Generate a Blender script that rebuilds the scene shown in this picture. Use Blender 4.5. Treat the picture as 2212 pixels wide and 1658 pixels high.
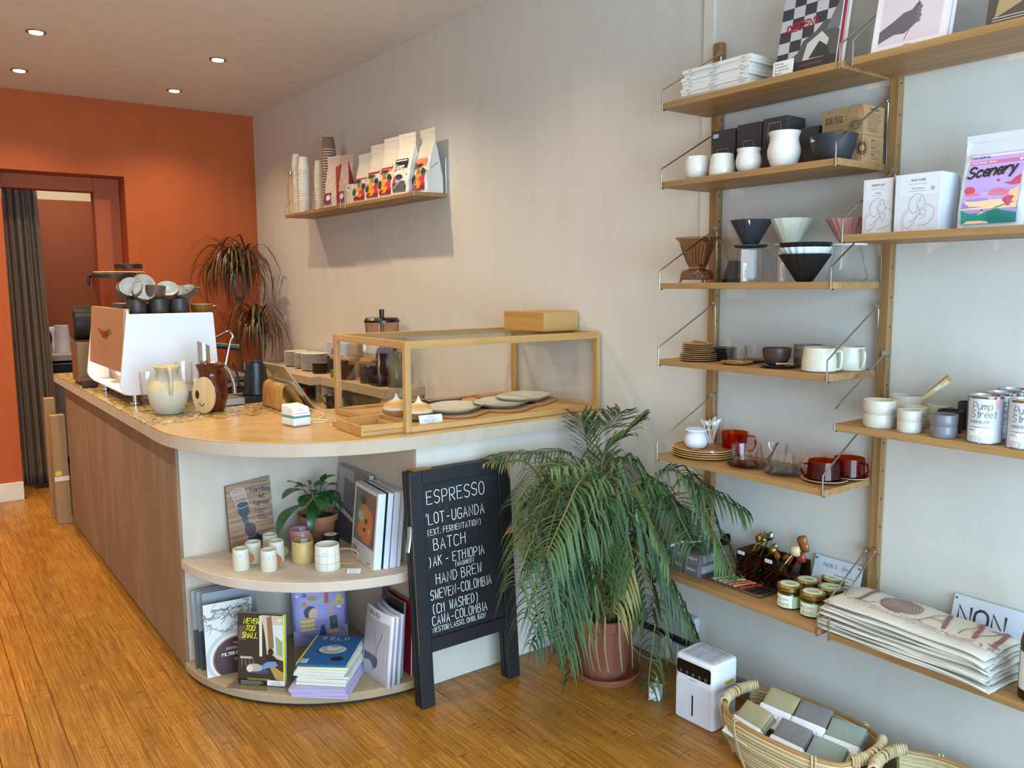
import bpy, math, random
from mathutils import Vector, Matrix
PI = math.pi
rnd = random.Random(7)
SC = bpy.context.scene
COL = SC.collection
for _o in list(bpy.data.objects):
    bpy.data.objects.remove(_o)

# ------------------------------------------------------------------ camera
def cam_setup():
    yaw, pitch, roll = math.radians(36.5), math.radians(6.85), math.radians(-0.34)
    f = Vector((math.sin(yaw)*math.cos(pitch), math.cos(yaw)*math.cos(pitch), -math.sin(pitch)))
    r = Vector((math.cos(yaw), -math.sin(yaw), 0)); u = r.cross(f)
    r2 = r*math.cos(roll) + u*math.sin(roll); u2 = -r*math.sin(roll) + u*math.cos(roll)
    cd = bpy.data.cameras.new('camera'); co = bpy.data.objects.new('camera', cd); COL.objects.link(co)
    cd.sensor_width = 36; cd.lens = 36*1783/2212; cd.clip_start = .05
    m = Matrix(((r2.x, u2.x, -f.x, -2.4), (r2.y, u2.y, -f.y, 0), (r2.z, u2.z, -f.z, 1.5), (0, 0, 0, 1)))
    co.matrix_world = m; SC.camera = co
cam_setup()

# ------------------------------------------------------------------ world, lights, exposure
SC.view_settings.view_transform = 'Standard'; SC.view_settings.look = 'None'
SC.view_settings.gamma = 1; SC.view_settings.use_curve_mapping = False
SC.view_settings.exposure = 0.0
SC.cycles.transparent_max_bounces = 40; SC.cycles.max_bounces = 10
W = bpy.data.worlds.new('sky'); SC.world = W; W.use_nodes = True
W.node_tree.nodes['Background'].inputs[0].default_value = (.62, .80, 1, 1)
W.node_tree.nodes['Background'].inputs[1].default_value = 1.2
def area(name, loc, rot, sx, sy, e, col):
    l = bpy.data.lights.new(name, 'AREA'); l.shape = 'RECTANGLE'; l.size = sx; l.size_y = sy; l.energy = e; l.color = col
    o = bpy.data.objects.new(name, l); COL.objects.link(o); o.location = loc; o.rotation_euler = rot; return o
# daylight that comes through the shop window behind the camera
area('daylight', (-2.0, -1.95, 1.22), (math.radians(90), 0, 0), 3.1, 2.3, 275, (.50, .76, 1))
SPOTS = [(-1.7, 5.18), (-.75, 5.17), (-1.68, 6.13), (-.75, 6.14), (-1.7, 4.1), (-.75, 3.95), (-2.65, 5.18), (-2.65, 6.13), (-2.65, 4.1),
         (-.8, 2.7), (-1.75, 2.7), (-2.65, 2.7), (-.85, 1.2), (-1.8, 1.2), (-2.7, 1.2)]
for _i, (_x, _y) in enumerate(SPOTS):
    l = bpy.data.lights.new('downlight_beam', 'SPOT'); l.energy = 70 if _y > 3 else (30 if _y > 2 else 26); l.color = (1, .77, .49)
    l.spot_size = math.radians(130); l.spot_blend = .9; l.shadow_soft_size = .025
    o = bpy.data.objects.new('downlight_beam', l); COL.objects.link(o); o.location = (_x, _y, 2.835)

area('backroom_fill', (-1.2, 7.6, 2.84), (0, 0, 0), .6, .6, 22, (1, .86, .68))  # unseen area light added to brighten the back room
# ------------------------------------------------------------------ materials
def lin(h):
    h = h.lstrip('#'); h = ''.join(x*2 for x in h) if len(h) == 3 else h; c = [int(h[i:i+2], 16)/255 for i in (0, 2, 4)]
    return tuple(x/12.92 if x <= .04045 else ((x+.055)/1.055)**2.4 for x in c) + (1,)
MATS = {}
class NT:
    def __init__(s, name):
        s.m = bpy.data.materials.new(name); s.m.use_nodes = True; s.t = s.m.node_tree; s.t.nodes.clear()
        s.out = s.n('ShaderNodeOutputMaterial')
    def n(s, t, **kw):
        x = s.t.nodes.new(t)
        for k, v in kw.items():
            if k[0] == 'i' and k[1:].isdigit(): x.inputs[int(k[1:])].default_value = v
            elif hasattr(x, k): setattr(x, k, v)
            else: x.inputs[k.replace('_', ' ')].default_value = v
        return x
    def l(s, a, b): s.t.links.new(a, b)
    def coord(s, sc=(1, 1, 1), kind='Object'):
        c = s.n('ShaderNodeTexCoord'); m = s.n('ShaderNodeMapping'); m.inputs['Scale'].default_value = sc
        s.l(c.outputs[kind], m.inputs[0]); return m.outputs[0]
    def noise(s, vec, scale, detail=3, rough=.5):
        x = s.n('ShaderNodeTexNoise', Scale=scale, Detail=detail, Roughness=rough); s.l(vec, x.inputs['Vector']); return x.outputs['Fac']
    def ramp(s, fac, stops):
        x = s.n('ShaderNodeValToRGB'); e = x.color_ramp.elements
        while len(e) < len(stops): e.new(.5)
        for el, (p, c) in zip(e, stops): el.position = p; el.color = lin(c) if isinstance(c, str) else (c, c, c, 1)
        s.l(fac, x.inputs[0]); return x.outputs[0]
    def mix(s, fac, a, b, mode='MIX'):
        x = s.n('ShaderNodeMix', data_type='RGBA', blend_type=mode)
        for v, i in ((fac, 0), (a, 6), (b, 7)):
            if hasattr(v, 'is_linked'): s.l(v, x.inputs[i])
            else: x.inputs[i].default_value = lin(v) if isinstance(v, str) else v
        return x.outputs[2]
    def bump(s, h, strength, dist=.002):
        x = s.n('ShaderNodeBump', Strength=strength, Distance=dist); s.l(h, x.inputs['Height']); return x.outputs[0]
    def bsdf(s, col, rough, metal=0, normal=None, **kw):
        p = s.n('ShaderNodeBsdfPrincipled')
        for k, v in (('Base Color', col), ('Roughness', rough), ('Metallic', metal), ('Normal', normal)):
            if v is None: continue
            if hasattr(v, 'is_linked'): s.l(v, p.inputs[k])
            else: p.inputs[k].default_value = lin(v) if isinstance(v, str) else v
        for k, v in kw.items(): p.inputs[k.replace('_', ' ')].default_value = v
        s.l(p.outputs[0], s.out.inputs[0]); return p
def P(col, rough=.5, metal=0, var=.06, scale=30, bump=0, **kw):
    """plain painted, glazed, paper or metal surface with a faint procedural mottle"""
    key = (col, rough, metal, var, scale, bump, tuple(kw.items()))
    if key in MATS: return MATS[key]
    s = NT('surface_' + col.strip('#'))
    v = s.coord(); f = s.noise(v, scale)
    r = s.ramp(f, [(.25, 1-var), (.75, 1.0)])
    c = s.mix(1.0, col, r, 'MULTIPLY')
    nb = s.bump(f, bump) if bump else None
    s.bsdf(c, rough, metal, nb, **kw); MATS[key] = s.m; return s.m
def wood(c1, c2, axis='y', rough=.45, grain=60, key2=''):
    key = ('wood', c1, c2, axis, grain, key2)
    if key in MATS: return MATS[key]
    s = NT('wood_' + c1.strip('#')); sc = {'x': (1.2, grain, grain), 'y': (grain, 1.2, grain), 'z': (grain, grain, 1.2)}[axis]
    v = s.coord(sc); oi = s.n('ShaderNodeObjectInfo')
    ad = s.n('ShaderNodeVectorMath', operation='ADD'); mu = s.n('ShaderNodeMath', operation='MULTIPLY', i1=37.0)
    s.l(oi.outputs['Random'], mu.inputs[0]); s.l(v, ad.inputs[0]); s.l(mu.outputs[0], ad.inputs[1])
    f = s.noise(ad.outputs[0], 1.0, 6, .62); f2 = s.noise(s.coord((6, 6, 6)), 1.0, 2)
    c = s.ramp(f, [(.3, c2), (.62, c1)]); c = s.mix(.25, c, s.ramp(f2, [(.3, c2), (.7, c1)]))
    s.bsdf(c, rough, 0, s.bump(f, .12, .001)); MATS[key] = s.m; return s.m
def thin_glass(tint='#ffffff', edge='#c8d0d0', refl=.08, rough=.02, tr=1.0):
    """thin walled glass or acrylic: tinted transparency with a mirror coat that grows at grazing angles"""
    key = ('glass', tint, edge, refl, rough)
    if key in MATS: return MATS[key]
    s = NT('glass_' + tint.strip('#'))
    lw = s.n('ShaderNodeLayerWeight', Blend=.35)
    fp = s.n('ShaderNodeMath', operation='POWER'); fp.inputs[1].default_value = 3.0; s.l(lw.outputs['Facing'], fp.inputs[0]); c = s.mix(fp.outputs[0], tint, edge)
    t = s.n('ShaderNodeBsdfTransparent'); s.l(c, t.inputs[0])
    g = s.n('ShaderNodeBsdfGlossy', Roughness=rough)
    m = s.n('ShaderNodeMixShader'); fr = s.n('ShaderNodeLayerWeight', Blend=.5)
    mm = s.n('ShaderNodeMath', operation='MULTIPLY_ADD'); mm.inputs[1].default_value = .30; mm.inputs[2].default_value = refl*.5
    pw = s.n('ShaderNodeMath', operation='POWER'); pw.inputs[1].default_value = 2.5
    s.l(fr.outputs['Facing'], pw.inputs[0]); s.l(pw.outputs[0], mm.inputs[0])
    s.l(mm.outputs[0], m.inputs[0]); s.l(t.outputs[0], m.inputs[1]); s.l(g.outputs[0], m.inputs[2]); s.l(m.outputs[0], s.out.inputs[0])
    MATS[key] = s.m; return s.m
def glow(col, e):
    key = ('glow', col, e)
    if key in MATS: return MATS[key]
    s = NT('glow_' + col.strip('#')); x = s.n('ShaderNodeEmission', Strength=e); x.inputs[0].default_value = lin(col); s.l(x.outputs[0], s.out.inputs[0])
    MATS[key] = s.m; return s.m

# ------------------------------------------------------------------ mesh building
class B:
    def __init__(s): s.v = []; s.f = []; s.m = []; s.mats = []
    def mi(s, mat):
        if mat not in s.mats: s.mats.append(mat)
        return s.mats.index(mat)
    def add(s, vs, fs, mat):
        o = len(s.v); k = s.mi(mat); s.v += [tuple(p) for p in vs]; s.f += [tuple(i+o for i in f) for f in fs]; s.m += [k]*len(fs); return s
    def box(s, x0, x1, y0, y1, z0, z1, mat, M=None):
        vs = [Vector((x, y, z)) for z in (z0, z1) for y in (y0, y1) for x in (x0, x1)]
        if M is not None: vs = [M @ p for p in vs]
        return s.add(vs, [(0, 2, 3, 1), (4, 5, 7, 6), (0, 1, 5, 4), (2, 6, 7, 3), (0, 4, 6, 2), (1, 3, 7, 5)], mat)
    def prism(s, pts, z0, z1, mat, M=None, cap=True):
        n = len(pts); vs = [Vector((p[0], p[1], z)) for z in (z0, z1) for p in pts]
        if M is not None: vs = [M @ p for p in vs]
        fs = [(i, (i+1) % n, (i+1) % n+n, i+n) for i in range(n)]
        if cap: fs += [tuple(range(n-1, -1, -1)), tuple(range(n, 2*n))]
        return s.add(vs, fs, mat)
    def lathe(s, prof, mat, n=32, c=(0, 0, 0), M=None, closed=False, sx=1, sy=1, pleat=None):
        vs = []; fs = []
        for r, z in prof:
            for i in range(n):
                a = 2*PI*i/n; k = r
                if pleat: k = r*(1+pleat[1]*(1 if (i*pleat[0]//n*1.0, i % (n//pleat[0]) < n//pleat[0]/2)[1] else -1)*min(1, r/pleat[2]))
                p = Vector((c[0]+k*math.cos(a)*sx, c[1]+k*math.sin(a)*sy, c[2]+z))
                vs.append(M @ p if M is not None else p)
        m = len(prof)
        for j in range(m if closed else m-1):
            for i in range(n):
                a = j*n+i; b = j*n+(i+1) % n; j2 = (j+1) % m
                fs.append((a, b, j2*n+(i+1) % n, j2*n+i))
        return s.add(vs, fs, mat)
    def disc(s, r, z, mat, n=32, c=(0, 0), M=None, sx=1, sy=1):
        vs = [Vector((c[0]+r*sx*math.cos(2*PI*i/n), c[1]+r*sy*math.sin(2*PI*i/n), z)) for i in range(n)]
        if M is not None: vs = [M @ p for p in vs]
        return s.add(vs, [tuple(range(n))], mat)
    def tube(s, pts, r, mat, n=8, closed=False, cap=True, flat=1.0):
        pts = [Vector(p) for p in pts]; m = len(pts); rs = r if isinstance(r, (list, tuple)) else [r]*m
        vs = []; fs = []; prev = None
        for i, p in enumerate(pts):
            a = pts[(i-1) % m] if closed or i > 0 else p; b = pts[(i+1) % m] if closed or i < m-1 else p
            t = (b-a); t = t.normalized() if t.length > 1e-9 else Vector((0, 0, 1))
            if prev is None:
                up = Vector((0, 0, 1)) if abs(t.z) < .95 else Vector((1, 0, 0)); u = t.cross(up).normalized()
            else:
                u = prev - t*prev.dot(t); u = u.normalized() if u.length > 1e-6 else t.orthogonal().normalized()
            prev = u; w = t.cross(u)
            for k in range(n):
                an = 2*PI*k/n; vs.append(p+u*math.cos(an)*rs[i]+w*math.sin(an)*rs[i]*flat)
        for i in range(m if closed else m-1):
            j = (i+1) % m
            for k in range(n): fs.append((i*n+k, i*n+(k+1) % n, j*n+(k+1) % n, j*n+k))
        if cap and not closed: fs += [tuple(range(n-1, -1, -1)), tuple(range((m-1)*n, m*n))]
        return s.add(vs, fs, mat)
    def grid(s, fn, nu, nv, mat, wrap=False):
        vs = [fn(i/nu, j/nv) for j in range(nv+1) for i in range(nu+1)]
        fs = [(j*(nu+1)+i, j*(nu+1)+i+1, (j+1)*(nu+1)+i+1, (j+1)*(nu+1)+i) for j in range(nv) for i in range(nu)]
        return s.add(vs, fs, mat)
    def poly(s, pts, mat): return s.add(pts, [tuple(range(len(pts)))], mat)
    def link(s, name, parent=None, smooth=True, bevel=0, seg=2, ang=35, solid=0):
        me = bpy.data.meshes.new(name); me.from_pydata(s.v, [], s.f)
        for mt in s.mats: me.materials.append(mt)
        me.polygons.foreach_set('material_index', s.m)
        if smooth:
            me.polygons.foreach_set('use_smooth', [True]*len(s.f))
            me.set_sharp_from_angle(angle=math.radians(ang))
        me.update(); o = bpy.data.objects.new(name, me); COL.objects.link(o)
        if parent is not None: o.parent = parent
        if solid:
            md = o.modifiers.new('solid', 'SOLIDIFY'); md.thickness = solid; md.offset = 0
        if bevel:
            md = o.modifiers.new('bevel', 'BEVEL'); md.width = bevel; md.segments = seg; md.limit_method = 'ANGLE'; md.angle_limit = math.radians(40)
        return o
def tag(o, label, cat, group=None, kind=None):
    o['label'] = label; o['category'] = cat
    if group: o['group'] = group
    if kind: o['kind'] = kind
    return o
def T(name, label, cat, loc=(0, 0, 0), rz=0, group=None, rot=None):
    o = bpy.data.objects.new(name, None); COL.objects.link(o); o.empty_display_size = .05
    o.location = loc; o.rotation_euler = rot if rot else (0, 0, rz); return tag(o, label, cat, group)
def struct(o): o['kind'] = 'structure'; return o
def dup(root, loc, rz=None, label=None, group=None, rot=None):
    r = root.copy(); COL.objects.link(r); r.location = loc
    if rz is not None: r.rotation_euler = (0, 0, rz)
    if rot is not None: r.rotation_euler = rot
    if label: r['label'] = label
    if group: r['group'] = group
    for ch in [c for c in bpy.data.objects if c.parent == root]:
        c = ch.copy(); COL.objects.link(c); c.parent = r
        for g in [c2 for c2 in bpy.data.objects if c2.parent == ch]:
            d = g.copy(); COL.objects.link(d); d.parent = c
    return r
_O1 = 'first second third fourth fifth sixth seventh eighth ninth tenth eleventh twelfth thirteenth fourteenth fifteenth sixteenth seventeenth eighteenth nineteenth twentieth'.split()
def nth(label, k, n):
    """label of the k-th (from 0) of n alike things in a stack"""
    if k == 0: w = 'lowest'
    elif k == n-1: w = 'topmost'
    else: w = (_O1[k] if k < 20 else ('twenty-'+_O1[k-20] if k < 29 else ('thirtieth' if k == 29 else 'thirty-'+_O1[k-30])))+' from the bottom'
    out = label+', '+w
    return out if len(out.split()) <= 16 else label+', number '+str(k+1)
def smooth_path(pts, k=6, closed=False):
    P_ = [Vector(p) for p in pts]; n = len(P_); out = []
    for i in range(n if closed else n-1):
        g = lambda j: P_[j % n] if closed else P_[max(0, min(n-1, j))]
        a, b, c, d = g(i-1), g(i), g(i+1), g(i+2)
        for t in range(k):
            u = t/k; out.append(.5*((2*b)+(c-a)*u+(2*a-5*b+4*c-d)*u*u+(3*b-a-3*c+d)*u**3))
    if not closed: out.append(P_[-1])
    return out

# ------------------------------------------------------------------ flat print: stroke letters and coloured shapes mapped onto a surface
GL = {
'A': '003960 1353', 'B': '00094958564505 4563614000', 'C': '~6849290702204061', 'D': '00093966633000', 'E': '69090060 0555', 'F': '690900 0555',
'G': '~684929070220406164 6434', 'H': '0009 6069 0565', 'I': '3039', 'J': '5952302011', 'K': '0009 6904 2560', 'L': '090060', 'M': '0009346960',
'N': '00096069', 'O': '~290702204062674929', 'P': '00094968654404', 'Q': '~290702204062674929 4260', 'R': '00094968654404 2460',
'S': '~68492907155462402001', 'T': '0969 3930', 'U': '~090220406269', 'V': '093069', 'W': '0910365069', 'X': '0960 0069', 'Y': '0934 693430',
'Z': '09690060', '0': '~290702204062674929', '1': '173930', '2': '~0729496765 650060', '3': '096935634001', '4': '40490363', '5': '69090545634000',
'6': '~5929020040625304', '7': '096920', '8': '~2907255462402002255667492 9', '9': '~645527294966624010', '-': '1454', '.': '2021', ',': '212a',
'(': '~4927224a', ')': '~2947422a', '&': '60184938 1840', "'": '3937', '/': '0069', '+': '1454 3236', '*': '1454',
'a': '~55361503113052 5650', 'b': '0900 ~04365653513001', 'c': '~55361503113051', 'd': '5950 ~55361503113052', 'e': '0353 ~5355361503113051',
'f': '~59392720 0646', 'g': '~55361503113052 ~56503c1c0b', 'h': '0900 ~04365550', 'i': '3630 3839', 'j': '~363b1c 3839', 'k': '0900 5602 2450',
'l': '29223040', 'm': '0600 ~04263530 ~34566560', 'n': '0600 ~04365550', 'o': '~361503113051535536', 'p': '060c ~05365653513001',
'q': '565c ~55361503113052', 'r': '0600 ~033656', 's': '~553615144352301001', 't': '~39323050 1656', 'u': '~0602113052 5650', 'v': '063056',
'w': '0610345066', 'x': '0650 0056', 'y': '0630 561c', 'z': '06560050', ' ': ''}
GL['£'] = '~684929270524120060 0444'; GL['!'] = '3833 3130'; GL['%'] = '0069 ~18281718 ~42525142'
GL['8'] = '~290725546240200325566749' + '29'
NARROW = {'i': 4, 'l': 4.5, 'I': 4, ' ': 4, '.': 4, ',': 4, "'": 4, 'm': 8.5, 'f': 6, 't': 6}
_YV = {'a': -1, 'b': -2, 'c': -3}
def glyph(ch):
    out = []
    for st in GL.get(ch, '').split():
        sm = st[0] == '~'; st = st.lstrip('~'); pts = []
        for i in range(0, len(st)-1, 2): pts.append((int(st[i]), _YV.get(st[i+1], None) if st[i+1] in _YV else int(st[i+1])))
        if ch in "Iil.,'": pts = [(x-1.4, y) for x, y in pts]
        if sm and len(pts) > 2:
            q = smooth_path([(x, y, 0) for x, y in pts], 3, False); pts = [(p.x, p.y) for p in q]
        out.append(pts)
    return out
def ribbon(b, pts, w, mat, surf, off):
    """pts in metres on the surface; surf(x, y, off) -> 3D point"""
    P_ = [Vector((p[0], p[1])) for p in pts]; vs = []; n = len(P_)
    ln = sum((P_[i+1]-P_[i]).length for i in range(n-1))
    if n == 2 and ln > .03:
        k = max(2, int(ln/.02)); P_ = [P_[0].lerp(P_[1], i/k) for i in range(k+1)]; n = k+1
    for i, p in enumerate(P_):
        a = P_[max(0, i-1)]; c = P_[min(n-1, i+1)]; t = (c-a)
        t = t.normalized() if t.length > 1e-9 else Vector((1, 0)); nn = Vector((-t.y, t.x))*w/2
        e = t*w*.4 if i == n-1 else (-t*w*.4 if i == 0 else Vector((0, 0)))
        for q in (p+nn+e, p-nn+e): vs.append(surf(q.x, q.y, off))
    b.add(vs, [(2*i, 2*i+1, 2*i+3, 2*i+2) for i in range(n-1)], mat)
def text(b, s, x, y, h, mat, surf, w=None, off=.0004, sp=1.0, shear=0, wid=1.0, align='l', rot=0, jit=0):
    k = h/9; w = w or h*.1; adv = 0; L = []
    for ch in s:
        L.append(adv); adv += NARROW.get(ch, 7 if ch.islower() else 8.2)*k*sp*wid
    x0 = x - (adv/2 if align == 'c' else 0)
    cr, sr = math.cos(rot), math.sin(rot)
    for ch, a in zip(s, L):
        dy = rnd.uniform(-jit, jit)*h; ro = rnd.uniform(-jit, jit)*.5
        for st in glyph(ch):
            q = []
            for gx, gy in st:
                px_, py_ = gx*k*wid+gy*k*shear, gy*k+dy
                px_, py_ = px_*math.cos(ro)-py_*math.sin(ro), px_*math.sin(ro)+py_*math.cos(ro)
                px_ += (x0-x)+a; q.append((x+px_*cr-py_*sr, y+px_*sr+py_*cr))
            ribbon(b, q, w, mat, surf, off)
    return adv
def flat(O, U, V):
    O = Vector(O); U = Vector(U).normalized(); V = Vector(V).normalized(); N = U.cross(V)
    return lambda x, y, off=0: O+U*x+V*y+N*off
def cyl_surf(r0, r1, h, a0=0, z0=0, sy=1.0):
    """x runs around the wall (metres), y up"""
    def f(x, y, off=0):
        r = r0+(r1-r0)*(y/h if h else 0)+off; a = a0+x/max(r0, 1e-4); return Vector((r*math.cos(a), r*math.sin(a)*sy, z0+y))
    return f
def shp(b, pts, mat, surf, off=.0003): b.poly([surf(x, y, off) for x, y in pts], mat)
def rect(b, x0, y0, x1, y1, mat, surf, off=.0003, n=1):
    b.grid(lambda u, v: surf(x0+(x1-x0)*u, y0+(y1-y0)*v, off), n, 1, mat)
def ell(cx, cy, rx, ry, n=24, a0=0, a1=2*PI, rot=0):
    o = []
    for i in range(n):
        a = a0+(a1-a0)*i/(n if abs(a1-a0-2*PI) < 1e-6 else n-1); x = rx*math.cos(a); y = ry*math.sin(a)
        o.append((cx+x*math.cos(rot)-y*math.sin(rot), cy+x*math.sin(rot)+y*math.cos(rot)))
    return o
def lines(b, x, y, w, n, dy, mat, surf, t=.0008, off=.0004, rag=.25):
    for i in range(n): ribbon(b, [(x, y-i*dy), (x+w*(1-rnd.random()*rag), y-i*dy)], t, mat, surf, off)
def rrect(x0, y0, x1, y1, r, n=5):
    o = []
    for cx_, cy_, a in ((x1-r, y1-r, 0), (x0+r, y1-r, PI/2), (x0+r, y0+r, PI), (x1-r, y0+r, 1.5*PI)):
        for i in range(n+1): o.append((cx_+r*math.cos(a+PI/2*i/n), cy_+r*math.sin(a+PI/2*i/n)))
    return o
# ================================================================== the setting
def wall_mat(name, c1, c2, c3=None, rough=.85):
    s = NT(name); v = s.coord(); f = s.noise(v, 1.4, 5, .6); g = s.noise(s.coord((3, 3, .7)), 3, 6, .65); h = s.noise(v, 60, 3)
    c = s.mix(f, c1, c2); c = s.mix(s.ramp(g, [(.45, 0.0), (.75, .55)]), c, c3 or c2)
    s.bsdf(c, rough, 0, s.bump(h, .15, .001)); return s.m
PLASTER = wall_mat('plaster_offwhite', '#d1ccc4', '#cbc6bd', '#c3bdb3')
CEILM = wall_mat('plaster_ceiling', '#ddd4c9', '#d5cbbf', '#cdc2b5')
ORANGE = wall_mat('paint_orange', '#b5571e', '#ae501b', '#a34a1a', .7)
ORANGE2 = wall_mat('paint_orange_dark', '#aa5530', '#a24f2c', '#9b4b2a', .7)
SKIRT = P('#ddd8cc', .6, var=.12, scale=12)

def sbox(name, *a, mat, bevel=0): return struct(B().box(*a, mat).link(name, smooth=False, bevel=bevel))
sbox('wall_right', 0, .15, -2, 6.72, 0, 2.85, mat=PLASTER)
sbox('wall_left', -3.75, -3.6, -2, 6.72, 0, 2.85, mat=PLASTER)
sbox('ceiling', -3.75, .15, -2.15, 9.4, 2.85, 3.0, mat=CEILM)
b = B()   # street front with a big shop window opening
b.box(-3.6, -3.4, -2.15, -2, 0, 2.85, PLASTER); b.box(-.25, 0, -2.15, -2, 0, 2.85, PLASTER)
b.box(-3.4, -.25, -2.15, -2, 0, .08, PLASTER); b.box(-3.4, -.25, -2.15, -2, 2.6, 2.85, PLASTER)
struct(b.link('wall_front', smooth=False))
b = B()
for x in (-3.4, -2.38, -1.32, -.31): b.box(x, x+.06, -2.1, -2.04, .08, 2.6, P('#2a2c2b', .4))
b.box(-3.4, -.25, -2.1, -2.04, .08, .14, P('#2a2c2b', .4)); b.box(-3.4, -.25, -2.1, -2.04, 2.54, 2.6, P('#2a2c2b', .4))
struct(b.link('window_1', smooth=False))
b = B()   # orange back wall with the recessed doorway
b.box(-3.75, -1.775, 6.72, 7.05, 0, 2.85, ORANGE); b.box(-.985, .15, 6.72, 7.05, 0, 2.85, ORANGE); b.box(-1.775, -.985, 6.72, 7.05, 2.31, 2.85, ORANGE)
struct(b.link('wall_back', smooth=False))
b = B(); b.box(-1.165, -.986, 6.9, 7.03, 0, 2.309, ORANGE2); b.box(-1.774, -1.165, 6.9, 7.03, 2.205, 2.309, ORANGE2)
struct(b.link('door_1', smooth=False, bevel=.006))
# back room
b = B(); b.box(-2.9, -2.8, 7.06, 9.3, 0, 2.85, ORANGE2); b.box(.02, .12, 7.06, 9.3, 0, 2.85, ORANGE2)
b.box(-2.9, .12, 8.5, 8.6, 0, 2.28, P('#8f4f30', .8)); b.box(-2.9, .12, 8.5, 8.6, 2.28, 2.85, P('#cfc6a8', .8))
struct(b.link('wall_backroom', smooth=False))
sbox('floor', -3.75, .15, -2.15, 9.3, -.12, -.012, mat=P('#3a2410', .8))
sbox('baseboard_back', -3.6, -1.776, 6.695, 6.719, 0, .13, mat=SKIRT, bevel=.004)
sbox('baseboard_backroom', -2.79, .019, 8.47, 8.499, 0, .06, mat=SKIRT)
sbox('trim_1', -.013, -.0005, 2.017, 2.062, 1.55, 2.849, mat=P('#d8cfc2', .7))
sbox('baseboard_right', -.022, -.0005, .3, 2.05, 0, .055, mat=P('#8d8a80', .9, var=.3, scale=40, bump=.4))

# bamboo boards laid away from the window, each one a piece
def bamboo():
    s = NT('bamboo_board'); oi = s.n('ShaderNodeObjectInfo'); geo = s.n('ShaderNodeNewGeometry')
    cmb = s.n('ShaderNodeCombineXYZ'); mu = s.n('ShaderNodeMath', operation='MULTIPLY', i1=91.0); s.l(oi.outputs['Random'], mu.inputs[0]); s.l(mu.outputs[0], cmb.inputs[2])
    def co(sc):
        m = s.n('ShaderNodeMapping'); m.inputs['Scale'].default_value = sc; s.l(geo.outputs['Position'], m.inputs[0])
        a = s.n('ShaderNodeVectorMath', operation='ADD'); s.l(m.outputs[0], a.inputs[0]); s.l(cmb.outputs[0], a.inputs[1]); return a.outputs[0]
    fine = s.noise(co((190, 5, 1)), 1.0, 5, .6)       # long fibres
    strip = s.noise(co((52, .9, 1)), 1.0, 1, .4)      # laminated strips
    blot = s.noise(co((7, 4, 1)), 1.0, 4, .6)
    vor = s.n('ShaderNodeTexNoise', Scale=1.0, Detail=3, Roughness=.7, Distortion=.35); s.l(co((16, 62, 1)), vor.inputs['Vector'])
    node = s.ramp(vor.outputs['Fac'], [(.33, .75), (.40, 0.0)])   # dark knots and node lines
    c = s.ramp(fine, [(.32, '#7e4c10'), (.52, '#ae782a'), (.72, '#cf9c4a')])
    c = s.mix(s.ramp(strip, [(.35, .0), (.65, .4)]), c, '#9a6418')
    c = s.mix(s.ramp(blot, [(.4, 0.0), (.8, .3)]), c, '#7c4c14')
    c = s.mix(node, c, '#74430f')
    r = s.ramp(oi.outputs['Random'], [(0, .80), (1, 1.0)]); c = s.mix(1.0, c, r, 'MULTIPLY')
    s.bsdf(c, s.ramp(blot, [(.3, .28), (.8, .42)]), 0, s.bump(fine, .15, .0006)); return s.m
BAMBOO = bamboo(); pw = .0965
fl = bpy.data.objects['floor']
pmesh = {}
def plank(x0, x1, y0, y1):
    key = (round(x1-x0, 3), round(y1-y0, 3))
    g = .0006
    if key not in pmesh:
        w, l = key; me_o = B().box(g, w-g, g, l-g, -.012, 0, BAMBOO).link('plank', fl, smooth=False, bevel=.0012, seg=1); pmesh[key] = me_o; o = me_o
    else: o = pmesh[key].copy(); COL.objects.link(o)
    o.location = (x0, y0, 0); return o
fx = {-4: 3.348, -3: 2.933, -2: 3.124, -1: 2.858, 0: 2.579, -5: 3.16}
k0 = math.floor((-2.95+1.667)/pw)
for k in range(k0, 18):
    x0 = -1.667+k*pw-0; x1 = min(x0+pw, 0)
    if x0 > -.01: break
    L = .96; y = fx.get(k+0, 2.4+((k*577) % 97)/100.)
    if k == -5: y = 3.348
    if k == -6: y = 3.16
    if k == -4: y = 2.933
    if k == -3: y = 3.38
    if k == -2: y = 3.124
    if k == -1: y = 2.858
    if k == 0: y = 2.579
    while y > .9: y -= L
    ymax = 8.4 if -1.8 < x0 < -1.1 else 6.72
    if x0 > -1.58: ymax = 3.3 if x0 < -.9 else 2.62
    if -1.7 < x0 < -1.58: ymax = 7.0
    if x0+pw < -2.0: y = max(y, 1.5) if False else y
    while y < ymax-.03:
        plank(x0, x1, max(y, -.2), min(y+L, ymax)); y += L
sbox('floor_near', -3.6, 0, -2, -.2, -.012, 0, mat=BAMBOO)
sbox('floor_side', -3.6, -1.667+k0*pw, -.2, 6.72, -.012, 0, mat=BAMBOO)

# ceiling downlights
for i, (x, y) in enumerate(SPOTS):
    if i > 3: continue
    t = T('downlight', ['chrome recessed downlight nearest the viewer on the left of the ceiling', 'chrome recessed downlight of the near pair, nearer the plain side wall',
        'chrome recessed downlight of the far pair above the doorway', 'chrome recessed downlight of the far pair, nearest the orange wall corner by the side wall'][i], 'ceiling light', (x, y, 2.85), 0, 'ceiling downlights')
    B().lathe([(.036, -.001), (.034, -.006), (.046, -.007), (.05, -.003), (.05, -.0005)], P('#a8a49c', .25, 1)).link('ring', t)
    B().lathe([(.0335, -.003), (.0335, -.009), (.02, -.012), (.0005, -.012)], glow('#fff2d8', 14)).link('bulb', t)

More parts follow.
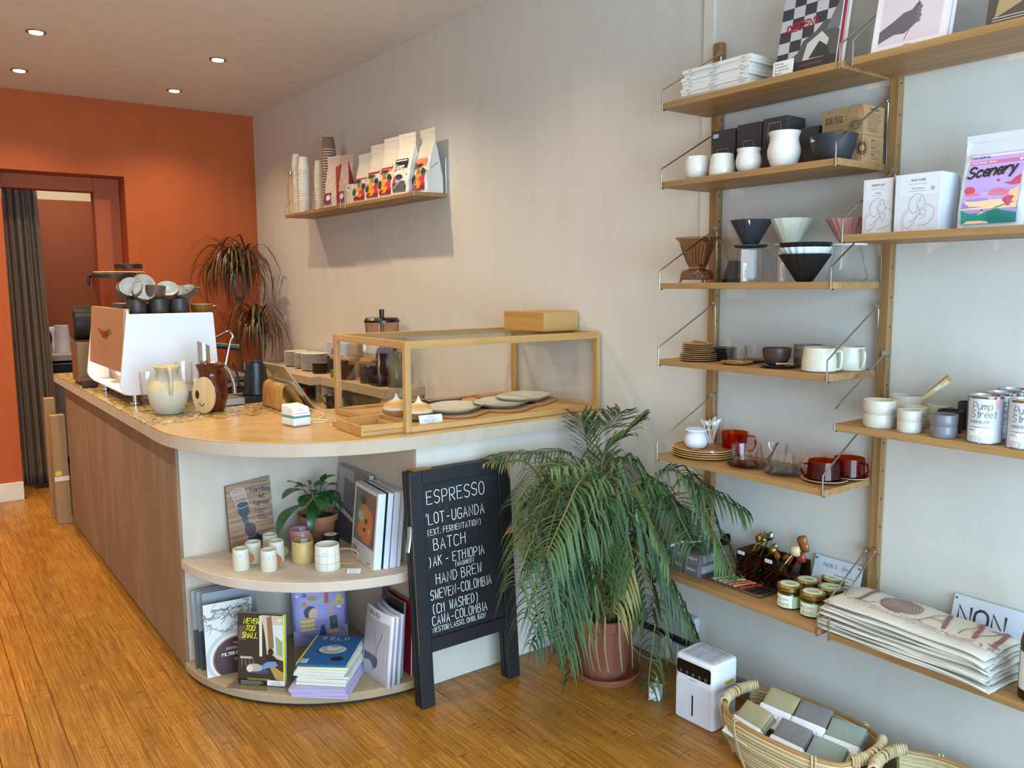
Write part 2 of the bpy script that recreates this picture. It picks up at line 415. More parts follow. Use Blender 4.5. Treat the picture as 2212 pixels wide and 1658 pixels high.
# curtain in the doorway
def curtain():
    t = T('curtain', 'long grey-brown cloth curtain hanging gathered in the orange doorway', 'curtain', (-1.615, 7.085, 0))
    mt = P('#7d6c5a', .9, var=.2, scale=8, bump=.3)
    def f(u, v):
        x = -.12+.225*u*(1+.0*(1-v)); ph = u*2*PI*4.3
        return Vector((x+.035*(1-v)*u, .028*math.sin(ph+.5*math.sin(3*v))+.012*math.sin(ph*2.3+2*v), .012+v*2.25))
    B().grid(f, 90, 24, mt).link('drape', t, solid=.003)
    B().tube([(-.14, 0, 2.28), (.5, 0, 2.28)], .009, P('#3a3a3a', .4, 1)).link('rail', t)
curtain()

# ------------------------------------------------------------------ back room, seen through the doorway
STEEL = P('#b9babb', .3, 1, var=.08)
t = T('worktop', 'grey worktop with upstand in the back room beyond the doorway', 'worktop', (-.9, 8.2, 0))
b = B(); b.box(-.6, .9, -.3, .29, .88, .93, P('#b8b5ad', .5)); b.box(-.6, .9, .26, .29, .93, 1.06, P('#aaa89c', .5)); b.link('top', t, smooth=False, bevel=.003)
t = T('fridge', 'grey under-counter fridge with a round blue notice, in the back room', 'fridge', (-1.25, 8.18, 0))
B().box(-.24, .3, -.27, .25, .05, .86, P('#8d8f8e', .45)).link('body', t, smooth=False, bevel=.005)
B().box(-.24, .3, -.285, -.275, .78, .85, P('#15161a', .4)).link('top_panel', t, smooth=False)
b = B(); sf = flat((-.06, -.2725, .52), (1, 0, 0), (0, 0, 1)); rect(b, 0, 0, .17, .19, P('#f0f0ee', .6), sf); shp(b, ell(.085, .095, .07, .07), P('#2c56a8', .6), sf, .0008)
text(b, 'CAUTION', .085, .10, .022, P('#ffffff', .6), sf, w=.003, off=.0012, align='c'); lines(b, .045, .085, .08, 2, .012, P('#ffffff', .6), sf, .002, .0012); b.link('notice', t, smooth=False)
t = T('socket', 'white double wall socket above the back room worktop', 'socket', (-1.44, 8.498, 1.22))
b = B(); b.box(-.09, .075, -.012, 0, -.07, .07, P('#eceae4', .4)); b.link('plate', t, smooth=False, bevel=.003)
b = B()
for x in (-.045, .03):
    for dx, dz in ((0, .025), (-.018, -.01), (.018, -.01)): b.box(x+dx-.004, x+dx+.004, -.0135, -.0122, dz-.006, dz+.006, P('#222', .5))
b.link('pin_hole', t, smooth=False)
t = T('kitchen_roll', 'torn white kitchen paper roll on the back room worktop', 'paper roll', (-1.26, 8.2, .9315))
b = B(); b.lathe([(.02, 0), (.06, 0), (.062, .24), (.02, .24), (.02, 0)], P('#e3e4ec', .9, var=.1), n=28); b.link('roll', t)
B().grid(lambda u, v: Vector((-.058-.05*u*(v*.7+.3), -.02-.02*u, .02+.21*v-.05*u*(1-v))), 4, 6, P('#dcdde6', .9)).link('loose_sheet', t, solid=.001)
t = T('kettle', 'black jug kettle on the back room worktop by the curtain', 'kettle', (-1.48, 8.12, .931))
B().lathe([(.0, 0), (.07, 0), (.075, .02), (.06, .18), (.045, .21), (0, .215)], P('#17171a', .35)).link('body', t)
B().tube(smooth_path([(.055, 0, .17), (.11, 0, .19), (.12, 0, .1), (.075, 0, .04)]), .01, P('#111', .4)).link('handle', t)

t = T('cardboard_box', 'tall flattened brown cardboard box stood on end at the far end of the counter', 'cardboard', (-1.64, 5.87, 0))
CARD = P('#a5835c', .85, var=.12, scale=10)
B().box(-.045, .035, -.04, .04, .001, .70, CARD).link('carton', t, smooth=False, bevel=.002)
b = B(); b.box(-.046, .036, -.0412, -.0402, .28, .31, P('#e2ded4', .5)); b.link('tape', t, smooth=False)
b = B(); b.box(-.04, -.006, -.0425, -.0415, .315, .345, P('#e0c72e', .6)); b.link('sticker', t, smooth=False)
t = T('cardboard_box', 'second narrow cardboard box behind the tall one by the doorway', 'cardboard', (-1.66, 6.05, 0))
B().box(-.03, .03, -.03, .04, .001, .79, CARD).link('carton', t, smooth=False, bevel=.002)
# ================================================================== counter
LIME = wall_mat('limewash_counter', '#cdbfae', '#c2b09c', '#d8cdbf')
LIME_BR = wall_mat('limewash_counter_side', '#90745a', '#80654c', '#ad927a')
WHITEW = wall_mat('counter_white', '#d2c9bd', '#cbc1b4', '#c0b5a7')
TOPM = None
def slab_mats():
    s = NT('counter_top_plywood'); f = s.noise(s.coord((3, 14, 3)), 3, 5, .6); g = s.noise(s.coord(), 9, 3)
    c = s.ramp(f, [(.3, '#a98a58'), (.7, '#bd9c69')]); s.bsdf(c, s.ramp(g, [(.3, .22), (.7, .38)])); a = s.m
    s = NT('terrazzo'); v = s.coord((1, 1, 1)); vo = s.n('ShaderNodeTexVoronoi', Scale=95.0); w = s.n('ShaderNodeMapping'); w.inputs['Scale'].default_value = (.8, 2.6, 1); w.inputs['Rotation'].default_value = (0, 0, .5)
    s.l(v, w.inputs[0]); s.l(w.outputs[0], vo.inputs['Vector']); dd = s.n('ShaderNodeSeparateColor'); s.l(vo.outputs['Color'], dd.inputs[0])
    c = s.ramp(dd.outputs[0], [(0.0, '#3c2d1a'), (.40, '#523f25'), (.46, '#b89a5c'), (1.0, '#d3b97f')]); s.bsdf(c, .25); return a, s.m
PLY, TERR = slab_mats()
CT = .967
ct = T('counter', 'long L-shaped limewashed service counter with a rounded open corner', 'counter', (0, 0, 0))
R = .665; cx0, cy0 = -.935, 3.23
b = B(); b.box(-1.6, -1.588, 3.23, 5.8, .012, .918, LIME_BR); b.link('side_panel', ct, smooth=False, bevel=.002)
b = B(); b.box(-1.587, -1.0, 5.775, 5.8, .0, .918, LIME_BR); b.link('end_panel', ct, smooth=False)
b = B(); b.box(-.935, -.003, 2.565, 2.59, .0, .918, WHITEW); b.link('front_panel', ct, smooth=False, bevel=.002)
b = B(); b.box(-1.5875, -.91, 3.232, 3.257, .0, .918, LIME); b.link('alcove_back', ct, smooth=False)
b = B(); b.box(-.934, -.91, 2.592, 3.23, .0, .918, LIME); b.link('alcove_side', ct, smooth=False)
b = B(); b.box(-1.0, -.975, 3.36, 5.774, .0, .918, P('#8a7a66', .7)); b.link('inner_panel', ct, smooth=False)
def arcpts(r, n=28): return [(cx0+r*math.cos(a), cy0+r*math.sin(a)) for a in [PI+PI/2*i/n for i in range(n+1)]]
def qshelf(z0, z1, r, name, mat, ext=0):
    pts = [(cx0, cy0)]+arcpts(r)
    return B().prism(pts, z0, z1, mat).link(name, ct, bevel=.003)
qshelf(.425, .462, R, 'shelf', LIME)
bs = qshelf(.014, .045, R+.005, 'plinth', wall_mat('plinth_worn', '#b5a080', '#9a8668', '#857a66'))
qshelf(.0, .0135, R-.008, 'shade_kick', P('#2e2822', .9))  # inset below the plinth, recess shade put into its dark colour
B().box(-1.594, -1.58, 3.24, 5.79, .0, .0115, P('#2e2822', .9)).link('shade_kick', ct, smooth=False)  # dark strip painted in as the shadow gap under the side panel
# worktop: outline with the rounded outer corner
r2 = .72
out = [(-1.65, 5.83)]+[(-1.65+.72+.72*math.cos(a), 3.27+.72*math.sin(a)) for a in [PI+PI/2*i/26 for i in range(27)]]+[(-.003, 2.55), (-.003, 3.34), (-.93, 3.34), (-.93, 5.83)]
def slab_outline(x, y): return x, y
b = B()
lo = [p for p in out if p[1] <= 3.3400001]
# plain ply part
ply = [(-1.65, 3.36)]+[p for p in out[1:28]]+[(-.003, 2.55), (-.003, 3.34), (-.93, 3.34), (-.93, 3.36)]
B().prism(ply, .919, CT, PLY).link('worktop', ct, bevel=.003)
ter = [(-1.65, 3.3605), (-.93, 3.3605), (-.93, 5.83), (-1.65, 5.83)]
B().prism(ter, .919, CT-.001, TERR).link('worktop', ct, bevel=.002)['label'] = 'dark speckled terrazzo inlay worktop'
# pale edge band of the worktop front
pts = out[:28]+[(-.003, 2.55)]
b = B()
vs = [Vector((p[0]+dx, p[1]+dy, z)) for p in pts for z in (.917, CT-.004) for dx, dy in [(0, 0)]]
cxm = (-1, 4)
def off(p, i):
    a = Vector(pts[max(0, i-1)]); c = Vector(pts[min(len(pts)-1, i+1)]); t = (c-a).normalized(); return Vector((p[0], p[1]))+Vector((t.y, -t.x))*-.0015*-1
vs = []
for i, p in enumerate(pts):
    q = off(p, i)
    d = Vector((q.x-p[0], q.y-p[1])); q = Vector(p)-d if (Vector(p)+d-Vector((-.8, 3.4))).length < (Vector(p)-d-Vector((-.8, 3.4))).length else Vector(p)+d
    vs += [Vector((q.x, q.y, .917)), Vector((q.x, q.y, CT-.004))]
b.add(vs, [(2*i, 2*i+2, 2*i+3, 2*i+1) for i in range(len(pts)-1)], wall_mat('edge_band', '#c4b6a4', '#b8a58e', '#a8937c'))
b.link('edge_band', ct)

# back bar behind the counter
bb = T('back_bar', 'raised two-part beige shelf running along the wall behind the counter', 'shelf', (0, 0, 0))
BM = P('#b5a083', .55, var=.06)
B().box(-.265, -.003, 4.085, 4.94, .872, .927, BM).link('board', bb, smooth=False, bevel=.002)
B().box(-.335, -.003, 4.945, 6.2, .872, .927, BM).link('board', bb, smooth=False, bevel=.002)
for y in (4.10, 4.93, 5.01, 5.7): B().box(-.25, -.01, y, y+.05, .756, .871, P('#b9b0a2', .6)).link('support', bb, smooth=False)
wb = T('back_worktop', 'low speckled back worktop under the beige shelf', 'worktop', (0, 0, 0))
B().box(-.5, -.003, 3.42, 6.2, .72, .755, TERR).link('top', wb, smooth=False, bevel=.002)
B().box(-.48, -.02, 3.44, 6.18, 0, .718, P('#5a5046', .7)).link('carcass', wb, smooth=False)

# small clutter on the low worktop below the shelf
for i, (x, y, c, lb) in enumerate(((-.3, 5.42, '#7c6a55', 'stack of brown bowls under the back shelf behind the tablet'), (-.28, 5.2, '#b32b22', 'small red tin under the back shelf'),
        (-.32, 4.5, '#33302d', 'dark glass teapot under the back shelf near its end'), (-.3, 4.7, '#2a2725', 'black jug standing under the back shelf'))):
    t = T(['bowl', 'tin', 'teapot', 'jug'][i], lb, ['bowl', 'tin', 'teapot', 'jug'][i], (x, y, .7555))
    prof = [[(0, 0), (.035, 0), (.06, .04), (.058, .042), (.034, .004), (0, .004)], [(0, 0), (.03, 0), (.03, .07), (0, .07)], [(0, 0), (.04, 0), (.055, .04), (.03, .075), (0, .08)], [(0, 0), (.035, 0), (.04, .08), (.03, .09), (0, .09)]][i]
    B().lathe(prof, P(c, .3), n=24).link('body', t)
    if i == 0:
        for k in range(3): B().lathe([(0, .012*k+.02), (.055, .03+.012*k), (.057, .036+.012*k), (0, .03+.012*k)], P('#8a7558', .6), n=24).link('bowl', t)
    if i == 1: B().lathe([(.031, .07), (.031, .075), (0, .076)], P('#8c8c8c', .3, 1), n=24).link('lid', t)
    if i == 2:
        B().tube(smooth_path([(.05, 0, .06), (.085, 0, .06), (.08, 0, .02), (.05, 0, .02)]), .004, P('#777', .3, 1)).link('handle', t); B().tube([(-.05, 0, .03), (-.085, 0, .065)], [.01, .006], P(c, .3)).link('spout', t)
    if i == 3: B().tube(smooth_path([(-.035, 0, .08), (-.07, 0, .07), (-.038, 0, .02)]), .004, P('#777', .3, 1)).link('handle', t)
# ================================================================== wall shelving
OAK = wood('#a9814f', '#7f5f38', 'y', .5, 45)
OAKX = wood('#b28a58', '#86653c', 'x', .5, 45)
OAKZ = wood('#9d7748', '#70502c', 'z', .5, 45)
WIRE = P('#b9b6b0', .28, 1, var=.05)
YU = (1.985, 1.330)     # the two uprights (centre y)
for i, y in enumerate(YU):
    t = T('shelf_upright', ['vertical oak upright rail nearer the counter, carrying the shelves', 'vertical oak upright rail nearer the right edge, between the two shelf columns'][i], 'upright', (0, y, 0), 0, 'oak uprights')
    B().box(-.03, -.001, -.014 if i else -.016, .014 if i else .016, .456, 2.335 if i == 0 else 2.5, OAKZ).link('rail', t, smooth=False, bevel=.002)
    sx_ = -.0152
    for k in range(1, 22 if i == 0 else 23):
        if i == 0: B().tube([(-.018, -.0165, .4+k*.088), (-.018, -.0158, .4+k*.088)], .0032, P('#2e1d10', .8), n=10).link('peg_hole', t)
        else: B().tube([(-.018, -.0145, .4+k*.088), (-.018, -.0138, .4+k*.088)], .0032, P('#2e1d10', .8), n=10).link('peg_hole', t)
def wire(t, y, ytop, zs, ztop, xf, sgn):
    """bent wire: hook under the board edge, up, long diagonal to the peg, down along the upright"""
    x = xf
    p = [(x+.012, y, zs-.002), (x-.0025, y, zs-.003), (x-.003, y, zs+.062), (-.035, ytop, ztop), (-.026, ytop, ztop-.004)]
    q = [p[0], p[1]]
    a = Vector(p[2]); q += [a-Vector((0, 0, .012)), a, a+(Vector(p[3])-a).normalized()*.012, Vector(p[3])]
    t0 = Vector((-.030, ytop, ztop-.01)); t1 = Vector((-.022, ytop, zs-.002)); t2 = Vector((-.01, ytop, zs-.002))
    B().tube(q+[t0, t1, t2], .0026, WIRE, n=8).link('wire_bracket', t)
    b = B(); M = Matrix.Translation((-.033, ytop, ztop)) @ Matrix.Rotation(PI/2, 4, 'Y'); b.lathe([(0, -.006), (.009, -.006), (.009, .004), (0, .004)], WIRE, n=16, M=M); b.link('peg', t)
def shelf_unit(y0, y1, zt, xf, label, wl, wr, th=.02):
    t = T('wall_shelf', label, 'shelf', (0, 0, 0), 0, 'oak wall shelves')
    b = B(); b.box(xf, -.031, y0, y1, zt-th, zt, OAK); b.link('board', t, smooth=False, bevel=.0015)
    if wl: wire(t, y1-.006, wl[0], zt-th, wl[1], xf, 1)
    if wr: wire(t, y0+.008, wr[0], zt-th, wr[1], xf, -1)
    return t
ZA = {1: 2.106, 2: 1.846, 3: 1.503, 4: 1.238, 5: .90, 6: .478}
names = {1: 'top oak shelf with the white magazine stack and the chequered magazine', 2: 'oak shelf with white porcelain and brown boxes, second from the top',
 3: 'oak shelf with coffee drippers at eye height', 4: 'oak shelf with wooden saucers and cream mugs', 5: 'oak shelf with oval trays and amber glass cups', 6: 'lowest oak shelf with spoons, jars and small grey boxes'}
wt = {1: 2.293, 2: 2.03, 3: 1.694, 4: 1.428, 5: 1.093, 6: .675}
for k in ZA:
    wl = (1.968, wt[k] if k != 2 else 2.03); wr = (1.347, {1: 2.30, 2: 2.03, 3: 1.70, 4: 1.43, 5: 1.10, 6: .675}[k])
    shelf_unit(1.347, 2.018, ZA[k], -.27, names[k], wl, wr)
ZB = {1: 2.106, 2: 1.632, 3: 1.102, 4: .478}
nb = {1: 'top right oak shelf with the magazine showing a hand', 2: 'right-hand oak shelf with white boxes and the lilac coffee bag', 3: 'right-hand oak shelf with stacked stoneware cups and chocolate tins', 4: 'lowest right-hand oak shelf under the folded tote bags'}
for k in ZB:
    shelf_unit(.67, 1.322, ZB[k], -.285 if k in (2, 3) else -.27, nb[k], (1.316, {1: 2.32, 2: 1.825, 3: 1.289, 4: .681}[k]), (.70, ZB[k]+.19))
# small shelf over the back bar
for i, (y0, y1, xf, lb) in enumerate(((4.665, 5.56, -.215, 'small wall shelf carrying the paper cup stacks'), (3.81, 4.645, -.2, 'small wall shelf carrying the row of white coffee bags'))):
    t = T('wall_shelf', lb, 'shelf', (0, 0, 0), 0, 'small shelves over the back bar'); zt = 1.985
    B().box(xf, -.002, y0, y1, zt-.02, zt, OAK).link('board', t, smooth=False, bevel=.0015)
    for y in (y0+.006, y1-.006):
        B().tube([(xf+.01, y, zt-.023), (xf-.003, y, zt-.022), (xf-.003, y, zt+.05), (-.012, y, zt+.19), (-.006, y, zt+.185), (-.006, y, zt-.022)], .0022, WIRE).link('wire_bracket', t)
# ================================================================== things on the shelves
def cup(name, label, cat, loc, prof, mat, handle=None, group=None, rz=0, n=40, inner=None, hm=None, sy=1, wall=.003, foot=True, parent_rot=None):
    """prof: outside from bottom to rim [(r, z)]; wall thickness gives the inside"""
    t = T(name, label, cat, loc, rz, group, rot=parent_rot)
    o = list(prof); r_in = [(max(r-wall, .0005), z) for r, z in prof]; r_in[0] = (r_in[0][0], prof[0][1]+wall*1.4)
    full = [(.0005, prof[0][1])]+o+[(prof[-1][0]-wall*.5, prof[-1][1]+wall*.4)]+r_in[::-1]+[(.0005, r_in[0][1])]
    b = B()
    if inner: 
        k = len(o)+2; b.lathe(full[:k], mat, n=n, sy=sy); b.lathe(full[k-1:], inner, n=n, sy=sy)
    else: b.lathe(full, mat, n=n, sy=sy)
    b.link('body', t, ang=50)
    if handle:
        pts, r = handle; B().tube(smooth_path(pts, 5), r, hm or mat, n=8, flat=.8).link('handle', t)
    return t
PORC = P('#d9d6cf', .18, var=.02)
z = ZA[2]+.0005
cup('porcelain_cup', 'short round white porcelain cup at the far left of its shelf', 'cup', (-.215, 1.903, z), [(.028, 0), (.036, .008), (.0415, .03), (.041, .05), (.037, .073)], PORC)
cup('porcelain_cup', 'straight tapered white porcelain cup with wide foot', 'cup', (-.215, 1.798, z), [(.040, 0), (.043, .006), (.041, .03), (.037, .055), (.035, .068)], PORC)
cup('porcelain_cup', 'white porcelain cup with round belly and flared lip', 'cup', (-.215, 1.694, z), [(.026, 0), (.036, .012), (.0405, .032), (.037, .052), (.034, .06), (.038, .072)], PORC)
cup('porcelain_vase', 'tall white porcelain server with pinched waist and wide lip', 'vase', (-.215, 1.565, z), [(.034, 0), (.038, .004), (.048, .035), (.0495, .05), (.046, .066), (.042, .08), (.043, .09), (.048, .104)], PORC)
cup('bowl', 'matt black tapered bowl with white price tag before the brown cartons', 'bowl', (-.185, 1.42, z), [(.042, 0), (.048, .004), (.062, .05), (.0675, .076)], P('#26292e', .55, var=.04))
def tagpiece(parent, s, O, U, V, w=.016, h=.010, col='#e9eaf2', ink='#4a4a5c', th=None):
    b = B(); sf = flat(O, U, V); shp(b, rrect(-w/2, -h/2, w/2, h/2, h*.25), P(col, .6), sf, .0004)
    text(b, s, 0, -h*.22, h*.42, P(ink, .6), sf, w=h*.07, off=.0008, align='c'); b.link('price_tag', parent, smooth=False)
blk = bpy.data.objects['bowl.001'] if 'bowl.001' in bpy.data.objects else None
for o in [o for o in bpy.data.objects if o.get('label', '').startswith('matt black tapered bowl')]:
    tagpiece(o, '£28.5', (-.058, .0285, .062), (-.30, -.954, 0), (0.05, -.05, 1))
def carton(name, label, x0, x1, y0, y1, z0, h, mat, group=None, rz=0, cat='box', art=None):
    t = T(name, label, cat, ((x0+x1)/2, (y0+y1)/2, z0), rz, group); dx, dy = abs(x1-x0)/2, abs(y1-y0)/2
    B().box(-dx, dx, -dy, dy, 0, h, mat).link('carton', t, smooth=False, bevel=.0012)
    B().box(-dx+.001, dx-.001, -dy*.02-.0002, dy*.02, h, h+.0004, P('#000000', .9) if False else mat).link('flap_seam', t, smooth=False)
    if art:
        b = B(); art(b, flat((-dx, dy, 0), (0, -1, 0), (0, 0, 1)), 2*dy, h, flat((-dx, -dy, 0), (1, 0, 0), (0, 0, 1)), 2*dx); b.link('print', t, smooth=False)
    return t
DK = P('#453d3c', .6, var=.08); LN = P('#c9bcb4', .6)
def art_cup(k):
    def f(b, sf, w, h, s2, w2):
        c = w*.5
        sh = [[(c-.022, h*.62), (c-.026, h*.4), (c-.02, h*.2), (c+.0, h*.14), (c+.02, h*.2), (c+.026, h*.4), (c+.022, h*.62), (c-.022, h*.62)],
              [(c-.018, h*.68), (c-.028, h*.22), (c-.02, h*.17), (c+.022, h*.17), (c+.03, h*.26), (c+.018, h*.68), (c-.018, h*.68)],
              [(c-.024, h*.8), (c-.02, h*.7), (c-.03, h*.4), (c-.02, h*.15), (c+.02, h*.15), (c+.03, h*.4), (c+.02, h*.7), (c+.024, h*.8), (c-.024, h*.8)]][k]
        ribbon(b, sh, .0011, LN, sf, .0004)
    return f
t = carton('cup_box', 'dark brown gift box with cup outline and price tag, left of three', -.13, -.035, 1.82, 1.915, z, .165, DK, 'dark brown gift boxes', art=art_cup(0)); tagpiece(t, '£85.00', (-.0478, .030, .148), (0, -1, 0), (0, 0, 1), .024, .012)
carton('cup_box', 'dark brown gift box with cup outline, middle of the back three', -.13, -.035, 1.715, 1.81, z, .17, DK, 'dark brown gift boxes', art=art_cup(1))
carton('cup_box', 'dark brown gift box raised on another box, highest of the dark ones', -.13, -.035, 1.617, 1.708, z+.0905, .083, DK, 'dark brown gift boxes', art=art_cup(2))
carton('cup_box', 'flat dark brown box underneath the highest dark gift box', -.132, -.035, 1.612, 1.71, z, .09, DK, 'dark brown gift boxes', art=lambda b, sf, w, h, s2, w2: ribbon(b, [(w*.2, h*.5), (w*.4, h*.7), (w*.8, h*.72)], .001, LN, sf, .0004))
carton('cup_box', 'dark brown gift box between the white vase and the black bowl', -.13, -.035, 1.505, 1.60, z, .125, DK, 'dark brown gift boxes', art=lambda b, sf, w, h, s2, w2: ribbon(b, [(w*.1, h*.8), (w*.2, h*.85), (w*.28, h*.7)], .001, LN, sf, .0004))
carton('cup_box', 'small dark brown box low behind the round porcelain cups', -.158, -.14, 1.80, 1.88, z, .06, DK, 'dark brown gift boxes')
KR = P('#a57f55', .75, var=.1, scale=15); INK = P('#2b231d', .7)
def art_big(b, sf, w, h, s2, w2):
    text(b, 'BIG BOY', .012, h*.62, .0085, INK, sf, w=.0016, wid=1.25); text(b, 'BREWER', .012, h*.49, .0085, INK, sf, w=.0016, wid=1.25)
    ribbon(b, [(.012, h*.40), (w*.4, h*.40)], .0008, INK, sf, .0004); ribbon(b, [(.012, h*.22), (w*.5, h*.22)], .0008, INK, sf, .0004); lines(b, .012, h*.12, .03, 1, .01, INK, sf, .003)
    for r_, w_ in ((.020, .001), (.013, .0026), (.007, .001)): ribbon(b, ell(w*.82, h*.34, r_, r_*.85)+[(w*.82+r_, h*.34)], w_, INK, sf, .0004)
    ribbon(b, [(w*.62, h*.34), (w*.99, h*.34)], .0008, INK, sf, .0004); ribbon(b, ell(w*.8, h*.55, .028, .04, 20, 0, PI), .0007, INK, sf, .0004)
    text(b, 'THE BREWER', w2*.3, h*.83, .0055, INK, s2, w=.001); lines(b, w2*.18, h*.72, w2*.68, 10, .0052, INK, s2, .0009); lines(b, w2*.3, h*.22, w2*.4, 2, .008, INK, s2, .0009)
def art_sun(b, sf, w, h, s2, w2):
    def rays(sfu, cx_, a0, a1):
        n = 40
        for i in range(n):
            a = 2*PI*i/n
            if not (a0 <= a <= a1 or a0 <= a-2*PI <= a1): continue
            ribbon(b, [(cx_+.009*math.cos(a), h*.5+.009*math.sin(a)), (cx_+.021*math.cos(a), h*.5+.021*math.sin(a))], .0014, INK, sfu, .0004)
    rays(sf, w-.002, PI/2, 1.5*PI); rays(s2, .002, -PI/2, PI/2)
    ribbon(b, ell(w-.002, h*.5, .027, .027, 20, PI/2, 1.5*PI), .0008, INK, sf, .0004); ribbon(b, ell(.002, h*.5, .027, .027, 20, -PI/2, PI/2), .0008, INK, s2, .0004)
    lines(b, w*.4, h*.78, .02, 6, .006, INK, sf, .0012)
    for k in range(3):
        lines(b, w2*.40, h*(.82-.26*k), w2*.2, 1, .01, INK, s2, .0022); lines(b, w2*.40, h*(.82-.26*k)-.007, w2*.5, 2, .005, INK, s2, .0007)
carton('brewer_carton', 'brown kraft carton with brewer lettering, lying on top of the other carton', -.145, -.035, 1.353, 1.485, z+.076, .084, KR, 'brown kraft cartons', art=art_big)
carton('brewer_carton', 'brown kraft carton with printed sunburst, underneath at the shelf end', -.145, -.035, 1.352, 1.475, z, .0755, KR, 'brown kraft cartons', art=art_sun)

# ---------------- eye-level shelf: drippers
z = ZA[3]+.0005
SMOKE = thin_glass('#d2b6a0', '#8a6450', .10)
CLR = thin_glass('#ffffff', '#d4dada', .05); CLR2 = thin_glass('#ffffff', '#ccd4d4', .07)
def hollow(prof, wall): 
    i_ = [(max(r-wall, .0005), zz) for r, zz in prof]; return prof+i_[::-1]
def steep_dripper(loc, label, tint, rz=0):
    t = T('steep_dripper', label, 'dripper', loc, rz, 'smoked plastic drippers')
    B().lathe([(.025, .052), (.03, .056), (.062, .138), (.073, .150), (.075, .154), (.072, .154)], tint, n=40).link('cone', t)
    B().lathe([(.024, .05), (.05, .04), (.056, .028), (.058, .012), (.05, .010), (.02, .01)], tint, n=40).link('base', t)
    b = B()
    for k in range(3): a = k*2*PI/3+.3; b2 = B().tube([(.052*math.cos(a), .052*math.sin(a), .012), (.058*math.cos(a), .058*math.sin(a), 0)], .004, tint); b2.link('foot', t)
    for k in range(26):
        a = 2*PI*k/26; B().tube([(.033*math.cos(a), .033*math.sin(a), .064), (.057*math.cos(a), .057*math.sin(a), .126)], .0009, P('#3a241a', .3), n=4).link('rib', t)
    B().tube(smooth_path([(.062, 0, .145), (.095, 0, .138), (.100, 0, .10), (.075, 0, .055), (.035, 0, .056)], 6), .006, tint, flat=1.6).link('handle', t)
    B().lathe([(.0005, .03), (.013, .03), (.016, .018), (.0005, .014)], P('#8f8a86', .2, .6), n=20).link('valve', t)
    return t
t = steep_dripper((-.175, 1.93, z), 'brown smoked clear dripper with curved handle at the left shelf end', SMOKE, -PI/2-.5)
t2 = T('steep_dripper', 'clear ribbed dripper behind the brown smoked one, black stand below', 'dripper', (-.065, 1.855, z), 0, 'smoked plastic drippers')
B().lathe([(.022, .075), (.03, .08), (.060, .150), (.06, .154)], thin_glass('#f0ebe4', '#b8aea2', .08), n=32).link('cone', t2)
b = B(); b.lathe([(.0005, 0), (.045, 0), (.048, .012), (.03, .05), (.024, .074), (.0005, .074)], P('#1b1b1d', .35), n=28); b.link('stand', t2)
def faceted(prof, mat, n, wall=.003): return B().lathe(hollow(prof, wall), mat, n=n)
def brewer(loc, label, cone, rz=0, lab=True, h=.2):
    t = T('dripper_jug', label, 'coffee brewer', loc, rz, 'faceted drippers on clear jugs')
    o = faceted([(.020, .118), (.026, .125), (.048, .165), (.0665, .198), (.0675, .2)], cone, 14); o.link('cone', t, ang=12)
    B().lathe([(.02, .112), (.045, .112), (.054, .117), (.052, .121), (.024, .121), (.02, .112)], cone, n=32).link('collar', t)
    b = B(); b.lathe([(.001, .003), (.042, .003), (.043, .01), (.042, .105), (.040, .108)], CLR, n=8); b.link('jug', t, ang=20)
    B().box(-.056, .056, -.056, .056, 0, .106, thin_glass('#ffffff', '#dfe2e3', .03)).link('acrylic_sleeve', t, smooth=False)
    B().box(-.0575, -.0572, -.014, .012, 0.001, .105, P('#b9b1b6', .5)).link('back_strip', t, smooth=False)
    B().tube(smooth_path([(-.02, -.055, .098), (-.03, -.085, .09), (-.03, -.085, .03), (-.02, -.055, .02)], 5), .005, CLR).link('handle', t)
    b = B(); sf = flat((-.0582, .004, .003), (0, -1, 0), (0, 0, 1)); rect(b, 0, 0, .011, .058, P('#eef0f0', .5), sf)
    s3 = flat((-.0584, -.0005, .054), (0, 0, -1), (0, -1, 0)); text(b, 'ALFRESCO', 0, -.0, .0055, P('#333', .6), s3, w=.0009, off=.0002); b.link('label_strip', t, smooth=False)
    return t
bd = brewer((-.15, 1.727, z), 'matt black faceted dripper with white strip on a clear jug', P('#2c3036', .5, var=.03), rz=.35)
b = B(); sf = flat((-.067*math.cos(.0), -.012, .195), (0, -.25, 0), (.45, -.10, -1)); rect(b, 0, .002, .007, .055, P('#e4e6e8', .5), flat((-.0655, -.010, .197), (0, -1, 0), (.58, .28, -.95)), .0012); b.link('label_strip', bd, smooth=False)
brewer((-.083, 1.625, z), 'off-white faceted dripper on a clear jug behind the black pleated cones', P('#dcdccb', .5, var=.02), rz=.2)
def pleated(r0, r1, h, mat, n=20, z0=0, wall=.002, dep=.055):
    b = B(); N = n*4; prof = hollow([(r0, z0), (r0+.004, z0+.003), (r1, z0+h)], wall); vs = []; fs = []
    for r, zz in prof:
        for i in range(N):
            a = 2*PI*i/N; k = 1+dep*math.cos(a*n)*min(1, (zz-z0)/h+.25); vs.append((r*k*math.cos(a), r*k*math.sin(a), zz))
    for j in range(len(prof)-1):
        for i in range(N): fs.append((j*N+i, j*N+(i+1) % N, (j+1)*N+(i+1) % N, (j+1)*N+i))
    return b.add(vs, fs, mat)
for k, (z0, c, lb) in enumerate(((0, '#17181b', 'lowest black pleated cone dripper in the nested stack of three'), (.020, '#dfe3ea', 'white pleated cone dripper nested in the middle of the black ones'), (.034, '#17181b', 'topmost black pleated cone dripper in the nested stack'))):
    t = T('pleated_dripper', lb, 'dripper', (-.2, 1.49, z+z0), 0, 'nested pleated drippers')
    pleated(.021, .073, .082-.0*k, P(c, .35 if k != 1 else .25, var=.02)).link('cone', t, ang=60)
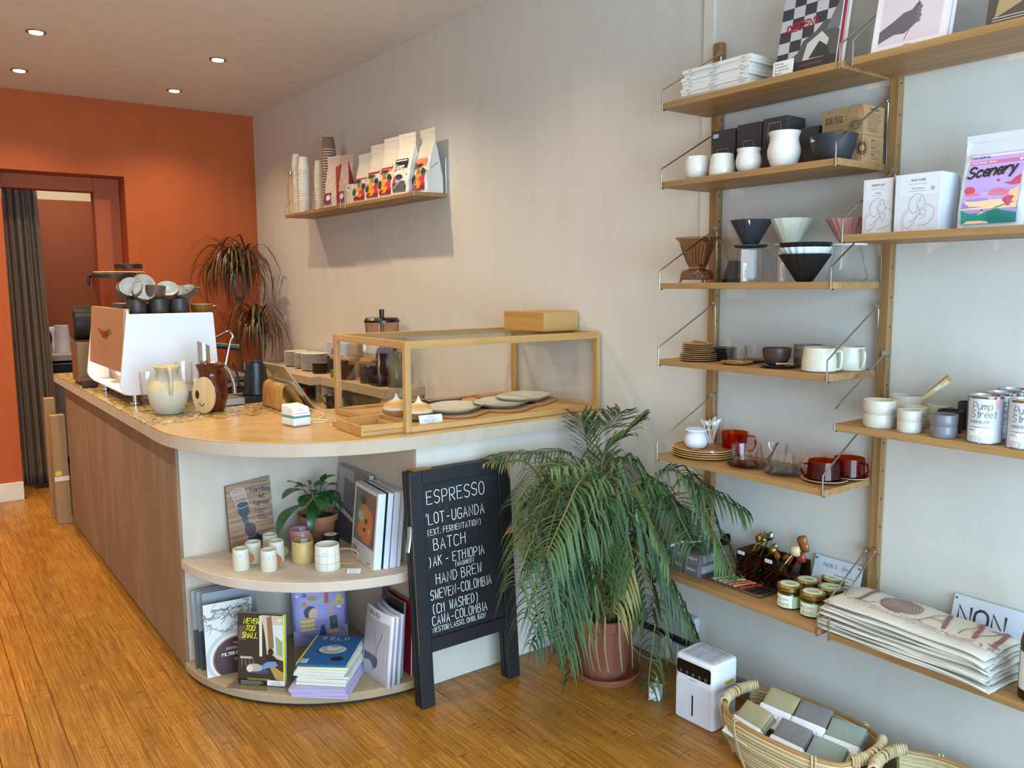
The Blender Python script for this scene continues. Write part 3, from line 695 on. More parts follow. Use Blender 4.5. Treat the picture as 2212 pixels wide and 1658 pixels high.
t = T('pleated_dripper', 'dusty pink pleated dripper with white ring on a glass server', 'dripper', (-.115, 1.402, z+.107), 0)
pleated(.02, .064, .075, P('#c08f8c', .45, var=.02), z0=.003).link('cone', t, ang=60)
B().lathe([(.021, -.002), (.052, -.001), (.054, .004), (.024, .006), (.021, -.002)], P('#e6e4de', .4), n=40).link('ring', t)
t = T('glass_server', 'clear glass coffee server with angular handle under the pink dripper', 'coffee server', (-.115, 1.402, z), 0)
B().lathe([(.0005, .001), (.05, .001), (.058, .008), (.056, .022), (.038, .095), (.036, .103), (.039, .1055)], CLR2, n=44).link('body', t)
B().tube([(-.01, -.037, .096), (-.015, -.056, .088), (-.018, -.066, .062), (-.016, -.06, .04), (-.014, -.052, .036)], .0045, CLR2).link('handle', t)

# ---------------- saucers, cups and cream mugs
z = ZA[4]+.0005
WD = wood('#b98a58', '#96683c', 'x', .5, 30, 's')
DW = P('#3a221c', .4, var=.15)
def stack(n, loc, r, dz, mat, name, label, cat, group, prof=None, taper=0, top_label=None):
    first = None
    for i in range(n):
        if first is None:
            first = T(name, nth(label, 0, n), cat, loc, 0, group); p = prof or [(.0005, 0), (r*.55, 0), (r*.62, .001), (r, dz*.85), (r*.985, dz*1.05), (r*.6, .0035), (.0005, .0035)]
            B().lathe(p, mat, n=40).link('dish', first)
        else:
            d = dup(first, (loc[0]+rnd.uniform(-.0015, .0015), loc[1]+rnd.uniform(-.0015, .0015), loc[2]+i*dz), rz=i*1.3, label=nth(label, i, n))
            if taper: d.scale = (1-taper*i,)*2+(1,)
    return first
stack(4, (-.213, 1.885, z), .063, .0068, WD, 'wooden_saucer', 'larger round wooden saucer in the lower part of the pale stack', 'saucer', 'pale wooden saucer stack, lower ones')
stack(5, (-.213, 1.885, z+.0275), .055, .0066, WD, 'wooden_saucer', 'smaller round wooden saucer in the upper part of the pale stack', 'saucer', 'pale wooden saucer stack, upper ones')
stack(7, (-.125, 1.845, z), .045, .0062, DW, 'wooden_saucer', 'dark brown wooden saucer in the stack behind the pale ones', 'saucer', 'dark wooden saucer stack')
def gcup(loc, r, h, label, mat, handle=True, rz=-.9, name='glass_cup', flare=1.0, group=None, r0=.72, hr=.003):
    t = T(name, label, 'glass cup', loc, rz, group)
    B().lathe([(.0005, .001), (r*r0*.9, .001), (r*r0, .005), (r*(r0+1)/2*1.0, h*.5), (r, h), (r-.0018, h), (r*(r0+1)/2-.002, h*.5), (r*r0-.002, .008), (.0005, .006)], mat, n=40).link('body', t)
    if handle: B().tube([(r*.97, 0, h*.86), (r*1.5, 0, h*.84), (r*1.58, 0, h*.5), (r*1.35, 0, h*.22), (r*(r0+.12), 0, h*.2)], hr, mat).link('handle', t)
    return t
WD2 = wood('#c08d55', '#9a6835', 'y', .5, 30, 't')
def saucer(loc, r, label, mat, name='saucer', rim=None):
    t = T(name, label, 'saucer', loc, 0); B().lathe([(.0005, 0), (r*.6, 0), (r*.97, .0075), (r, .0095), (r*.96, .0095), (r*.6, .003), (.0005, .003)], mat, n=44).link('dish', t)
    if rim: B().lathe([(r*.98, .0068), (r*1.005, .0088), (r*1.002, .0098), (r*.965, .0097)], rim, n=44).link('edge', t)
    return t
saucer((-.212, 1.722, z), .052, 'small pale wooden saucer in front under a clear glass cup', WD2); gcup((-.205, 1.73, z+.0042), .037, .052, 'small clear glass cup on the front wooden saucer', CLR, rz=-1.3)
saucer((-.11, 1.73, z), .05, 'dark wooden saucer behind, under the second small glass cup', P('#8a6a48', .5)); gcup((-.10, 1.735, z+.0042), .037, .052, 'second small clear glass cup, behind, left of the brown cup', CLR, rz=-1.3)
def spoon(t, p0, p1, bowl, mat, r=.0025, bl=.03, bw=.012, name='spoon_body', up=(0, 0, 1)):
    p0, p1 = Vector(p0), Vector(p1); d = (p1-p0).normalized(); s_ = d.cross(Vector(up)); s_ = s_.normalized() if s_.length > 1e-4 else Vector((1, 0, 0)); n_ = s_.cross(d)
    b = B(); b.tube([p0, p0.lerp(p1, .5), p1], [r*1.3, r*.8, r*.7], mat, n=6)
    if bowl:
        b.grid(lambda u, v: p1+d*(bl*v)+s_*(bw*math.sin(PI*min(.98, max(.02, v))**.8)*(u*2-1))-n_*(bw*.5*(1-(u*2-1)**2)*math.sin(PI*v)), 6, 8, mat)
    return b.link(name, t, solid=.0012 if bowl else 0)
saucer((-.2, 1.572, z), .06, 'dark brown saucer under the dark brown cup', P('#3c2823', .35)); cup('stoneware_cup', 'dark brown round-bottomed cup on dark saucer', 'cup', (-.2, 1.578, z+.0042), [(.02, 0), (.03, .006), (.041, .028), (.044, .056)], P('#43302b', .35, var=.05))
cup('stoneware_cup', 'tall dark cup with grey-black streaked marbling behind the brown cup', 'cup', (-.082, 1.545, z), [(.041, 0), (.044, .004), (.045, .066)], (lambda: (lambda s: (s.bsdf(s.ramp(s.noise(s.coord((4, 4, 60)), 3, 5, .7), [(.35, '#3b322b'), (.5, '#8d8274'), (.7, '#b9ad9c')]), .6), s.m)[1])(NT('marbled')))())
t = T('wooden_spoon', 'small wooden spoon resting on the dark brown saucer', 'spoon', (-.232, 1.525, z+.014)); spoon(t, (0, .03, 0), (0, -.012, .004), True, P('#b08a66', .5), r=.003, bl=.02, bw=.008)
t = T('wooden_spoon', 'small wooden spoon on the front wooden saucer beside the glass cup', 'spoon', (-.245, 1.705, z+.011)); spoon(t, (0, -.03, 0), (0, .012, .002), True, P('#a07a48', .5), r=.003, bl=.02, bw=.008)
t = T('wooden_spoon', 'small wooden spoon lying across the top of the pale saucer stack', 'spoon', (-.225, 1.87, z+.0665)); spoon(t, (0, -.035, 0), (0, .012, .002), True, P('#96754e', .5), r=.0035, bl=.02, bw=.008)
CREAM = P('#cbc5b3', .38, var=.09, scale=40)
hp = lambda r, h: [(r*.98, 0, h*.88), (r*1.28, 0, h*.88), (r*1.36, 0, h*.72), (r*1.3, 0, h*.2), (r*.98, 0, h*.12)]
cup('mug', 'low cream stoneware mug in front, handle toward the shelf end', 'mug', (-.205, 1.425, z), [(.046, 0), (.051, .004), (.050, .035), (.045, .066), (.044, .070)], CREAM, handle=(hp(.048, .07), .0055), rz=-1.35)
cup('mug', 'second cream stoneware mug behind, nearest the upright', 'mug', (-.10, 1.393, z), [(.045, 0), (.049, .004), (.048, .035), (.044, .066), (.043, .070)], CREAM, handle=([(.044, 0, .062), (.062, 0, .060), (.066, 0, .045), (.060, 0, .016), (.046, 0, .011)], .005), rz=-1.9)

# ---------------- oval trays, pot, amber glass
z = ZA[5]+.0005
for i in range(4):
    if i == 0:
        t0 = T('oval_tray', 'lowest oval pale wooden tray in the stack of four under the white pot', 'tray', (-.165, 1.895, z), 0, 'oval trays stack')
        B().lathe([(.0005, 0), (.085, 0), (.098, .0075), (.1, .0095), (.097, .0095), (.084, .003), (.0005, .003)], wood('#a9773f', '#8a5c2e', 'y', .5, 30, 'ov'), n=56, sy=1.12).link('dish', t0)
        B().lathe([(.0985, .0082), (.1005, .009), (.1002, .0102), (.0965, .0101)], P('#d8b378', .5), n=56, sy=1.12).link('edge', t0)
    else: dup(t0, (-.165+rnd.uniform(-.001, .001), 1.895+rnd.uniform(-.001, .001), z+i*.0075), rz=0, label=['', 'second', 'third'][i]+' oval wooden tray from the bottom in the stack under the white pot' if i < 3 else 'topmost oval wooden tray, holding the white pot and a wooden spoon')
zt = z+.0225+.0035
cup('porcelain_cup', 'white pot with narrow neck and wide lip on the oval trays', 'pot', (-.175, 1.918, zt), [(.028, 0), (.036, .006), (.041, .022), (.037, .042), (.032, .052), (.033, .056), (.039, .063), (.038, .066)], P('#d3d7dc', .15, var=.02))
t = T('wooden_spoon', 'wooden spoon with paper tag lying on the top oval tray', 'spoon', (-.215, 1.86, zt+.004)); spoon(t, (0, -.065, .0), (0, .015, .0), True, P('#a07a48', .5)); b = B(); b.box(-.004, .004, -.055, -.042, -.003, .004, P('#f0f0f0', .6)); b.link('paper_tag', t, smooth=False)
t = T('spoon_glass', 'clear glass holding white spoons, behind the white pot', 'glass', (-.075, 1.935, z)); B().lathe([(.0005, .001), (.026, .001), (.033, .075), (.031, .075), (.024, .004), (.0005, .004)], CLR, n=32).link('glass', t)
for i in range(9):
    a = i*2.4; s_ = T('spoon', 'white porcelain-headed spoon standing in the glass behind the white pot', 'spoon', (-.075, 1.935, z), 0, 'white spoons in the glass')
    spoon(s_, (.01*math.cos(a+2), .01*math.sin(a+2), .008), (.026*math.cos(a), .026*math.sin(a), .085+.006*(i % 3)), True, P('#e2e0d8', .3), r=.0022, bl=.026, bw=.011)
AMB = thin_glass('#f09a50', '#c0602a', .05); AMB2 = thin_glass('#e2844e', '#a84a28', .06)
def amug(loc, r, h, label, mat, rz, r0=.9):
    return gcup(loc, r, h, label, mat, True, rz, 'amber_mug', r0=r0, hr=.0042)
amug((-.07, 1.835, z), .046, .082, 'tall amber glass mug standing behind the clear cups', AMB, -1.0, .86)
DS = P('#5e5048', .35, .2, var=.1)
saucer((-.188, 1.69, z), .064, 'brown glass saucer under the front clear handled cup', thin_glass('#bfb2a6', '#8a7c70', .10)); gcup((-.185, 1.70, z+.0045), .045, .062, 'clear glass cup with angular handle on brown saucer, in front', CLR2, rz=-1.45, r0=.8)
gcup((-.085, 1.66, z), .046, .066, 'clear glass cup behind, holding two small wooden spoons', CLR2, rz=-1.6, r0=.82)
for i, (dx, dy) in enumerate(((.01, -.004), (-.008, -.02))):
    t = T('wooden_spoon', ['longer small wooden spoon leaning in the rear clear cup', 'shorter small wooden spoon leaning in the rear clear cup'][i], 'spoon', (-.085+dx, 1.66+dy, z), 0); spoon(t, (0, .03, .012), (0, -.005+.01*i, .072), False, P('#7e573b', .5), r=.004)
saucer((-.182, 1.55, z), .066, 'clear smoky glass plate under the low glass bowl', thin_glass('#d0c8c0', '#988c82', .12)); t = T('glass_bowl', 'low flared clear glass bowl on the smoky glass plate', 'bowl', (-.178, 1.553, z+.0045))
B().lathe([(.0005, .001), (.032, .001), (.037, .006), (.056, .044), (.0545, .044), (.035, .009), (.0005, .005)], CLR2, n=40).link('body', t)
t = T('glass_bowl', 'wide straight clear glass bowl behind the flared one', 'bowl', (-.085, 1.525, z)); B().lathe([(.0005, .001), (.044, .001), (.05, .006), (.052, .052), (.0505, .052), (.048, .008), (.0005, .005)], CLR2, n=40).link('body', t)
RIM = P('#caa47a', .5)
saucer((-.165, 1.418, z), .068, 'dark saucer with pale edge under the front amber cup', P('#3e2a25', .35), rim=RIM); amug((-.165, 1.422, z+.0045), .045, .058, 'front low amber-red glass cup with its handle turned left', AMB2, 2.6, 1.12)
saucer((-.075, 1.385, z), .054, 'dark saucer with pale edge under the rear amber cup', P('#3e2a25', .35), rim=RIM); amug((-.075, 1.392, z+.0045), .045, .060, 'rear low amber-red glass cup beside the upright', AMB2, -1.75, 1.05)
# ---------------- lowest left shelf
z = ZA[6]+.0005
GB = P('#6a6363', .6, var=.05); WH = P('#e8e8ee', .6)
def art_grey(b, sf, w, h, s2, w2):
    text(b, 'ORIGAMI', w*.5, h*.5, .0075, WH, sf, w=.0012, align='c', wid=1.1); lines(b, w*.44, h*.38, .008, 1, .01, WH, sf, .0008)
    lines(b, w2*.14, h*.8, w2*.5, 6, .0045, WH, s2, .0016); lines(b, w2*.72, h*.8, w2*.1, 4, .0045, WH, s2, .0012); lines(b, w2*.86, h*.8, w2*.1, 4, .0045, WH, s2, .0012)
k = 0
for x0, x1, y0, y1 in ((-.225, -.075, 1.852, 1.918), (-.215, -.07, 1.925, 1.992)):
    for lv in range(2):
        lb = [['grey spoon box at the bottom, nearer the cutlery bins', 'grey spoon box on top, nearer the bins, under the black spoon'], ['grey spoon box at the bottom, at the shelf end', 'grey spoon box on top at the shelf end, under the white spoon']][k][lv]
        t = T('spoon_box', lb, 'box', ((x0+x1)/2, (y0+y1)/2, z+lv*.0405), (.06 if lv else -.02), 'grey spoon boxes'); dx, dy = (x1-x0)/2, (y1-y0)/2-.001
        B().box(-dx, dx, -dy, dy, 0, .040, GB).link('carton', t, smooth=False, bevel=.001)
        b = B(); art_grey(b, flat((-dx, dy, 0), (0, -1, 0), (0, 0, 1)), 2*dy, .040, flat((-dx, -dy, 0), (1, 0, 0), (0, 0, 1)), 2*dx); b.link('print', t, smooth=False)
    k += 1
def cupping(loc, rz, mat, lb):
    t = T('cupping_spoon', lb, 'spoon', loc, rz)
    B().tube(smooth_path([(-.075, 0, .006), (-.03, 0, .016), (.02, 0, .010), (.045, 0, .012)], 6), [.008]+[.0075]*9+[.006]*8+[.004], mat, flat=.5).link('handle', t)
    M = Matrix.Translation((.068, 0, .024)) @ Matrix.Rotation(-.9, 4, 'Y')
    B().lathe([(.0005, -.012), (.014, -.010), (.023, 0), (.026, .006), (.025, .007), (.02, .0), (.0005, -.008)], mat, n=28, M=M).link('bowl', t)
cupping((-.165, 1.95, z+.0815), -.35, P('#e6e6e8', .15), 'white glossy cupping spoon on the grey boxes')
cupping((-.135, 1.885, z+.0815), -.42, P('#141416', .15), 'black glossy cupping spoon on the grey boxes')
t = T('spoon_tray', 'shallow grey metal tray of small coloured spoons at the shelf front', 'tray', (-.157, 1.722, z), .0)
TRM = P('#8e857c', .3, .8, var=.1)
b = B(); b.box(-.055, .055, -.118, .118, .0, .002, TRM)
b.link('base', t, smooth=False)
b = B(); pts = rrect(-.058, -.121, .058, .121, .012)
b.tube([(x, y, .009) for x, y in pts], .0018, TRM, n=6, closed=True); b.add([(x*f_, y*f_, zz) for (x, y) in pts for f_, zz in ((.955, .001), (1, .009))], [(2*i, (2*i+2) % (2*len(pts)), (2*i+3) % (2*len(pts)), 2*i+1) for i in range(len(pts))], TRM); b.link('rim', t)
SPC = [('#d8d09a', 1.79, 'pale cream spoon at the end of the tray nearest the grey boxes'), ('#d3cb98', 1.765, 'second pale cream spoon in the tray'), ('#c9c08e', 1.745, 'third cream spoon in the tray, beside the pink one'), ('#d0695e', 1.722, 'coral pink spoon in the tray'),
       ('#c98b6a', 1.702, 'dusty apricot spoon in the tray'), ('#b8391c', 1.676, 'red-orange tortoiseshell spoon in the tray'), ('#1d1c1d', 1.645, 'black spoon in the tray'), ('#26221f', 1.625, 'second black spoon at the tray end nearest the jars')]
for i, (c, y, lb) in enumerate(SPC):
    s_ = T('small_spoon', lb, 'spoon', (-.157, y-.005, z+.0055), 0, 'small coloured spoons in the tray'); spoon(s_, (-.05, .018, .002), (.015, .0, .0025), True, P(c, .25), r=.0035, bl=.028, bw=.0105)
ACR = thin_glass('#cdbbb0', '#a08c82', .08)
def bin_(lb, x0, x1, y0, y1, h, tg):
    t = T('acrylic_bin', lb, 'bin', ((x0+x1)/2, (y0+y1)/2, z), 0); dx, dy = (x1-x0)/2, (y1-y0)/2
    for nm, a in (('side', (-dx, -dx+.002, -dy, dy, 0, h)), ('side', (dx-.002, dx, -dy, dy, 0, h)), ('side', (-dx+.002, dx-.002, -dy, -dy+.002, 0, h)), ('side', (-dx+.002, dx-.002, dy-.002, dy, 0, h)), ('base', (-dx+.002, dx-.002, -dy+.002, dy-.002, 0, .002)), ('divider', (-dx+.002, dx-.002, -.001, .001, .002, h))):
        B().box(*a, ACR).link(nm, t, smooth=False)
    tagpiece(t, tg, (-dx-.0003, dy-.02, h-.009), (0, -1, 0), (0, 0, 1), .03, .012, '#e9eaf2')
    return t
bin_('smoked acrylic bin holding orange-handled cutlery', -.105, -.005, 1.68, 1.785, .10, '£10.50'); bin_('smoked acrylic bin holding long wooden-coloured salad spoons', -.105, -.004, 1.558, 1.672, .10, '£7.00')
OR_ = P('#d1552a', .4); GOLD = P('#b9a04c', .25, .9); SIL = P('#b8b8bc', .2, 1); HORN = P('#a15d2c', .3, var=.3, scale=60); CRM = P('#d6c49c', .35)
def fork(t, p0, p1, mat):
    p0, p1 = Vector(p0), Vector(p1); d = (p1-p0).normalized(); s_ = d.cross(Vector((1, 0, 0))).normalized()
    B().tube([p0, p1], [.003, .0022], mat, n=6).link('stem', t)
    b = B(); b.add([p1-s_*.004, p1+s_*.004, p1+s_*.011+d*.014, p1-s_*.011+d*.014], [(0, 1, 2, 3)], mat); b.link('neck', t, solid=.0015)
    for k in range(4): B().tube([p1+d*.013+s_*(-.0095+.0063*k), p1+d*.036+s_*(-.011+.0073*k)], [.0016, .0009], mat, n=5).link('tine', t)
def cut(lb, kind, base, tip, hmat, mat, hl=.45, grp='cutlery in the first bin'):
    t = T(kind, lb, kind.split('_')[-1], (base[0], base[1], z+base[2]), 0, grp); d = Vector(tip)-Vector(base)
    B().tube([(0, 0, 0), d*hl], [.0052, .0042], hmat, n=8, flat=.6).link('handle', t)
    if kind == 'fork': fork(t, d*hl, d, mat)
    else: spoon(t, d*hl, d, True, mat, r=.0026, bl=.042 if 'salad' in kind else .036, bw=.02 if 'salad' in kind else .014, up=(1, 0, .2))
cut('brass fork with orange handle, tallest in the first bin', 'fork', (-.09, 1.775, .006), (-.06, 1.715, .135), OR_, GOLD)
cut('brass spoon with orange handle leaning at the outer side of the first bin', 'spoon', (-.085, 1.765, .02), (-.055, 1.738, .125), OR_, GOLD)
cut('second brass fork with orange handle in the first bin', 'fork', (-.075, 1.77, .006), (-.045, 1.72, .13), OR_, GOLD)
cut('silver knife-like spoon in the first bin, beside the brass forks', 'spoon', (-.07, 1.75, .006), (-.045, 1.70, .14), OR_, SIL)
cut('low brass spoon with orange handle lying toward the second bin', 'spoon', (-.09, 1.76, .004), (-.05, 1.69, .095), OR_, GOLD, .55)
cut('third brass fork with orange handle, low in the first bin', 'fork', (-.082, 1.745, .004), (-.05, 1.685, .10), OR_, GOLD, .5)
cut('silver spoon standing between the two bins', 'spoon', (-.05, 1.73, .004), (-.035, 1.69, .10), HORN, SIL, .3)
cut('small horn spoon inside the second bin', 'spoon', (-.06, 1.63, .004), (-.05, 1.655, .08), HORN, HORN, .3, 'salad spoons in the second bin'); cut('second small horn spoon inside the second bin', 'spoon', (-.07, 1.645, .004), (-.04, 1.635, .075), HORN, HORN, .3, 'salad spoons in the second bin')
G2 = 'salad spoons in the second bin'
cut('long pale cream salad spoon leaning out of the second bin', 'salad_spoon', (-.10, 1.655, .006), (-.09, 1.573, .13), HORN, CRM, .5, G2)
cut('tallest amber-brown salad spoon in the second bin', 'salad_spoon', (-.07, 1.64, .006), (-.05, 1.572, .155), HORN, HORN, .5, G2)
cut('amber-brown salad spoon just behind the cream one', 'salad_spoon', (-.05, 1.62, .006), (-.045, 1.565, .135), CRM, HORN, .5, G2)
cut('dark red-brown salad spoon at the outer end of the second bin', 'salad_spoon', (-.09, 1.61, .006), (-.07, 1.563, .105), CRM, P('#8a2f22', .3), .5, G2)
# jars
GJ = thin_glass('#e8ecd8', '#b7bf9a', .07); LIDM = P('#a3854c', .3, .9); FILL = P('#9d9a35', .5); LBL = P('#dfe8d4', .55, var=.04); LB2 = P('#bcd0a4', .55)
def jar(loc, lb, rz=0):
    t = T('spread_jar', lb, 'jar', loc, rz, 'green spread jars with gold lids')
    B().lathe([(.0005, .002), (.033, .002), (.0365, .006), (.0365, .042), (.0355, .044), (.0005, .044)], FILL, n=36).link('spread', t)
    B().lathe([(.0005, 0), (.034, 0), (.038, .006), (.038, .05), (.034, .056)], GJ, n=36).link('glass', t)
    B().lathe([(.0375, .0565), (.039, .058), (.039, .071), (.037, .0735), (.0005, .0735)], LIDM, n=40).link('lid', t)
    b = B(); sf = flat((0, 0, .0736), (-.6, .8, 0), (-.8, -.6, 0)); shp(b, ell(0, 0, .030, .030), P('#c9dcb0', .5), sf); lines(b, -.018, .006, .036, 3, .005, P('#4d6b3c', .6), sf, .002, .0006, .4); b.link('lid_label', t, smooth=False)
    b = B(); a0 = PI+.6; sf = cyl_surf(.0384, .0384, .05, a0-1.15)
    b.grid(lambda u, v: sf(u*.058, .006+v*.040, 0), 14, 1, LBL); b.grid(lambda u, v: sf(.060+u*.028, .006+v*.036, 0), 8, 1, LB2)
    RED = P('#8c5a4a', .6); GRN = P('#5b7a46', .6)
    text(b, 'ALEPPI', .030, .028, .007, RED, sf, w=.0009, align='c', off=.0003); text(b, 'CREMA SPALMABILE', .029, .017, .0034, GRN, sf, w=.0006, align='c', off=.0003, wid=.8); text(b, 'PISTACCHIO & SALE', .029, .011, .0034, GRN, sf, w=.0006, align='c', off=.0003, wid=.8)
    shp(b, [(sf_[0], sf_[1]) for sf_ in ell(.006, .032, .003, .004, 10)], P('#3b3a22', .6), sf, .0004); lines(b, .063, .036, .022, 6, .004, GRN, sf, .0008, .0004)
    b.link('label', t); return t
jar((-.188, 1.510, z), 'jar of green spread at the front, beside the spoon tray', -.1); jar((-.19, 1.426, z), 'jar of green spread at the front, nearest the wire bracket'); jar((-.108, 1.50, z), 'jar of green spread in the middle, touching the acrylic bin side', -.15)
jar((-.108, 1.418, z), 'jar of green spread in the middle row behind the wire bracket', .1); jar((-.028, 1.456, z), 'rearmost jar of green spread, in front of the acrylic sign', .05)
# signs
def sign(name, lb, p0, yw, h, lean, writer, grp=None):
    """acrylic block frame standing along the wall: p0 far end, reaching yw toward the window"""
    t = T(name, lb, 'sign', p0, 0, grp); U = Vector((0, -1, 0)); V = Vector((lean, 0, 1)).normalized(); N = U.cross(V)
    sf = flat((0, 0, .001), U, V)
    for nm, o0, o1, mt in (('acrylic_back', -.010, -.004, thin_glass('#fafbfb', '#c4d0d4', .06)), ('paper', -.0036, -.003, P('#e6eaf6', .5, var=.02)), ('acrylic_front', -.0026, .003, thin_glass('#fafbfb', '#c4d0d4', .06))):
        b = B(); vs = [sf(x, y, o) for o in (o0, o1) for x, y in ((0, 0), (yw, 0), (yw, h), (0, h))]; b.add(vs, [(0, 3, 2, 1), (4, 5, 6, 7), (0, 1, 5, 4), (1, 2, 6, 5), (2, 3, 7, 6), (3, 0, 4, 7)], mt); b.link(nm, t, smooth=False)
    b = B(); writer(b, lambda x, y, o=0: sf(x, y, o-.0029)); b.link('lettering', t, smooth=False)
    for x in (.010, yw-.010): B().lathe([(.0005, .0), (.003, .0), (.003, .003), (.0005, .003)], P('#5c6470', .3, .5), n=12, M=Matrix.Translation(sf(x, h-.010, .003)) @ N.to_track_quat('Z', 'Y').to_matrix().to_4x4()).link('magnet', t)
    return t
IK = P('#33343e', .6)
def w_helm(b, sf):
    text(b, 'Helm S', .034, .104, .014, IK, sf, w=.0011, wid=.8); text(b, 'ohne', .034+.065, .104, .014, IK, sf, w=.0011, wid=.8); ribbon(b, [(.103, .119), (.104, .120)], .0015, IK, sf, .0004); ribbon(b, [(.108, .119), (.109, .120)], .0015, IK, sf, .0004)
    for k in range(6): lines(b, .075+.01*(k % 2), .085-.011*k-(.006 if k > 3 else 0), .07, 1, .01, IK, sf, .0018, .0004, .4)
sign('sign_block', 'clear acrylic sign block behind the green jars', (-.052, 1.535, z), .17, .135, .30, w_helm)
z = ZB[4]+.0005
def w_non(b, sf):
    text(b, 'NON', .018, .055, .050, IK, sf, w=.007, wid=1.0, off=.0004); lines(b, .020, .046, .06, 1, .005, IK, sf, .0016); text(b, 'Produced in London', .02, .035, .005, IK, sf, w=.0008)
sign('sign_block', 'clear acrylic sign block behind the tote bags with large capital letters', (-.045, 1.085, z), .24, .135, .25, w_non)

# folded tote bags
CAN = P('#cdc8bc', .9, var=.06, scale=60, bump=.25)
TO = Vector((-.175, 1.11, z)); TL, TW = .50, .21
def tote(i, h0, th, lb, dx, dy, rz, logo=False, gz=0.0):
    t = T('tote_bag', lb, 'tote bag', (TO.x+dx, TO.y+dy, TO.z), rz, 'folded tote bags'); ph = rnd.uniform(0, 6)
    L, Wd = TL*(1-.012*i), TW*(1-.01*i)
    def top(x, y):   # x along the shelf (0..L), y across (0 = front)
        u = x/L; v = y/Wd
        dro = -.012*max(0, (u-.86)/.14)**2
        return h0+th+.0022*math.sin(7*u+ph)+.0018*math.sin(11*v+3*u+ph*2)+.002*math.sin(19*u*v+ph)+dro*(1 if i > 2 else .3)
    def edge(a, r):   # rolled folded edge profile
        return r*math.cos(a), r*math.sin(a)
    def place(x, y, zz): return Vector((-Wd/2+y, L/2-x, zz))
    def full(u, v):
        # closed flattened loop across the bag: v 0..1 goes round
        a = v*2*PI; x = u*L; c = math.cos(a); s_ = math.sin(a)
        e = .5; cy_ = (abs(c)**e)*(1 if c > 0 else -1); yy = Wd/2-cy_*(Wd/2-.0)-(.004*math.sin(9*u+ph) if abs(c) > .8 else 0)
        tz = top(x, min(max(yy, 0), Wd)); mid = tz-th/2; end = min(1, min(u, 1-u)/.03)**.5
        return place(x+.003*math.sin(5*v*PI+ph) * (1-end), yy, mid+(abs(s_)**.6)*(1 if s_ > 0 else -1)*th/2*(.35+.65*end))
    B().grid(full, 44, 24, CAN).link('canvas', t, ang=70)
    # inner folds showing at both long sides
    for k in range(1):
        B().grid(lambda u, v: place(u*L*.96+.01, Wd*.012+.008*v-.004, top(u*L, 0)-th*(.35+.3*math.sin(3*u+ph))+.002*v), 24, 1, CAN).link('fold', t, solid=.0016)
    if logo:
        INKR = P('#8c5f62', .8); b = B()
        def sf(x, y, o=0): return place(x, y, top(x, min(max(y, 0), Wd))+.0022+o)
        # print reads from the far end toward the window, letters' feet at the front edge
        def letter(pts, w): ribbon(b, pts, w*1.15 if w > .005 else .0030, INKR, sf, .0005)
        Y0 = .075; H = .105; X = .060
        letter([(X+.008, Y0+H), (X+.008, Y0)], .010); letter([(X-.008, Y0+H), (X+.026, Y0+H)], .002); letter([(X-.006, Y0), (X+.04, Y0-.002), (X+.052, Y0+.018)], .002)
        cxs, cys = .175, Y0+H*.47; sp = []
        for k in range(150):
            a = k*.27; r = .002+.052*k/150; sp.append((cxs+r*1.05*math.cos(a), cys+r*.92*math.sin(a)))
        ribbon(b, sp, .0036, INKR, sf, .0006); ribbon(b, [(cxs+.058*math.cos(a*.2), cys+.051*math.sin(a*.2)) for a in range(8, 26)], .006, INKR, sf, .0007)
        X = .245
        letter([(X, Y0), (X+.038, Y0+H)], .002); letter([(X+.040, Y0+H), (X+.072, Y0)], .010); letter([(X+.016, Y0+.04), (X+.058, Y0+.04)], .002); letter([(X-.01, Y0), (X+.014, Y0)], .002); letter([(X+.058, Y0), (X+.086, Y0)], .002)
        X = .355
        letter([(X-.01, Y0), (X+.014, Y0)], .002); letter([(X, Y0), (X+.012, Y0+H)], .002); letter([(X+.016, Y0+H), (X+.042, Y0+.004)], .010); letter([(X+.042, Y0), (X+.078, Y0+H)], .002); letter([(X+.082, Y0+H), (X+.094, Y0)], .010); letter([(X+.08, Y0), (X+.108, Y0)], .002); letter([(X+.0, Y0+H), (X+.02, Y0+H)], .002); letter([(X+.07, Y0+H), (X+.095, Y0+H)], .002)
        text(b, 'SPECIALITY COFFEE HOUSE & BAR', .042, Y0-.022, .013, INKR, sf, w=.0016, wid=1.48, off=.0006, jit=.05)
        text(b, '111 GLOUCESTER ROAD, BRIGHTON', .075, Y0-.042, .010, INKR, sf, w=.0014, wid=1.55, off=.0006, jit=.05)
        b.link('print', t, smooth=False); tagpiece(t, '£16.00', sf(L-.05, Wd-.03, .001), (0, -1, 0), (1, 0, 0), .03, .014)
hh = 0; LBT = ['folded tote bag at the very bottom of the pile', 'second folded tote bag from the bottom of the pile', 'third folded tote bag from the bottom of the pile', 'fourth folded tote bag from the bottom, in the middle of the pile',
               'third folded tote bag from the top of the pile', 'second folded tote bag from the top, just under the printed one', 'topmost folded cream tote bag with large mauve spiral print']
for i in range(7):
    tote(i, hh, .0125, LBT[i], rnd.uniform(-.005, .005)+.012*(i/6)*0, rnd.uniform(-.005, .005)+.004*(6-i)*0, -.03+rnd.uniform(-.012, .012), i == 6); hh += .0138
t = T('wine_bottle', 'dark glass bottle with white label at the right edge of the picture', 'bottle', (-.215, .782, ZB[4]+.0005), 0)
B().lathe([(.0005, 0), (.038, 0), (.043, .006), (.043, .145), (.036, .175), (.018, .205), (.0155, .225), (.0155, .262), (.0005, .262)], P('#1c0f12', .08), n=40).link('glass', t)
B().lathe([(.0165, .225), (.0168, .264), (.0005, .265)], P('#22201f', .4), n=28).link('capsule', t)
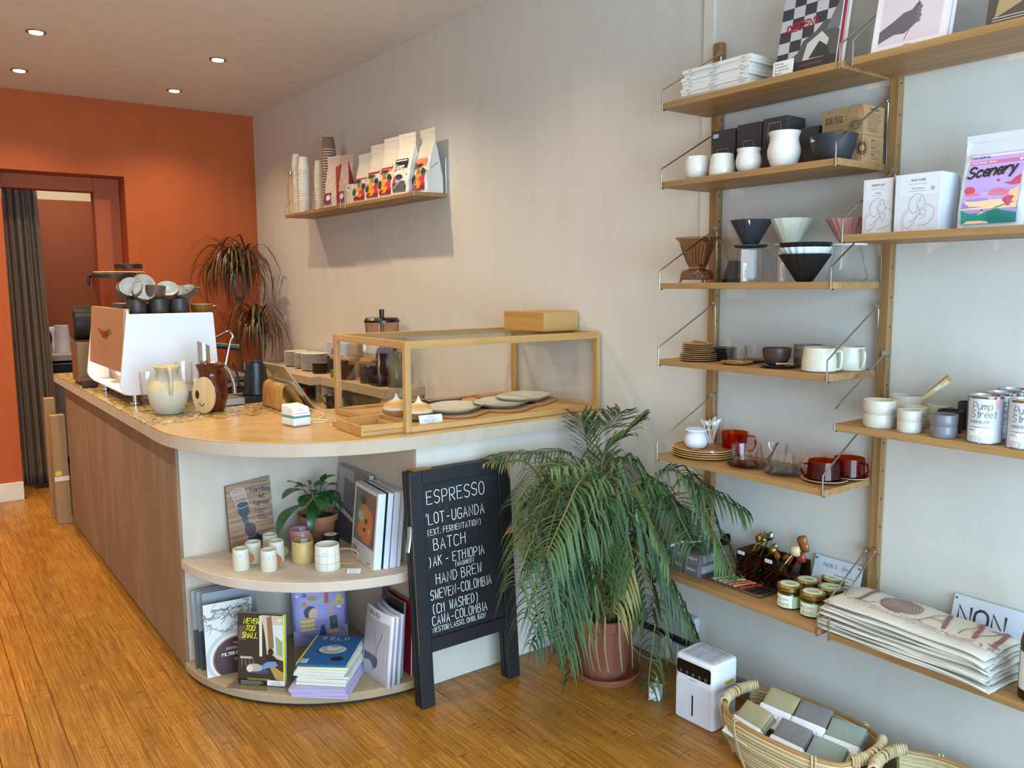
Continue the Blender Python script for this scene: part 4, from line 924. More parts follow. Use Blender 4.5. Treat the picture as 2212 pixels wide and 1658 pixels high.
b = B(); sf = cyl_surf(.0434, .0434, .1, PI-.9); b.grid(lambda u, v: sf(u*.085, .028+v*.095, 0), 20, 1, P('#dfe4ea', .5, var=.03)); text(b, 'NON', .022, .085, .022, IK, sf, w=.0025, off=.0004); lines(b, .022, .075, .05, 6, .006, IK, sf, .0009, .0004); b.link('label', t)

# ---------------- right-hand shelf: stoneware and tins
z = ZB[3]+.0005
SPK = (lambda s: (s.bsdf(s.mix(s.ramp(s.noise(s.coord(), 260, 2), [(.63, 0.0), (.70, .5)]), s.mix(s.noise(s.coord(), 6), '#bfb8a8', '#cac4b6'), '#8a7a64'), .35), s.m)[1])(NT('speckled_glaze'))
GRY = P('#77767c', .3, var=.1); DKG = P('#2d3038', .3, var=.08)
def scup(loc, r, h, mat, lb, grp): return cup('stacking_cup', lb, 'cup', loc, [(r*.93, 0), (r*.99, .003), (r, h*.5), (r, h)], mat, group=grp)
def spair(x, y, r, h, mat, lo, up, grp):
    scup((x, y, z), r*.985, h, mat, lo, grp); scup((x, y, z+h*1.0+.0006), r, h, mat, up, grp)
spair(-.232, 1.215, .0425, .037, SPK, 'large speckled cream cup, lower of the pair at the shelf end', 'large speckled cream cup, upper of the pair at the shelf end', 'large cream stoneware')
scup((-.085, 1.22, z), .044, .075, SPK, 'tall speckled cream pot holding two wooden spatulas', 'large cream stoneware')
for i, (dx, dy, dz, m_) in enumerate(((.02, -.105, .127, WD2), (.012, -.112, .118, P('#d8c08c', .5)))):
    t = T('spatula', ['darker wooden spatula standing in the tall cream pot', 'paler wooden spatula with paper tag standing in the tall cream pot'][i], 'spatula', (-.085, 1.215+.006*i, z+.008), 0, 'wooden spatulas')
    p0, p1 = Vector((0, .02, 0)), Vector((dx, dy, dz)); d = (p1-p0); s_ = d.cross(Vector((1, 0, 0))).normalized(); w0, w1 = .004, .0085
    B().add([p0-s_*w0, p0+s_*w0, p1+s_*w1, p1-s_*w1], [(0, 1, 2, 3)], m_).link('blade', t, solid=.005)
    if i: B().box(-.003, .003, -.012, .008, -.004, .004, P('#eef0f4', .6), M=Matrix.Translation(p0.lerp(p1, .82)) @ d.to_track_quat('Y', 'Z').to_matrix().to_4x4()).link('paper_tag', t, smooth=False)
spair(-.245, 1.122, .031, .029, SPK, 'small speckled cream cup, lower of the front pair', 'small speckled cream cup, upper of the front pair', 'small cream stoneware')
spair(-.165, 1.150, .031, .028, SPK, 'small cream cup, lower of the pair behind the front pair', 'small cream cup, upper of the pair behind the front pair', 'small cream stoneware')
spair(-.07, 1.13, .033, .028, SPK, 'small cream cup, lower of the rearmost pair by the wall', 'small cream cup, upper of the rearmost pair by the wall', 'small cream stoneware')
spair(-.247, 1.03, .0325, .029, GRY, 'glazed grey cup, lower of the front grey pair', 'glazed grey cup, upper of the front grey pair', 'grey stoneware')
spair(-.165, 1.055, .031, .029, DKG, 'near-black cup, lower of the pair behind the grey ones', 'near-black cup, upper of the pair behind the grey ones', 'near-black stoneware')
spair(-.075, 1.045, .031, .036, DKG, 'near-black cup, lower of the taller rear pair by the wall', 'near-black cup, upper of the taller rear pair by the wall', 'near-black stoneware')
TINM = P('#b9bcc4', .2, 1); TPAP = P('#c9cbd2', .5, var=.03)
def tin(loc, lb, rz=0):
    t = T('chocolate_tin', lb, 'tin', loc, rz, 'chocolate tins')
    B().lathe([(.0005, 0), (.039, 0), (.0405, .0015), (.0395, .003), (.0395, .114), (.0405, .116), (.0405, .118), (.037, .118), (.036, .114), (.0005, .113)], TINM, n=44).link('can', t)
    sf = cyl_surf(.0399, .0399, .11, PI-1.0); b = B(); b.grid(lambda u, v: sf(u*.24, .004+v*.108, 0), 48, 1, TPAP); b.link('paper_sleeve', t)
    b = B(); D = P('#3c4248', .6)
    text(b, 'Pump', .017, .086, .017, D, sf, w=.0012, off=.0005, wid=.8, shear=.1); text(b, 'Street', .015, .066, .017, D, sf, w=.0012, off=.0005, wid=.75, shear=.1); text(b, 'CHOCOLATE', .014, .052, .0055, D, sf, w=.0008, off=.0005, wid=1.0)
    rect(b, .008, .020, .064, .046, P('#e6e7ee', .5), sf, .0003, 8); ribbon(b, [(.008, .046), (.064, .046)], .0007, P('#d38f98', .6), sf, .0006)
    text(b, 'MILK BAKING PASTILLES', .011, .040, .0036, D, sf, w=.0006, off=.0006, wid=.82); text(b, '60%', .011, .031, .0055, D, sf, w=.0007, off=.0006); lines(b, .026, .035, .036, 3, .0045, D, sf, .0007, .0006); lines(b, .011, .025, .05, 1, .004, D, sf, .0007, .0006); lines(b, .014, .015, .05, 3, .004, D, sf, .0006, .0005)
    b.link('lettering', t, smooth=False)
    b = B(); PK = P('#e3a4b2', .6); sp = cyl_surf(.0402, .0402, .11, PI+.75); b.grid(lambda u, v: sp(u*.010, .088+v*.030, .0006), 3, 1, PK); b.grid(lambda u, v: Vector((-.0405+.02*u, .018+.008*v, .1188)), 2, 1, PK); b.link('seal_strip', t)
    return t
tin((-.238, .935, z), 'lettered silver tin at the front, beside the grey cups', .25); tin((-.24, .84, z), 'lettered silver tin at the front, cut by the right picture edge', .25); tin((-.145, .935, z), 'lettered silver tin in the second row, half behind the front tin', .2); tin((-.055, .945, z), 'lettered silver tin in the rear, tallest looking against the wall', .2)
tin((-.145, .845, z), 'lettered silver tin in the second row at the right picture edge', .2)

# ---------------- right-hand shelf: white boxes and the coffee bag
z = ZB[2]+.0005
WB = P('#cfd0d6', .55, var=.02); GRL = P('#7e808c', .6)
def art_lady(s_=1.0, lab='MILKY CAKE'):
    def f(b, sf, w, h, s2, w2):
        rect(b, w*.1, h*.62, w*.97, h*.985, P('#d6d7de', .5, var=.01), sf, .0002)
        text(b, lab, w*.52, h*.87, .005, IK, sf, w=.0009, align='c', off=.0005); lines(b, w*.3, h*.82, w*.42, 1, .01, GRL, sf, .0008, .0005, .05); text(b, 'HAVEL COLUMBIA' if s_ else 'ETHIOPIA', w*.52, h*.735, .0028, GRL, sf, w=.0006, align='c', off=.0005); lines(b, w*.32, h*.70, w*.38, 1, .01, GRL, sf, .0008, .0005, .05)
        if w > .1: shp(b, ell(w*.84, h*.73, .0065, .0065), P('#b8b9bb', .6), sf, .0005); lines(b, w*.81, h*.73, w*.06, 1, .01, IK, sf, .001, .0007, .0)
        cx_ = w*.52; cy_ = h*.33; t_ = .0009
        R_ = lambda p, k=1: ribbon(b, [(cx_+x*.062*1.0, cy_+y*.062) for x, y in smooth_path2(p)], t_*k, GRL, sf, .0005)
        R_([(-.28, .05), (-.38, .3), (-.3, .6), (-.05, .78), (.22, .7), (.32, .45), (.36, .3), (.28, .18), (.12, .2)]); R_([(.12, .68), (.1, .5), (-.02, .42), (.02, .25), (.1, .15), (.05, .05)])
        R_([(-.28, .05), (-.1, -.02), (.0, .15), (.02, .3)]); R_([(-.36, .15), (-.58, -.2), (-.55, -.55), (-.4, -.62), (-.15, -.45), (0, -.1), (.2, 0)]); R_([(.05, -.55), (.4, -.5), (.68, -.25), (.72, .1), (.5, .3), (.38, .35)])
        R_([(.12, .1), (.14, -.08), (.3, -.1), (.36, .1), (.12, .1)]); R_([(.1, -.1), (-.12, -.25), (-.32, -.4)], .8); R_([(.12, .47), (.2, .49)], .7); R_([(.2, .35), (.27, .33)], .8); R_([(.1, -.28), (.4, -.15)], .7); R_([(-.45, .2), (-.68, -.2), (-.62, -.68), (-.4, -.78), (-.2, -.7)], .7)
    return f
def smooth_path2(p): return [(q.x, q.y) for q in smooth_path([(x, y, 0) for x, y in p], 4)]
carton('coffee_box', 'smaller white card box with line drawing, at the shelf end', -.205, -.115, 1.222, 1.308, z, .151, WB, 'white coffee boxes', art=art_lady(0, 'BERRYNINE'))
carton('coffee_box', 'wider white card box with line drawing and round grey sticker', -.222, -.125, 1.085, 1.206, z, .152, WB, 'white coffee boxes', art=art_lady(1))
carton('coffee_box', 'third white card box hidden behind the wide one, beside the coffee bag', -.12, -.03, 1.065, 1.175, z, .149, WB, 'white coffee boxes')
def pouch(name, lb, loc, w, h, d, mat, rz=0, grp=None, front=None, gus=True, seal=.03, lean=0):
    """stand-up coffee pouch; front faces -x, width along y. loc = middle of the base"""
    t = T(name, lb, 'coffee bag', loc, rz, grp)
    def body(u, v):
        # v up; u round the bag starting at the back
        zz = h*v; fl = max(0, 1-v/.82); dd = d*(.02+.98*min(1, fl*1.35)**.7)*.5; ww = w/2*(1-.0*v)
        a = u*2*PI; c, s_ = math.cos(a), math.sin(a); e = .35
        x = -dd*(abs(c)**e)*(1 if c > 0 else -1); y = ww*(abs(s_)**e)*(1 if s_ > 0 else -1)
        pinch = 0
        if abs(s_) > .9: pinch = .18*dd*(1-abs(c)/.45) if abs(c) < .45 else 0
        wr = .0016*math.sin(zz*90+a*3)+.0012*math.sin(zz*230+a*5)
        return Vector((x+lean*zz+wr, y*(1-(.0 if v < .1 else 0))-(pinch if y > 0 else -pinch)*1.0+wr*.6, zz+.0005))
    B().grid(body, 64, 22, mat).link('bag', t, ang=60)
    b = B(); b.box(-.0018+lean*h, .0018+lean*h, -w/2, w/2, h*.97, h+.012, mat); b.link('top_seal', t, smooth=False, bevel=.001)
    if front:
        def sf(x, y, o=0):  # x 0..1, y 0..1 across the front label area in metres
            v = (y)/h; p = body(0.0, v); return Vector((p.x-.0030-o*1.2, w/2-x, y))
        b = B(); front(b, sf, w, h); b.link('front_label', t, smooth=False)
    return t
def lab_sunset(b, sf, w, h):
    x0, x1, y0, y1 = w*.11, w*.90, h*.06, h*.83; W_, H_ = x1-x0, y1-y0
    g = lambda x, y: (x0+x*W_, y0+y*H_)
    def pl(col, pts, o): b.poly([sf(*g(x, y), o) for x, y in pts], P(col, .5, var=.01))
    b.grid(lambda u, v: sf(*g(u, v), .0), 8, 16, P('#bb9fdc', .5, var=.01)); pl('#e4e6f4', [(.02, .915), (.98, .915), (.98, .985), (.02, .985)], .0004); pl('#c96e94', [(0, .85), (1, .85), (1, .905), (0, .905)], .0004)
    pl('#eec9a2', [(0, .30), (.2, .42), (.5, .44), (.75, .42), (1, .50), (1, .2), (0, .2)], .0005); pl('#c9465f', ell(.84, .30, .12, .075, 20), .0007); pl('#5b86d2', [(0, .25), (.35, .24), (.7, .26), (.7, .1), (0, .1)], .0009)
    pl('#8d74c4', [(0, .32), (.14, .25), (.4, .235), (0, .22)], .0010); pl('#1f7a74', [(.35, .12), (.62, .22), (1, .30), (1, .0), (.45, 0)], .0012); pl('#2a8c7c', [(0, .2), (.15, .14), (.5, .16), (.45, 0), (0, 0)], .0012); pl('#eec9a2', [(.03, 0), (.52, 0), (.36, .11), (.44, .17), (.38, .17), (.24, .1)], .0015)
    pl('#c94b66', ell(.09, .48, .10, .06, 16), .0008); pl('#c94b66', [(.70, .56), (.85, .52), (1, .53), (1, .66), (.9, .62), (.84, .57)], .0008); pl('#d0788f', ell(.15, .42, .16, .025, 14), .0009); pl('#d0788f', ell(.68, .42, .26, .035, 16), .0009); pl('#d0788f', ell(.62, .455, .13, .03, 16), .0009); pl('#9f86d4', ell(.26, .345, .2, .02, 14), .0009); pl('#c94b66', ell(.6, .6, .03, .02, 12), .0009); pl('#2f4fa0', [(.36, .165), (.42, .15), (.40, .20)], .0011)
    K = P('#17141c', .6); X0, Y0_ = g(.02, .66)
    text(b, 'Scenery', X0, Y0_, .026, K, sf, w=.0048, off=.0018, wid=.80, shear=.22, rot=.06); text(b, 'COLOURFUL', *g(.04, .94), .005, K, sf, w=.0009, off=.001, wid=1.1); text(b, 'Fruity, Berries, Vibrant', *g(.03, .865), .0045, P('#f4e6ee', .6), sf, w=.0008, off=.001, wid=.8); shp(b, [(x, y) for x, y in [g(*q) for q in ell(.93, .878, .03, .018, 14)]], P('#f4e6ee', .6), sf, .001)
pouch('coffee_bag', 'large white coffee bag with lilac sunset label, on the right-hand shelf', (-.155, .978, z), .165, .228, .075, P('#cfd4da', .4, var=.03), 0, None, lab_sunset, lean=.04)

# ---------------- top shelves: magazines
z = ZA[1]+.0005
PAGE = P('#d2cec6', .7, var=.03)
def mag_flat(loc, w, l, th, cover, page, lb, name='magazine', grp=None, rz=0, spine=None, cat='magazine', front=None):
    """lies flat; spine along y on the -x side"""
    t = T(name, lb, cat, loc, rz, grp)
    B().box(-w/2+.0006, w/2-.001, -l/2+.001, l/2-.001, .0006, th-.0006, page).link('pages', t, smooth=False)
    b = B(); b.box(-w/2, w/2, -l/2, l/2, 0, .0006, cover); b.box(-w/2, w/2, -l/2, l/2, th-.0006, th, cover); b.box(-w/2-.0003, -w/2+.0006, -l/2, l/2, 0, th, cover); b.link('cover', t, smooth=False)
    if spine: b = B(); spine(b, flat((-w/2-.0003, l/2, 0), (0, -1, 0), (0, 0, 1)), l, th); b.link('spine_print', t, smooth=False)
    if front: b = B(); front(b, flat((w/2, l/2, th), (0, -1, 0), (-1, 0, 0)) if False else flat((-w/2, l/2, th), (0, -1, 0), (1, 0, 0)), l, w); b.link('cover_print', t, smooth=False)
    return t
def sp_drift(b, sf, l, th):
    text(b, 'DRIFT', l*.5, th*.25, th*.5, IK, sf, w=.0007, align='c', wid=1.2, sp=1.1); text(b, 'Berlin', l*.1, th*.33, th*.3, IK, sf, w=.0005); text(b, 'Volume 12', l*.86, th*.33, th*.28, IK, sf, w=.0005)
for i in range(8):
    mag_flat((-.135+rnd.uniform(-.003, .003), 1.815-.0045*i*0+.004*(i % 3)-.001*i, z+i*.0118), .215, .272, .0113, P('#dedbd4', .5, var=.02), PAGE, nth('white-spined magazine in the stack on the top shelf', i, 8), grp='white magazines on the top shelf', spine=sp_drift, rz=.012*((i*5) % 3-1))
def standing(name, lb, base, w, h, th, lean, mat_cover, page, art, rz=0, grp=None, cat='magazine', cover_mat2=None):
    """upright printed item: front faces local -x, base centre at origin, leaning back (+x) by angle lean; width along y"""
    t = T(name, lb, cat, base, 0, grp); t.rotation_euler = (0, lean, rz)
    B().box(.0005, th-.0005, -w/2+.001, w/2-.001, .001, h-.001, page).link('pages', t, smooth=False)
    b = B(); b.box(0, .0006, -w/2, w/2, 0, h, mat_cover); b.box(th-.0006, th, -w/2, w/2, 0, h, mat_cover); b.box(0, th, w/2-.0007, w/2, 0, h, mat_cover); b.link('cover', t, smooth=False)
    if art: b = B(); art(b, flat((0, w/2, 0), (0, -1, 0), (0, 0, 1)), w, h); b.link('cover_print', t, smooth=False)
    return t
def Q(col): return P(col, .45, var=.03)
def a_decent(b, sf, w, h):
    for i in range(6):
        for j in range(8):
            x = w*(i-.2*0)/5.2; y = h*j/8; x1 = min(w, x+w/5.2); dk = (i+j) % 2
            if x < w: shp(b, [(x, y), (x1, y), (x1, y+h/8), (x, y+h/8)], Q('#38363a' if dk else '#b9b4b6'), sf, .0003)
    rect(b, 0, 0, w, h*.12, Q('#2e2c30'), sf, .0005)
    shp(b, [(w*.1, h*.12), (w*.35, h*.22), (w*.42, h*.34), (w*.62, h*.42), (w*.75, h*.52), (w*.92, h*.5), (w, h*.35), (w, h*.12)], Q('#55524f'), sf, .0006); shp(b, [(w*.45, h*.12), (w*.5, h*.3), (w*.72, h*.4), (w*.85, h*.3), (w*.8, h*.12)], Q('#c2beb8'), sf, .0009)
    shp(b, [(w*.55, h*.13), (w*.7, h*.3), (w*.85, h*.22), (w*.9, h*.12)], Q('#3a3839'), sf, .0011); shp(b, [(w*.78, h*.40), (w*.9, h*.62), (w, h*.75), (w, h*.4)], Q('#6d6a6c'), sf, .0010)
    text(b, 'DECENT', w*.12, h*.475, h*.075, Q('#9c1c34'), sf, w=.0058, off=.0014, wid=1.0, shear=.15, rot=.08); text(b, 'MADE BY HARDENBROOK', w*.42, h*.06, .005, Q('#a8485a'), sf, w=.0008, off=.0009, wid=.9)
standing('magazine', 'chequered black-and-white magazine with red title, in a clear holder on the top shelf', (-.225, 1.50, z+.006), .2, .27, .007, .18, Q('#8f8a8c'), PAGE, a_decent)
standing('magazine', 'red-edged magazine behind the chequered one, same holder', (-.216, 1.492, z+.006), .2, .27, .006, .18, Q('#a3263a'), PAGE, None)
standing('magazine', 'white magazine rearmost in the holder behind the chequered one', (-.208, 1.487, z+.006), .2, .27, .006, .18, Q('#d8d4d0'), PAGE, None)
t = T('magazine_holder', 'clear acrylic holder carrying the chequered magazine', 'holder', (-.236, 1.505, z)); t.rotation_euler = (0, 0, 0)
AC = thin_glass('#fafbfb', '#cdd4d8', .06)
B().box(-.008, .075, -.115, .11, 0, .0025, AC).link('base', t, smooth=False); B().box(-.008, -.0055, -.115, .11, .003, .03, AC).link('lip', t, smooth=False)
b = B(); sf = flat((.05, .11, 0), (0, -1, 0), (.2, 0, 1)); b.add([sf(x, y, o) for o in (0, .0025) for x, y in ((0, 0), (.225, 0), (.225, .24), (0, .24))], [(0, 3, 2, 1), (4, 5, 6, 7), (0, 1, 5, 4), (1, 2, 6, 5), (2, 3, 7, 6), (3, 0, 4, 7)], AC); b.link('back', t, smooth=False)
t = T('notice_card', 'small handwritten white card on the front of the clear magazine holder', 'card', (-.249, 1.555, z+.004)); t.rotation_euler = (0, .12, 0)
b = B(); sf = flat((0, .035, 0), (0, -1, 0), (0, 0, 1)); shp(b, [(0, 0), (.07, 0), (.07, .042), (0, .042)], P('#e2dfd8', .6), sf, 0)
for i, s_ in enumerate(('Please buy', 'this mag before', 'the Loam to read!', 'Thank you')): text(b, s_, .006, .031-.009*i, .0055, GRL, sf, w=.0006, off=.0004, wid=.75)
b.link('card', t, smooth=False, solid=.0006)
def a_hand(b, sf, w, h):
    rect(b, w*.09, h*.07, w*.91, h*.9, Q('#cbbfc8'), sf, .0003)
    g = lambda x, y: (w*x, h*y)
    shp(b, [g(*p) for p in ((.09, .07+.03), (.30, .16), (.44, .15), (.52, .19), (.60, .24), (.63, .31), (.60, .36), (.62, .42), (.57, .43), (.5, .37), (.4, .36), (.28, .30), (.09, .22))], Q('#5d5860'), sf, .0006)
    for k in range(4): shp(b, ell(w*(.60+.01*(k % 2)), h*(.25+.042*k), w*.035, h*.022, 12, rot=.3), Q('#6c6670'), sf, .0009)
    ribbon(b, [g(.45, .09), g(.5, .18)], .0016, Q('#3a363c'), sf, .0006); ribbon(b, [g(.58, .40), g(.64, .62), g(.78, .84)], .0013, Q('#4a454c'), sf, .0006); ribbon(b, [g(.58, .40), g(.6, .65), g(.62, .86)], .0013, Q('#4a454c'), sf, .0006)
z = ZB[1]+.0005
def a_hand1(b, sf, w, h): a_hand(b, sf, w, h); text(b, 'DRIFT', w*.5, h*.025, .005, IK, sf, w=.0006, align='c', off=.0005); text(b, 'COMPANION', w*.5, h*.92, .012, IK, sf, w=.0012, align='c', off=.0005)
standing('magazine', 'white-bordered magazine showing a hand holding grass, on the top right shelf', (-.24, 1.185, z), .2, .27, .008, .2, Q('#dcd8dc'), PAGE, a_hand1)
standing('magazine', 'plain white magazine just behind the one showing a hand', (-.229, 1.178, z), .2, .27, .006, .2, Q('#cfcbd2'), PAGE, None)
def a_dark(b, sf, w, h):
    rect(b, 0, 0, w, h, Q('#3a3430'), sf, .0003); shp(b, [(w*.1, h*.1), (w*.4, h*.2), (w*.6, h*.5), (w*.3, h*.6), (w*.15, h*.4)], Q('#a08a66'), sf, .0006); shp(b, ell(w*.6, h*.3, w*.22, h*.1, 16), Q('#2c3560'), sf, .0007); lines(b, w*.08, h*.1, w*.8, 3, .007, Q('#cfc8b8'), sf, .002, .0008)
standing('magazine', 'dark photographic magazine at the top right corner of the picture', (-.22, .905, z), .19, .26, .008, .18, Q('#4a443e'), PAGE, a_dark)
# ================================================================== alcove of the counter
z = .4625
STRP = P('#ddd5c0', .45, var=.03); STL = P('#8b8468', .6)
def striped_mug(loc, lb, hcol, ang, tags=None, r=.030, h=.078):
    t = T('striped_mug', lb, 'mug', loc, 0, 'small striped mugs')
    o = [(r*.95, 0), (r*1.02, .004), (r, h*.5), (r*.95, h)]; full = [(.0005, 0)]+o+[(r*.95-.002, h+.001)]+[(a-.004, b_) for a, b_ in o[::-1][:-1]]+[(.0005, .006)]
    B().lathe(full, STRP, n=36).link('body', t)
    b = B(); n = 34
    for i in range(n):
        sf = cyl_surf(r*1.012, r*.955, h, 2*PI*i/n); ribbon(b, [(0, .006), (0, h*.82+.002*math.sin(i*3))], .0007, STL, sf, .0006)
    b.link('incised_stripes', t)['kind'] = 'stuff'
    a = ang; ca, sa = math.cos(a), math.sin(a); Mh = Matrix.Rotation(a, 4, 'Z')
    pts = [(r*.9, .012)]+[(r*.9+.020*math.sin(PI*k/10), .012+.048*k/10) for k in range(1, 10)]+[(r*.9, .060)]
    b = B(); vs = [Mh @ Vector((x, y, zz)) for y in (-.0035, .0035) for x, zz in pts]; n_ = len(pts)
    b.add(vs, [tuple(range(n_)), tuple(range(2*n_-1, n_-1, -1))]+[(i, i+n_, (i+1) % n_+n_, (i+1) % n_) for i in range(n_)], P(hcol, .4, var=.1)); b.link('handle', t, bevel=.001)['label'] = 'half-round painted handle'
    if tags:
        aa = tags; sf = cyl_surf(r+.0012, r+.0008, h, aa-.3); b = B(); b.grid(lambda u, v: sf(u*.022, h*.62+v*.016, 0), 6, 1, P('#e6e8f4', .6)); text(b, '£38.00', .011, h*.62+.009, .0045, P('#5a64b0', .6), sf, w=.0006, off=.0004, align='c', wid=.7); text(b, '£35.00', .011, h*.62+.002, .0045, P('#5a64b0', .6), sf, w=.0006, off=.0004, align='c', wid=.7); b.link('price_tag', t)
    return t
striped_mug((-1.452, 2.972, z), 'small striped mug with rust handle, nearest the left end of the shelf', '#a65a2c', -.35, tags=-2.0)
striped_mug((-1.374, 2.898, z), 'small striped mug with rust handle, front one beside the yellow cup', '#a65a2c', -.45, tags=-1.95)
striped_mug((-1.387, 3.024, z), 'small striped mug with olive handle turned left, behind the front pair', '#7d7f3c', 2.3)
striped_mug((-1.313, 2.984, z), 'small striped mug with olive handle turned right, middle of the group', '#7d7f3c', -.55)
striped_mug((-1.302, 3.075, z), 'small striped mug with pale pink handle, rearmost of the group', '#c99a86', -.5)
def tg2(t, r, h, aa, s1, s2=None):
    sf = cyl_surf(r+.0008, r+.0008, h, aa-.3); b = B(); b.grid(lambda u, v: sf(u*.026, h*.62+v*.018, 0), 6, 1, P('#e6e8f4', .6)); text(b, s1, .013, h*.62+.010, .0055, P('#5a64b0', .6), sf, w=.0006, off=.0004, align='c', wid=.7)
    if s2: text(b, s2, .013, h*.62+.002, .0055, P('#5a64b0', .6), sf, w=.0006, off=.0004, align='c', wid=.7)
    b.link('price_tag', t)
def inner_tag(t, r, h, aa):
    b = B(); ri = r-.0055
    f2 = lambda x, y, o=0: Vector(((ri-o)*math.cos(aa-x/ri), (ri-o)*math.sin(aa-x/ri), h*.72+y)); b.grid(lambda u, v: f2(-.013+.026*u, .018*v, .0005), 6, 1, P('#e6e8f4', .6)); text(b, '£20.00', 0, .008, .006, P('#5a64b0', .6), f2, w=.0007, off=.001, align='c', wid=.7); b.link('price_tag', t, smooth=False)
c = cup('tumbler', 'glossy dusty pink tumbler with tag inside the rim', 'cup', (-1.185, 3.055, z), [(.040, 0), (.045, .006), (.0455, .04), (.044, .083)], P('#c4808a', .22, var=.05), wall=.004); inner_tag(c, .044, .083, 1.0)
c = cup('tumbler', 'mustard yellow tumbler with tag inside the rim', 'cup', (-1.238, 2.908, z), [(.038, 0), (.042, .006), (.042, .04), (.040, .083)], P('#c4a668', .4, var=.05), wall=.004, inner=P('#a8854c', .3)); inner_tag(c, .040, .083, 1.0)
gm = cup('mug', 'large cream mug with thin grid lines and tall orange loop handle', 'mug', (-1.195, 2.782, z), [(.043, 0), (.047, .005), (.046, .045), (.044, .092)], P('#e2dcc8', .35, var=.02), wall=.004,
         handle=([(.043, 0, .072), (.075, 0, .075), (.105, 0, .066), (.112, 0, .045), (.098, 0, .024), (.07, 0, .018), (.045, 0, .020)], .0042), rz=-.62, hm=P('#c0744a', .4, var=.1))
b = B(); sf = cyl_surf(.0475, .0445, .092, 0)
for i in range(9): ribbon(b, [(2*PI*.0475*i/9, .004), (2*PI*.0475*i/9, .088)], .0007, P('#4a4038', .6), sf, .0005)
for y in (.030, .060): ribbon(b, [(2*PI*.0475*k/48, y) for k in range(49)], .0007, P('#4a4038', .6), sf, .0005)
b.link('grid_lines', gm)['kind'] = 'stuff'; tg2(gm, .0465, .092, -1.55+.1, '£29.00', '£26.00')
t = T('jar', 'small black jar with yellow and white lid behind the grid mug', 'jar', (-1.108, 2.945, z)); B().lathe([(.0005, 0), (.031, 0), (.034, .004), (.034, .052), (.030, .056), (.0005, .056)], P('#191517', .25), n=32).link('body', t)
B().lathe([(.0345, .057), (.035, .072), (.033, .074), (.0005, .074)], P('#121213', .3), n=32).link('lid', t); b = B(); sf = flat((0, 0, .0741), (1, 0, 0), (0, 1, 0)); shp(b, ell(0, 0, .024, .024), P('#e6e4de', .5), sf); shp(b, ell(.006, .004, .010, .008), P('#d9a520', .5), sf, .0006); b.link('lid_label', t, smooth=False)
t = T('price_card', 'small folded white price card in front of the tall books', 'card', (-1.14, 2.705, z)); b = B(); sf = flat((-.025, -.02, .0012), (.8, -.6, .0), (.5, .75, .35)); shp(b, [(0, 0), (.05, 0), (.05, .026), (0, .026)], P('#e4e2e4', .6), sf, 0); lines(b, .006, .020, .034, 4, .005, GRL, sf, .0008); b.link('card', t, smooth=False, solid=.0006)
# potted peace lily style plant
TC = P('#a86a48', .8, var=.22, scale=9, bump=.2)
def leafmesh(b, base, tip, w, mat, droop=.3, up=(0, 0, 1), n=8, fold=.25):
    base, tip = Vector(base), Vector(tip); d = tip-base; L = d.length; s_ = d.cross(Vector(up)); s_ = s_.normalized() if s_.length > 1e-5 else Vector((1, 0, 0)); nn = s_.cross(d.normalized()); vs = []
    for i in range(n+1):
        u = i/n; c_ = base+d*u+nn*(droop*L*math.sin(PI*u*.9)) ; ww = w*math.sin(PI*min(1, .04+u*.96))**.75*(1 if u < .98 else .05)
        vs += [c_-s_*ww+nn*fold*ww, c_, c_+s_*ww+nn*fold*ww]
    return b.add(vs, [q for i in range(n) for q in ((3*i, 3*i+1, 3*i+4, 3*i+3), (3*i+1, 3*i+2, 3*i+5, 3*i+4))], mat)
def leafmat(name, a, c, rough=.4):
    s = NT(name); oi = s.n('ShaderNodeObjectInfo'); f = s.noise(s.coord((20, 20, 20)), 1, 3); c1 = s.mix(s.ramp(oi.outputs['Random'], [(0, 0.0), (1, 1.0)]), a, c); c2 = s.mix(s.ramp(f, [(.4, 0.0), (.8, .4)]), c1, c)
    s.bsdf(c2, rough); return s.m
LILY = leafmat('lily_leaf', '#22421c', '#3d6630', .3)
pl = T('potted_plant', 'small potted plant with broad glossy dark leaves in a terracotta pot', 'potted plant', (-1.085, 3.115, z+.0), 0)
B().lathe([(.0005, .008), (.056, .008), (.070, .088), (.073, .09), (.0805, .092), (.083, .118), (.076, .118), (.072, .1), (.0005, .098)], TC, n=44).link('pot', pl); B().lathe([(.0005, 0), (.062, 0), (.074, .014), (.071, .015), (.06, .005), (.0005, .005)], TC, n=40).link('saucer', pl)
B().lathe([(.0005, .105), (.072, .102)], P('#2c1f16', .95, bump=.6, scale=90), n=30).link('soil', pl)
LV = [((-.16, -.03, .17), .030, .5), ((-.13, -.01, .235), .028, .25), ((-.05, -.05, .20), .026, .1), ((.03, -.02, .25), .022, .2), ((.09, .0, .225), .020, .45), ((.075, -.05, .19), .022, .5), ((-.02, -.09, .12), .030, .45), ((.02, -.085, .13), .028, .5),
      ((-.1, -.08, .14), .028, .5), ((-.19, -.06, .03), .030, .65), ((-.07, -.1, .03), .02, .8), ((.06, -.08, .10), .026, .6), ((.085, -.03, .115), .025, .6), ((-.03, .03, .22), .024, .2), ((.05, .04, .20), .024, .3), ((-.09, .02, .20), .028, .3), ((.0, -.03, .23), .018, .1), ((-.005, -.06, .17), .03, .3), ((.04, -.06, .16), .024, .35)]
